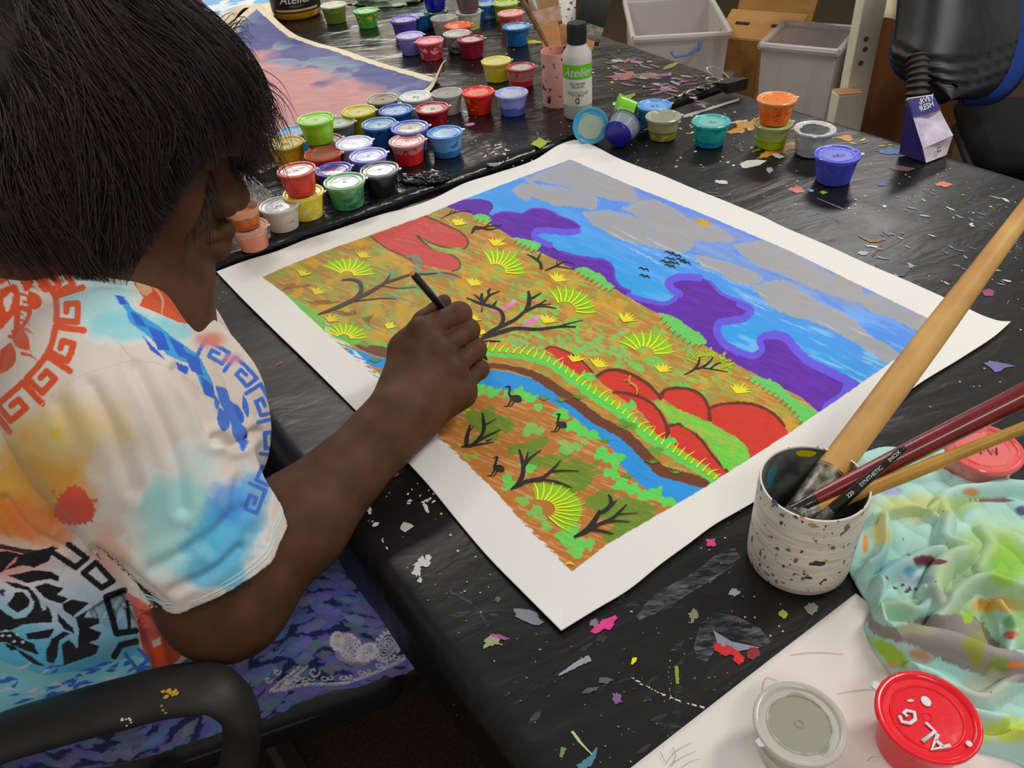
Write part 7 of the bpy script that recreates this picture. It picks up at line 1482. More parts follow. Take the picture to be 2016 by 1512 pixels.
J = [splat(1062, 281, 16, 6, C(140, 170, 40), -.1, spikes=1), splat(973, 324, 12, 3.5, C(120, 124, 128)), splat(926, 246, 9, 3, C(190, 110, 170), -.1), splat(1232, 192, 16, 4, C(120, 140, 40), -.2, spikes=1), splat(1212, 205, 6, 3, wh), splat(1226, 202, 7, 3, wh), splat(1052, 83, 24, 3, C(190, 180, 50), 0), splat(1160, 168, 3, 2, yl_), splat(1205, 162, 3, 2, yl_), splat(1280, 150, 26, 4, C(130, 96, 80), .1, spikes=1), splat(1230, 148, 20, 5, C(160, 96, 90), -.1, spikes=1), splat(1218, 119, 16, 3, C(150, 150, 150)), splat(1320, 130, 14, 4, C(120, 120, 50), -.4)]
for k in range(70):
    x = rs2.uniform(1200, 1390); y = 98+(x-1200)*.28+rs2.uniform(0, 60); J.append(splat(x, y, rs2.uniform(3, 16), rs2.uniform(1, 2.6), rs2.choice([C(130, 80, 120), C(150, 100, 110), C(80, 84, 50), C(76, 66, 50), C(140, 140, 140), C(70, 60, 76)]), rs2.uniform(-.2, .4), 9, .4))
for k in range(20): J.append(splat(rs2.uniform(955, 1000), rs2.uniform(285, 312), rs2.uniform(1, 5), rs2.uniform(.7, 1.6), wh, rs2.uniform(-1, 0), 7))
for k in range(60): J.append(splat(rs2.uniform(900, 1300), rs2.uniform(90, 330), rs2.uniform(.8, 2.6), rs2.uniform(.6, 1.3), rs2.choice([wh, C(130, 130, 130), yl_]), 0, 7))
stain_mesh('paint_stain', sheet2, J, zback)
# ------------------------------------------------------------------ bottle of medium
def cyl_map(P, r, a0, z): return lambda v: (r*math.cos(a0+v[0]/r), r*math.sin(a0+v[0]/r), z+v[1])
BT = U(1138, 228, BZ); dB = (BT-CC)@CF; br_ = 27.5*dB/F_PX; bh = solve_h(BT, 44)
m_milk = mat('milky_plastic', C(196, 192, 184), .35, .5); m_cap = mat('black_cap', (.012, .012, .012), .4)
bot = empty('medium_bottle', BT); tag(bot, 'white plastic bottle with black flip cap and green-banded label, in front of the pink can', 'bottle')
V = MB(); V.lathe([(0, 0), (br_*.9, 0), (br_, .004), (br_, bh*.66), (br_*.97, bh*.70), (br_*.60, bh*.785), (br_*.58, bh*.80)], 48); V.build('bottle_body', m_milk, bot, autos=60)
V = MB(); V.lathe([(br_*.60, bh*.79), (br_*.64, bh*.795), (br_*.64, bh*.985), (br_*.60, bh), (0, bh)], 40)
for k in range(40):
    a = 2*math.pi*k/40; V.tube([(br_*.64*math.cos(a), br_*.64*math.sin(a), bh*.80), (br_*.64*math.cos(a), br_*.64*math.sin(a), bh*.975)], .0006, 5)
V.build('flip_cap', m_cap, bot)
fa = math.atan2(-BT[1], -BT[0])
def band(r, z0, z1, mt, name, parent, half=math.pi*.46, n=40):
    V = MB(); A = np.linspace(fa-half, fa+half, n); P = [(r*math.cos(a), r*math.sin(a), z) for z in (z0, z1) for a in A]; V.add(P, [(i, i+1, n+i+1, n+i) for i in range(n-1)]); return V.build(name, mt, parent)
lab = band(br_+.0004, bh*.165, bh*.605, mat('paper_label', C(206, 204, 190), .6, .3), 'label', bot); band(br_+.0007, bh*.455, bh*.605, mat('green_band', C(96, 180, 20), .5, .3), 'label_band', bot)
type_mesh('Atelier', .022, .35, cyl_map(None, br_+.0010, fa, bh*.525), 'lettering', m_wht, lab, bold=.0002)
for s_, z_, sz in (('RETARDER', .405, .0065), ('MEDIUM', .372, .0065), ('Retarder Medium slows drying', .315, .0036), ('and keeps acrylics workable', .297, .0036), ('for soft blending', .279, .0036)): type_mesh(s_, sz, 0 if sz > .005 else .3, cyl_map(None, br_+.0008, fa, bh*z_), 'lettering', m_blk, lab)
em = MB()
for pts in ([(-.003, .0), (-.004, .005), (-.002, .009), (.001, .010)], [(.001, .001), (.003, .005), (.001, .009)], [(-.003, .0), (.0, -.001), (.003, .001)], [(.002, .013), (.004, .016)]): em.tube([cyl_map(None, br_+.0008, fa, bh*.20)(p) for p in spline(pts, 8)], .0009, 5)
em.build('emblem_marking', m_blk, lab)

# ------------------------------------------------------------------ pink can of wide brushes
CN = U(1098, 203, BZ); dC = (CN-CC)@CF; cr = 29*dC/F_PX; ch = solve_h(CN, 99)
can = empty('brush_can', CN); tag(can, 'pink paint-flecked can full of wide brushes, behind the white bottle', 'can')
V = MB(); V.lathe([(0, 0), (cr, 0), (cr, ch), (cr*.96, ch), (cr*.95, .004), (0, .004)], 48); V.build('can_wall', mat('pink_paint', C(206, 150, 142), .55, .4, noise=.8, nscale=70, col2=C(70, 40, 40), contrast=(.60, .64)), can)
def flat_brush(label, A, B, w, th, c_bris, c_fer, c_han, hl=.10, fl=.05):
    A, B = np.asarray(A), np.asarray(B); ax = (B-A)/np.linalg.norm(B-A); L_ = np.linalg.norm(B-A); vw = A-CC; sd = np.cross(ax, vw); sd /= np.linalg.norm(sd); nr = np.cross(sd, ax); Rm = np.stack([sd, nr, ax], 1)
    o = empty('wide_brush', A); tag(o, label, 'paintbrush', 'wide brushes standing in the pink can')
    V = MB(); V.box(Rm@np.array([0, 0, hl/2]), (w*.55, th*1.1, hl), Rm, 1.3); V.build('handle', c_han, o, bevel=.003)
    V = MB(); V.box(Rm@np.array([0, 0, hl+fl/2]), (w, th, fl), Rm, 1.02); f = V.build('ferrule', c_fer, o, bevel=.002)
    V = MB(); n = 26; b0 = hl+fl; rg = random.Random(int(w*1e5))
    for k in range(n):
        for q in (-.3, 0.3):
            x = (k/(n-1)-.5)*w*.96; V.tube([Rm@np.array([x, q*th, b0-.004]), Rm@np.array([x*1.03, q*th*.8, b0+(L_-b0)*.6]), Rm@np.array([x*(1.05+rg.uniform(-.04, .06)), q*th*.4, L_+rg.uniform(-.008, .004)])], [w/n*.75, w/n*.75, w/n*.4], 5, caps=True)
    V.build('bristle', c_bris, o, autos=0); return o
zc = CN+[0, 0, .012]
m_tanb = mat('tan_bristle', C(196, 150, 116), .6, .3, noise=.3, nscale=160, stretch=(4, 4, .4)); m_f1 = mat('crusted_ferrule', C(178, 140, 116), .4, .5, noise=.4, nscale=60); m_h1 = mat('wood_block', C(170, 116, 66), .5, noise=.2, nscale=40)
dn = dC
flat_brush('tan-bristled wide brush at the left of the pink can', CN+.002*CR+[0, 0, .05], D(1058, -60, dn-.005), .060, .014, m_tanb, m_f1, m_h1, .115, .035)
flat_brush('grey-bristled wide brush with spattered white ferrule behind the bottle cap', CN+.012*CR+.018*CF+[0, 0, .03], D(1112, -75, dn+.06), .050, .014, mat('grey_bristle', C(110, 114, 126), .6, noise=.5, nscale=160, stretch=(4, 4, .4)), mat('white_ferrule', C(206, 202, 196), .5, noise=.8, nscale=90, col2=C(40, 38, 40), contrast=(.58, .62)), m_h1, .15, .07)
flat_brush('dark green-black wide brush leaning right out of the pink can', CN+.024*CR+.002*CF+[0, 0, .02], D(1196, -70, dn+.02), .060, .016, mat('black_bristle', C(40, 46, 42), .6, noise=.4, nscale=160, stretch=(4, 4, .4)), mat('crusty_ferrule', C(120, 116, 96), .5, noise=.7, nscale=90, col2=C(40, 38, 34)), m_h1, .12, .035)
brush('paintbrush', D(1086, 105, dC-.03), D(1006, -40, dC-.02), .0036, .0062, mat('brown_handle', C(110, 78, 44), .35, .5, noise=.5, nscale=50), 'thin brown-handled paintbrush leaning left out of the pink can', ferr=(.015, .0034, m_ferr, 1.0), brist=(.02, m_sable, .9), bulge=1.1)
brush('paintbrush', D(1092, 100, dC-.018), D(1032, -40, dC-.01), .003, .0055, mat('pale_blue_handle', C(150, 176, 186), .35, .5), 'pale blue-handled paintbrush just behind the thin brown one', ferr=(.015, .003, m_ferr, 1.0), brist=(.02, m_sable, .9), bulge=1.1)

# ------------------------------------------------------------------ golden jar
JR = U(587, 30, BZ); dJ = (JR-CC)@CF; jr = 48*dJ/F_PX; jar = empty('paint_jar', JR); tag(jar, 'big clear jar of golden yellow paint with a black label, top left of the table', 'jar')
V = MB(); V.lathe([(0, 0), (jr*.86, 0), (jr*.96, .008), (jr, .025), (jr, .14), (jr*.9, .16), (jr*.8, .165)], 56); V.build('jar_body', mat('golden_paint', C(214, 150, 12), .12, .6, coat=.6, noise=.2, nscale=30), jar, autos=60)
V = MB(); V.lathe([(jr*.83, .163), (jr*.86, .165), (jr*.86, .19), (0, .192)], 40); V.build('screw_lid', m_cap, jar)
fa = math.atan2(-JR[1], -JR[0]); jl = band(jr+.0005, .022, .13, mat('black_label', (.016, .013, .012), .4), 'label', jar, math.pi*.44)
band(jr+.0009, .026, .032, mat('label_rule', C(190, 170, 120), .5), 'label_stripe', jl, math.pi*.30)
type_mesh('Atelier', .034, .35, cyl_map(None, jr+.0012, fa, .058), 'lettering', m_wht, jl, bold=.0003); type_mesh('INTERACTIVE', .0065, 0, cyl_map(None, jr+.0010, fa, .040), 'lettering', mat('gold_print', C(170, 150, 110), .5), jl)

# ------------------------------------------------------------------ other canvases lying on the back table
def coons_xy(c00, c10, c11, c01, n, z=BZ):
    W = [U(*q, z)[:2] for q in (c00, c10, c11, c01)]; u = np.linspace(0, 1, n)[:, None, None]; v = np.linspace(0, 1, n)[None, :, None]
    return (1-u)*(1-v)*W[0]+u*(1-v)*W[1]+u*v*W[2]+(1-u)*v*W[3], np.broadcast_to(u[..., 0], (n, n)), np.broadcast_to(v[..., 0], (n, n))
n = 340
A0, B0 = U(520, 52, BZ), U(884, 166, BZ); L0 = U(425, 84, BZ)-A0; L0 = L0/np.linalg.norm(L0)*.68
XY2 = (1-np.linspace(0, 1, n)[:, None, None])*A0[:2]+np.linspace(0, 1, n)[:, None, None]*B0[:2]+np.linspace(0, 1, n)[None, :, None]*L0[:2]
u2 = np.broadcast_to(np.linspace(0, 1, n)[:, None], (n, n)); v2 = np.broadcast_to(np.linspace(0, 1, n)[None, :], (n, n))
cup_z = .002+.0022*np.sin(u2*16+v2*9)*(1-v2)*(1-np.clip(v2*2.2-.3, 0, 1))
lift = .050*np.exp(-((u2/.13)**2+(v2/.16)**2))+.052*np.exp(-(((1-u2)/.030)**2+(v2/.06)**2))+.010*np.clip(1-u2/.05, 0, 1)*np.exp(-((v2-.0)/.5)**2)
P2 = np.concatenate([XY2, (BZ+np.maximum(cup_z, .0012)+lift)[..., None]], -1)
px2 = proj(np.concatenate([XY2, np.full((n, n, 1), BZ)], -1))
su, sv = XY2[..., 0]*1.0, XY2[..., 1]*1.0
mrg = np.minimum(np.minimum(u2*np.linalg.norm(B0-A0), v2*.68), np.minimum((1-u2)*np.linalg.norm(B0-A0), (1-v2)*.68))+.010*(fbm(su*40, sv*40, 7, 2)-.5)
blue = np.array(C(88, 92, 134)); pink = np.array(C(184, 132, 130)); pale = np.array(C(134, 148, 158)); grey2 = np.array(C(110, 110, 122)); deep = np.array(C(66, 72, 128)); rose = np.array(C(196, 92, 80))
nz = fbm(su*18, sv*18, 12, 4)-.5; t = np.clip((v2*1.0-.10-.30*np.clip(u2-.15, 0, 1)*0-.0+nz*.35)*6, 0, 1)[..., None]
vv2 = v2+.25*(fbm(su*9, sv*9, 15, 3)-.5); tt = np.clip((vv2-.17)*14, 0, 1)[..., None]; cl2 = blue*(1-tt)+pink*tt
dp = np.clip((fbm(su*14, sv*30, 17, 3)-.55)*9, 0, 1)[..., None]*(1-tt); cl2 = cl2*(1-dp*.7)+deep*dp*.7
lg = np.clip((fbm(su*16, sv*12, 19, 3)-.56)*16, 0, 1)[..., None]*np.clip(1-np.abs(vv2-.17)/.14, 0, 1)[..., None]; cl2 = cl2*(1-lg*.85)+pale*lg*.85
bt = np.clip((v2-.56+.06*nz-.14*u2)*20, 0, 1)[..., None]; rs_ = np.clip(1-np.abs(v2-.53-.14*u2+.05*nz)/.05, 0, 1)[..., None]*np.clip(1.3-u2*1.8, 0, 1)[..., None]; cl2 = cl2*(1-rs_*.7)+rose*rs_*.7; cl2 = cl2*(1-bt)+grey2*bt
cl2 = cl2*(1+.16*(fbm(su*30, sv*90, 23, 3)-.5)[..., None]*2)
mg = (mrg > .022)[..., None].astype(float); cl2 = cl2*mg+np.array(C(210, 196, 168))*(1-mg)
V2, Q2 = rim_solid(P2, .0012); o2 = mesh_obj('painted_canvas', V2, Q2, m_canvas, col=np.vstack([cl2.reshape(-1, 3), np.tile(C(206, 192, 166), (len(V2)-n*n, 1))]))
tag(o2, 'unfinished canvas in dusky pink and grey-blue with lifted corners, lying under the far paint cups', 'painting')
n = 120; XY3, u3, v3 = coons_xy((445, 62), (545, 34), (470, -120), (300, -60), n)
Z3 = BZ+.002+.045*np.exp(-(v3/.13)**2)*np.exp(-((u3-.45)/.3)**2)
P3 = np.concatenate([XY3, Z3[..., None]], -1); c3 = np.array(C(120, 168, 206))*(1-np.clip((fbm(XY3[..., 0]*22, XY3[..., 1]*22, 41, 3)-.5)*8, 0, 1)[..., None])+np.array(C(214, 220, 226))*np.clip((fbm(XY3[..., 0]*22, XY3[..., 1]*22, 41, 3)-.5)*8, 0, 1)[..., None]
m3 = (v3 > .13)[..., None]; c3 = np.where(m3, c3, np.array(C(214, 200, 172))); V3, Q3 = rim_solid(P3, .0012)
o3 = mesh_obj('painted_canvas', V3, Q3[:, ::-1], m_canvas, col=np.vstack([c3.reshape(-1, 3), np.tile(C(206, 192, 166), (len(V3)-n*n, 1))])); tag(o3, 'small canvas of pale blue sky with white clouds and a curling cream edge', 'painting')
# magenta frame standing at the far left
FR = U(404, 46, BZ); fx = np.array([-.96, -.28, 0]); fx /= np.linalg.norm(fx); fn_ = np.cross(fx, [0, 0, 1.]); fz = np.array([0, 0, 1.])*.96+fn_*(-.28 if fn_[1] < 0 else .28); fz /= np.linalg.norm(fz); Rf = np.stack([fx, np.cross(fz, fx), fz], 1)
fr = empty('display_frame', FR); tag(fr, 'magenta plastic frame around a printed white sheet, far left beside the hair', 'frame'); m_mag = mat('magenta_plastic', C(180, 36, 116), .35, .5)
for nm, c, s_ in (('bottom_rail', (.07, 0, .009), (.16, .02, .020)), ('side_rail', (0, 0, .08), (.018, .02, .16)), ('side_rail', (.14, 0, .08), (.018, .02, .16)), ('top_rail', (.07, 0, .155), (.16, .02, .018))):
    V = MB(); V.box(Rf@np.array(c), s_, Rf); V.build(nm, m_mag, fr, bevel=.004)
V = MB(); V.box(Rf@np.array((.07, 0, .085)), (.13, .004, .14), Rf); sh_ = V.build('printed_sheet', mat('printed_sheet', C(206, 202, 198), .5, noise=.5, nscale=60, col2=C(120, 116, 116), contrast=(.6, .68)), fr)
# pale green cloth at the back
def lump(name, px, py, rx, ry, rz, mt, z=BZ, seed=0, amp=.5):
    bm = bmesh.new(); bmesh.ops.create_icosphere(bm, subdivisions=5, radius=1.0); P = np.array([v.co for v in bm.verts]); r = 1+amp*(vn3(P, 2.2, seed)-.5)+amp*.9*(np.abs(vn3(P, 4.5, seed+3)-.5)-.1)+amp*.5*(vn3(P, 9, seed+6)-.5)
    P = P*r[:, None]*[rx, ry, rz]; P[:, 2] = np.maximum(P[:, 2], 0.0005); c = U(px, py, z); P = P+[c[0], c[1], z+.0006]; f = np.array([[v.index for v in q.verts] for q in bm.faces]); bm.free()
    return mesh_obj(name, P, [tuple(q) for q in f], mt)
tag(lump('cloth', 768, 6, .10, .05, .045, mat('green_cloth', C(164, 184, 158), .8, .2, noise=.15, nscale=60), seed=3, amp=.9), 'pale green bundled cloth at the back behind the green cup', 'cloth')
film = lump('plastic_bag', 500, 392, .030, .026, .042, mat('clear_film', C(196, 194, 192), .2, .6, alpha=.75, noise=.2, nscale=60, bmp=.5, bscale=60), seed=12, amp=.8); tag(film, 'crumpled clear plastic bag between the amber cup and the painter\'s fringe', 'plastic bag')

sc_o = lump('sheet_crease_lump', 838, 352, .040, .026, .010, mat('glossy_black_film', (.012, .012, .012), .12, .6, bmp=.5, bscale=50), z=BZ, seed=41, amp=1.0); tag(sc_o, 'crumpled shiny crease of the black sheet beside the black paint cup', 'sheet crease')  # separate glossy lump added to stand for a crease in the sheet
# ------------------------------------------------------------------ binder clips
m_wire = mat('bright_wire', C(200, 198, 192), .2, metal=1.0)
def clip(px, py, z, ang, label, s=1.0):
    P = U(px, py, z); o = empty('binder_clip', P, ang); tag(o, label, 'clip', None)
    V = MB(); a = [(-.016, -.012, -.010), (.016, -.012, -.010), (.016, -.012, .010), (-.016, -.012, .010)]
    V.add([(-.018, -.014, 0), (.018, -.014, 0), (.018, -.014, .016), (-.018, -.014, .016), (-.018, .014, .0065), (.018, .014, .0065), (.018, .014, .0100), (-.018, .014, .0100)], [(0, 1, 2, 3), (3, 2, 6, 7), (1, 0, 4, 5), (0, 3, 7, 4), (2, 1, 5, 6), (4, 7, 6, 5)]); b_ = V.build('clip_body', m_cap, o, bevel=.001); b_.scale = (s, s, s)
    for zz, tz in ((.0105, .018), (.006, .004)):
        V = MB(); V.tube([np.array(q)*s for q in spline([(-.007, .013, zz), (-.010, .030, (zz+tz)/2), (-.006, .046, tz), (.006, .046, tz), (.010, .030, (zz+tz)/2), (.007, .013, zz)], 26)], .0009*s, 8); V.build('wire_handle', m_wire, o)
    return o
CLD = U(1372, 146, BZ)-U(1436, 172, BZ); CLA = math.degrees(math.atan2(CLD[1], CLD[0]))-90
clip(1438, 176, BZ+.001, math.radians(CLA), 'black binder clip gripping the sheeting at the back table corner', 1.5)
clip(1256, 268, .7415, math.radians(-60), 'binder clip wire showing in front of the yellow-green clear cup', .9)

# ------------------------------------------------------------------ crushed juice carton
KB = U(1818, 306, .742); kc_ = MB()
kk = empty('juice_carton', KB, math.radians(20)); tag(kk, 'crushed purple and white drink carton near the far table edge', 'carton')
KV_ = {}
def kp(*p): return np.array(p, float)
W2, D2, H2 = .034, .022, .085
# the carton lies tipped back on one edge; corners pushed in
cor = [kp(-W2*.6, -D2*1.2, .001), kp(W2*.9, -D2*.9, .001), kp(W2*.8, D2, .006), kp(-W2*.9, D2*1.1, .002), kp(-W2*.85, -D2*.9, .026), kp(W2*1.05, -D2*.8, .034), kp(W2*.55, D2*1.3, .090), kp(-W2*1.15, D2*1.2, .096)]
pu, ww_ = mat('carton_purple', C(58, 50, 120), .4, .4), mat('carton_lilac', C(176, 158, 186), .45, .4, noise=.4, nscale=50, col2=C(206, 198, 210)); wt_ = mat('carton_white', C(196, 188, 192), .5)
def face(name, q, mt, parent=None, dent=None):
    V = MB(); n_ = 8; P = []
    for i in range(n_+1):
        for j in range(n_+1):
            u, v = i/n_, j/n_; p = (1-u)*(1-v)*q[0]+u*(1-v)*q[1]+u*v*q[2]+(1-u)*v*q[3]; nn = np.cross(q[1]-q[0], q[3]-q[0]); nn /= np.linalg.norm(nn); p = p-nn*(dent or 0)*math.sin(math.pi*u)*math.sin(math.pi*v)*(1+.5*math.sin(7*u+5*v)); P.append(p)
    V.add(P, [(i*(n_+1)+j, (i+1)*(n_+1)+j, (i+1)*(n_+1)+j+1, i*(n_+1)+j+1) for i in range(n_) for j in range(n_)]); return V.build(name, mt, kk, autos=0)
face('base_panel', [cor[0], cor[1], cor[5], cor[4]], wt_, dent=.004); ff = face('front_panel', [cor[4], cor[5], cor[6], cor[7]], ww_, dent=.007); face('side_panel', [cor[3], cor[0], cor[4], cor[7]], pu, dent=.003); face('side_panel', [cor[1], cor[2], cor[6], cor[5]], pu, dent=.003); face('top_panel', [cor[2], cor[3], cor[7], cor[6]], pu, dent=.002); face('back_panel', [cor[3], cor[2], cor[1], cor[0]], pu, dent=0)
V = MB(); V.tube([cor[4], cor[0]], .0008, 5); V.tube([cor[4], cor[5]], .0008, 5); V.tube([cor[7], cor[6]], .002, 6); V.build('folded_seam', wt_, kk)
nn = np.cross(cor[5]-cor[4], cor[7]-cor[4]); nn /= np.linalg.norm(nn); xx = (cor[5]-cor[4])/np.linalg.norm(cor[5]-cor[4]); yy = np.cross(nn, xx); mid_f = (cor[4]+cor[5]+cor[6]+cor[7])/4
pb_ = [cor[4]*.36+cor[7]*.64, cor[5]*.36+cor[6]*.64, cor[6], cor[7]]; V = MB(); V.add([q+nn*.0025 for q in pb_], [(0, 1, 2, 3)]); V.build('brand_band', pu, kk)
for s_, t_ in (('HARVEY', .91), ('FRESH', .775)): cc0 = (cor[4]*(1-t_)+cor[7]*t_)*.5+(cor[5]*(1-t_)+cor[6]*t_)*.5; type_mesh(s_, .0125, 0, lambda v, cc0=cc0: cc0+xx*v[0]+yy*v[1]+nn*.0032, 'lettering', m_wht, ff, bold=.0003)
cb = (cor[0]+cor[1]+cor[5]+cor[4])/4; nb = np.cross(cor[1]-cor[0], cor[4]-cor[0]); nb /= np.linalg.norm(nb); xb = (cor[1]-cor[0])/np.linalg.norm(cor[1]-cor[0]); yb = np.cross(nb, xb)
type_mesh('LE', .013, 0, lambda v: cb+xb*(v[1]+.002)-yb*(v[0]-.000)*.8+nb*.0016, 'lettering', m_blk, ff, bold=.0003)

# ------------------------------------------------------------------ beyond the tables
m_clear = mat('clear_polypropylene', C(206, 198, 194), .3, .5, alpha=.62, noise=.06, nscale=6); m_card = mat('corrugated_card', C(166, 122, 66), .75, .2, noise=.18, nscale=8, stretch=(1, 1, 6)); m_dark = mat('dark_slot', (.01, .008, .006), .9)
def tub(label, c, w, d, hh, rz, tilt=0.0):
    o = empty('storage_tub', c, rot=(tilt, 0, rz)); tag(o, label, 'storage tub'); t = .86
    def sq(s, z): return [(-w/2*s, -d/2*s, z), (w/2*s, -d/2*s, z), (w/2*s, d/2*s, z), (-w/2*s, d/2*s, z)]
    V = MB(); V.add(sq(t, 0)+sq(1, hh)+sq(.985, hh)+sq(t*.98, .006), [(3, 2, 1, 0)]+[(i, (i+1) % 4, 4+(i+1) % 4, 4+i) for i in range(4)]+[(4+i, 4+(i+1) % 4, 8+(i+1) % 4, 8+i) for i in range(4)]+[(8+i, 8+(i+1) % 4, 12+(i+1) % 4, 12+i) for i in range(4)]+[(12, 13, 14, 15)]); V.build('tub_wall', m_clear, o, bevel=.012)
    V = MB()
    for i, (a, b) in enumerate(((0, 1), (1, 2), (2, 3), (3, 0))): P = sq(1.03, hh); V.tube([P[a], P[b]], .010, 8, flat=1.2)
    V.build('rolled_rim', m_clear, o)
    for x in (-.22, .22): V = MB(); V.box((w*x, -d/2*.945, hh*.5), (.006, .006, hh*.86)); V.build('side_rib', m_clear, o)
    return o
def onfloor(px, py, dep): p = D(px, py, dep); return p
p = D(1357, 71, 2.80); tb1 = tub('empty translucent storage tub behind the back table, left of the cardboard box', (p[0], p[1]+.25, .001), .325, .50, p[2], math.radians(-6), 0.0)
p = p+[0, .09, 0]
# blue strap and tag on the tub
V = MB(); q0 = D(1322, 103, 2.72); V.tube([D(1321, 102, 2.79), D(1328, 112, 2.79), D(1352, 109, 2.79), D(1376, 97, 2.79), D(1379, 82, 2.79)], .007, 8, flat=.5); hk = V.build('blue_strap', mat('blue_plastic', C(36, 76, 150), .4)); tag(hk, 'short blue plastic handle strip on the front of the translucent tub', 'strap')
# cardboard box
p = D(1517, 84, 2.80); bx = empty('cardboard_box', (p[0]+.03, p[1]+.16, 0), math.radians(-34)); tag(bx, 'brown cardboard carton with slots in its flap, between the two translucent tubs', 'box'); zt_ = p[2]; wB, dB_ = .275, .28
V = MB()
for c, s_ in (((0, -dB_/2, zt_/2), (wB, .006, zt_)), ((0, dB_/2, zt_/2), (wB, .006, zt_)), ((-wB/2, 0, zt_/2), (.006, dB_, zt_)), ((wB/2, 0, zt_/2), (.006, dB_, zt_)), ((0, 0, .004), (wB, dB_, .008))): V.box(c, s_)
V.build('box_wall', m_card, bx)
V = MB(); Rl = np.array(Matrix.Rotation(math.radians(18), 3, 'X')); V.box((0, -dB_/2+.085, zt_+.026), (wB, .17, .005), Rl); fl_ = V.build('flap', m_card, bx)
for x in (-.07, .06): V = MB(); V.box(np.array((x, -dB_/2+.085, zt_+.0295)), (.05, .014, .003), Rl); V.build('hand_slot', m_dark, fl_)
V = MB(); V.box((0, dB_/2-.03, zt_+.05), (wB*1.02, .006, .10), np.array(Matrix.Rotation(math.radians(-35), 3, 'X'))); V.build('flap', m_card, bx)
for x in (-.07, .06): V = MB(); V.box((x, -dB_/2-.004, zt_-.14), (.026, .004, .055)); V.build('punched_slot', mat('pale_slot', C(170, 160, 150), .6), bx)
V = MB(); V.box((0, -dB_/2-.004, zt_/2), (.05, .001, zt_*.98)); V.build('packing_tape', mat('tape', C(150, 108, 60), .3), bx)
# second tub with film inside
p = D(1625, 100, 2.46); tb2 = tub('second translucent tub holding clear wrapping, behind the white post', (p[0], p[1]+.14, .001), .23, .25, p[2], math.radians(-34))
p = p+[0, .06, 0]
bm_ = lump('wrapping_film', 1650, 120, .055, .055, p[2]*.62, mat('film', C(190, 190, 188), .15, .6, alpha=.6, bmp=.5, bscale=40), z=.012, seed=22, amp=.5); bm_.location = (0.0, 0, 0); tag(bm_, 'clear crinkled wrapping inside the second translucent tub', 'wrapping')
bm_.location = (p[0]-U(1650, 120, .012)[0], p[1]+.08-U(1650, 120, .012)[1], 0)
# white post, shelf board
m_white = mat('white_painted_wood', C(238, 216, 190), .6, .3, noise=.08, nscale=20)
P0, P1 = D(1640, 225, 2.22), D(1668, -60, 2.22); V = MB(); xs_ = .5*(P0[0]+P1[0]); ys_ = P0[1]
po = empty('shelf_post', (P0[0]+.02, P0[1], 0)); tag(po, 'white wooden shelf post with a stubby block on it, right of the cardboard box', 'post')
V = MB(); V.box((.025, 0, .6), (.060, .05, 1.2)); V.build('upright', m_white, po, bevel=.003)
zb = D(1635, 172, 2.17)[2]; V = MB(); V.box((-.012, -.045, zb/2), (.066, .05, zb)); bl = V.build('block', m_white, po, bevel=.003)
V = MB(); V.box((-.012, -.045, zb+.0012), (.064, .048, .002)); V.build('raw_top', mat('raw_pine', C(190, 140, 96), .7), bl)
V = MB()
for x, z in ((.018, .30), (.022, .335), (.02, .36)): V.lathe([(0, .0004), (.006, .0003), (.007, 0)], 10, c=(x, -.0256, D(1680, 60, 2.27)[2]-.30+z-.02), R=np.array(Matrix.Rotation(math.radians(90), 3, 'X')))
V.build('knot_stain', mat('knot', C(120, 80, 66), .7), po)
sb = MB(); pz = D(1600, -12, 2.5); sb.box((pz[0]-.02, pz[1]+.16, pz[2]+.02), (.30, .28, .03)); sh = sb.build('shelf_board', m_white, bevel=.003); tag(sh, 'white shelf board above the cardboard box, cut by the top of the frame', 'shelf')
# brown cabinet side, cream paper
m_brown = mat('brown_laminate', C(104, 62, 28), .5, .4, noise=.25, nscale=6, stretch=(8, 8, .5))
pA = D(1752, 190, 2.40); V = MB(); V.box((pA[0]+.15, pA[1]+.24, .62), (.30, .40, 1.24), np.array(Matrix.Rotation(math.radians(-14), 3, 'Z'))); cbn = V.build('cabinet', m_brown, bevel=.003); tag(cbn, 'brown laminate cabinet side behind the black chair back', 'cabinet')
pA = D(1748, 5, 2.05); V = MB(); n_ = 10; G_ = []
for i in range(n_+1):
    for j in range(n_+1):
        u, v = i/n_, j/n_; px_, py_ = 1712+(1772-1712)*u+(10 if v < .5 else 0)*(1-u), -70+(42-8*math.sin(u*3.1))*v+70*v-0*u; G_.append(D(px_+18*(1-v)*(1-u), py_, 2.02+.05*math.sin(u*2.4)+.03*v))
G_ = np.array(G_).reshape(n_+1, n_+1, 3); Vp, Qp = rim_solid(G_, .0008); cp_ = mesh_obj('paper_sheet', Vp, Qp, mat('cream_paper', C(216, 206, 170), .7)); tag(cp_, 'curled cream paper hanging over the cabinet at the top edge', 'paper')
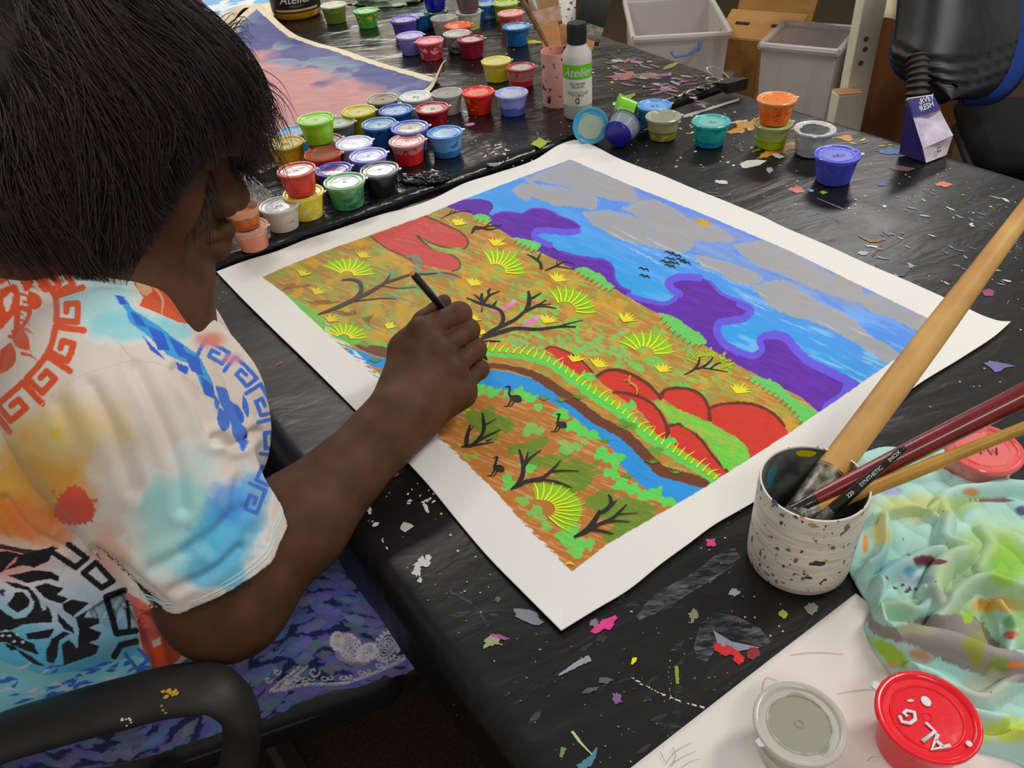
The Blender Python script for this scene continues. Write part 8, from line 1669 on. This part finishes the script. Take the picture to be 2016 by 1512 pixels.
# black task chair pushed in at the far right
m_ch = mat('scuffed_black_plastic', (.008, .0085, .0095), .45, .4, noise=.35, nscale=9, stretch=(5, 5, .6), col2=(.016, .017, .019), bmp=.1, bscale=600); m_blue = mat('blue_upholstery', C(30, 60, 130), .85, .2, noise=.15, nscale=200)
tc_ = empty('task_chair', (1.28, 1.98, 0), math.radians(-18)); tag(tc_, 'black plastic-backed office chair with blue upholstery at the far right', 'chair')
tcw = np.array([1.28, 1.98, 0]); Rz = np.array(Matrix.Rotation(math.radians(-18), 3, 'Z'))
def loc_(P): return Rz.T@(np.asarray(P)-tcw)
n_u, n_v = 40, 44; outline_l = [(1774, -120), (1768, 0), (1760, 70), (1752, 112), (1764, 134), (1790, 152), (1830, 182), (1856, 192)]; outline_r = [(2040, -120), (2012, 0), (2008, 60), (1996, 110), (1980, 150), (1960, 176), (1930, 194), (1896, 197)]
lft, rgt = spline(outline_l, n_v), spline(outline_r, n_v); G_ = np.zeros((n_u, n_v, 3))
for i in range(n_u):
    u = i/(n_u-1)
    for j in range(n_v):
        q = lft[j]*(1-u)+rgt[j]*u; dp_ = 1.78+.10*(2*abs(u-.45))**2.2-.02; gv = 0
        for g0 in (.55, .62, .70): gv += .012*math.exp(-((j/n_v-(g0+.10*math.sin(u*math.pi)))/.012)**2)
        G_[i, j] = loc_(D(q[0], q[1], dp_+gv))
Vs, Qs = G_.reshape(-1, 3), grid_faces(n_u, n_v); bo = mesh_obj('backrest_shell', Vs, Qs, m_ch, tc_); sm_ = bo.modifiers.new('solid', 'SOLIDIFY'); sm_.thickness = .03; sm_.offset = 1 if True else -1
G2 = np.array([[loc_(D(*(lft[j]*(1-u)+rgt[j]*u+np.array([12*(u-.3)*2, 0])), 1.86+.10*(2*abs(u-.45))**2.2)) for j in range(n_v)] for u in np.linspace(0.05, 1.03, 20)]); bp = mesh_obj('back_upholstery', G2.reshape(-1, 3), grid_faces(20, n_v), m_blue, tc_); sm_ = bp.modifiers.new('solid', 'SOLIDIFY'); sm_.thickness = .03; sm_.offset = 0
V = MB(); path = [loc_(D(1806, 110, 1.765)), loc_(D(1808, 150, 1.765)), loc_(D(1806, 190, 1.775)), loc_(D(1808, 222, 1.80))]; Pp = spline(path, 61); V.tube(list(Pp), [.022+.0035*math.sin(k*2*math.pi/6) for k in range(61)], 18); V.build('bellows', mat('grey_rubber', C(52, 48, 44), .6), tc_, autos=0)
sp_ = D(2130, 250, 2.0); V = MB(); V.box(loc_([sp_[0], sp_[1]+.05, .455]), (.46, .44, .07)); V.build('seat', mat('dark_seat_fabric', (.005, .005, .006), .8, .2), tc_, bevel=.03)
V = MB(); V.box(loc_([sp_[0]-.02, sp_[1]+.04, .405]), (.42, .40, .03)); V.build('seat_pan', m_ch, tc_, bevel=.01)
V = MB(); V.tube([loc_([sp_[0], sp_[1]+.05, .40]), loc_([sp_[0], sp_[1]+.05, .09])], .026, 14); V.build('gas_column', m_ch, tc_)
for k in range(5):
    a = k*2*math.pi/5+.5; d = np.array([math.cos(a), math.sin(a), 0]); b0_ = loc_([sp_[0], sp_[1]+.05, 0]); V = MB(); V.tube([b0_+[0, 0, .11], b0_+d*.29+[0, 0, .07]], [.026, .016], 10); lg = V.build('leg', m_ch, tc_)
    V = MB(); V.lathe([(0, -.012), (.028, -.012), (.028, .012), (0, .012)], 14, c=b0_+d*.29+[0, 0, .0285], R=np.stack([d, [0, 0, 1], np.cross(d, [0, 0, 1])], 1)); V.build('caster', m_ch, lg)
pz = D(2024, 140, 2.2); V = MB(); V.box((pz[0]+.06, pz[1], pz[2]), (.16, .12, .14), np.array(Matrix.Rotation(math.radians(-25), 3, 'Y')));
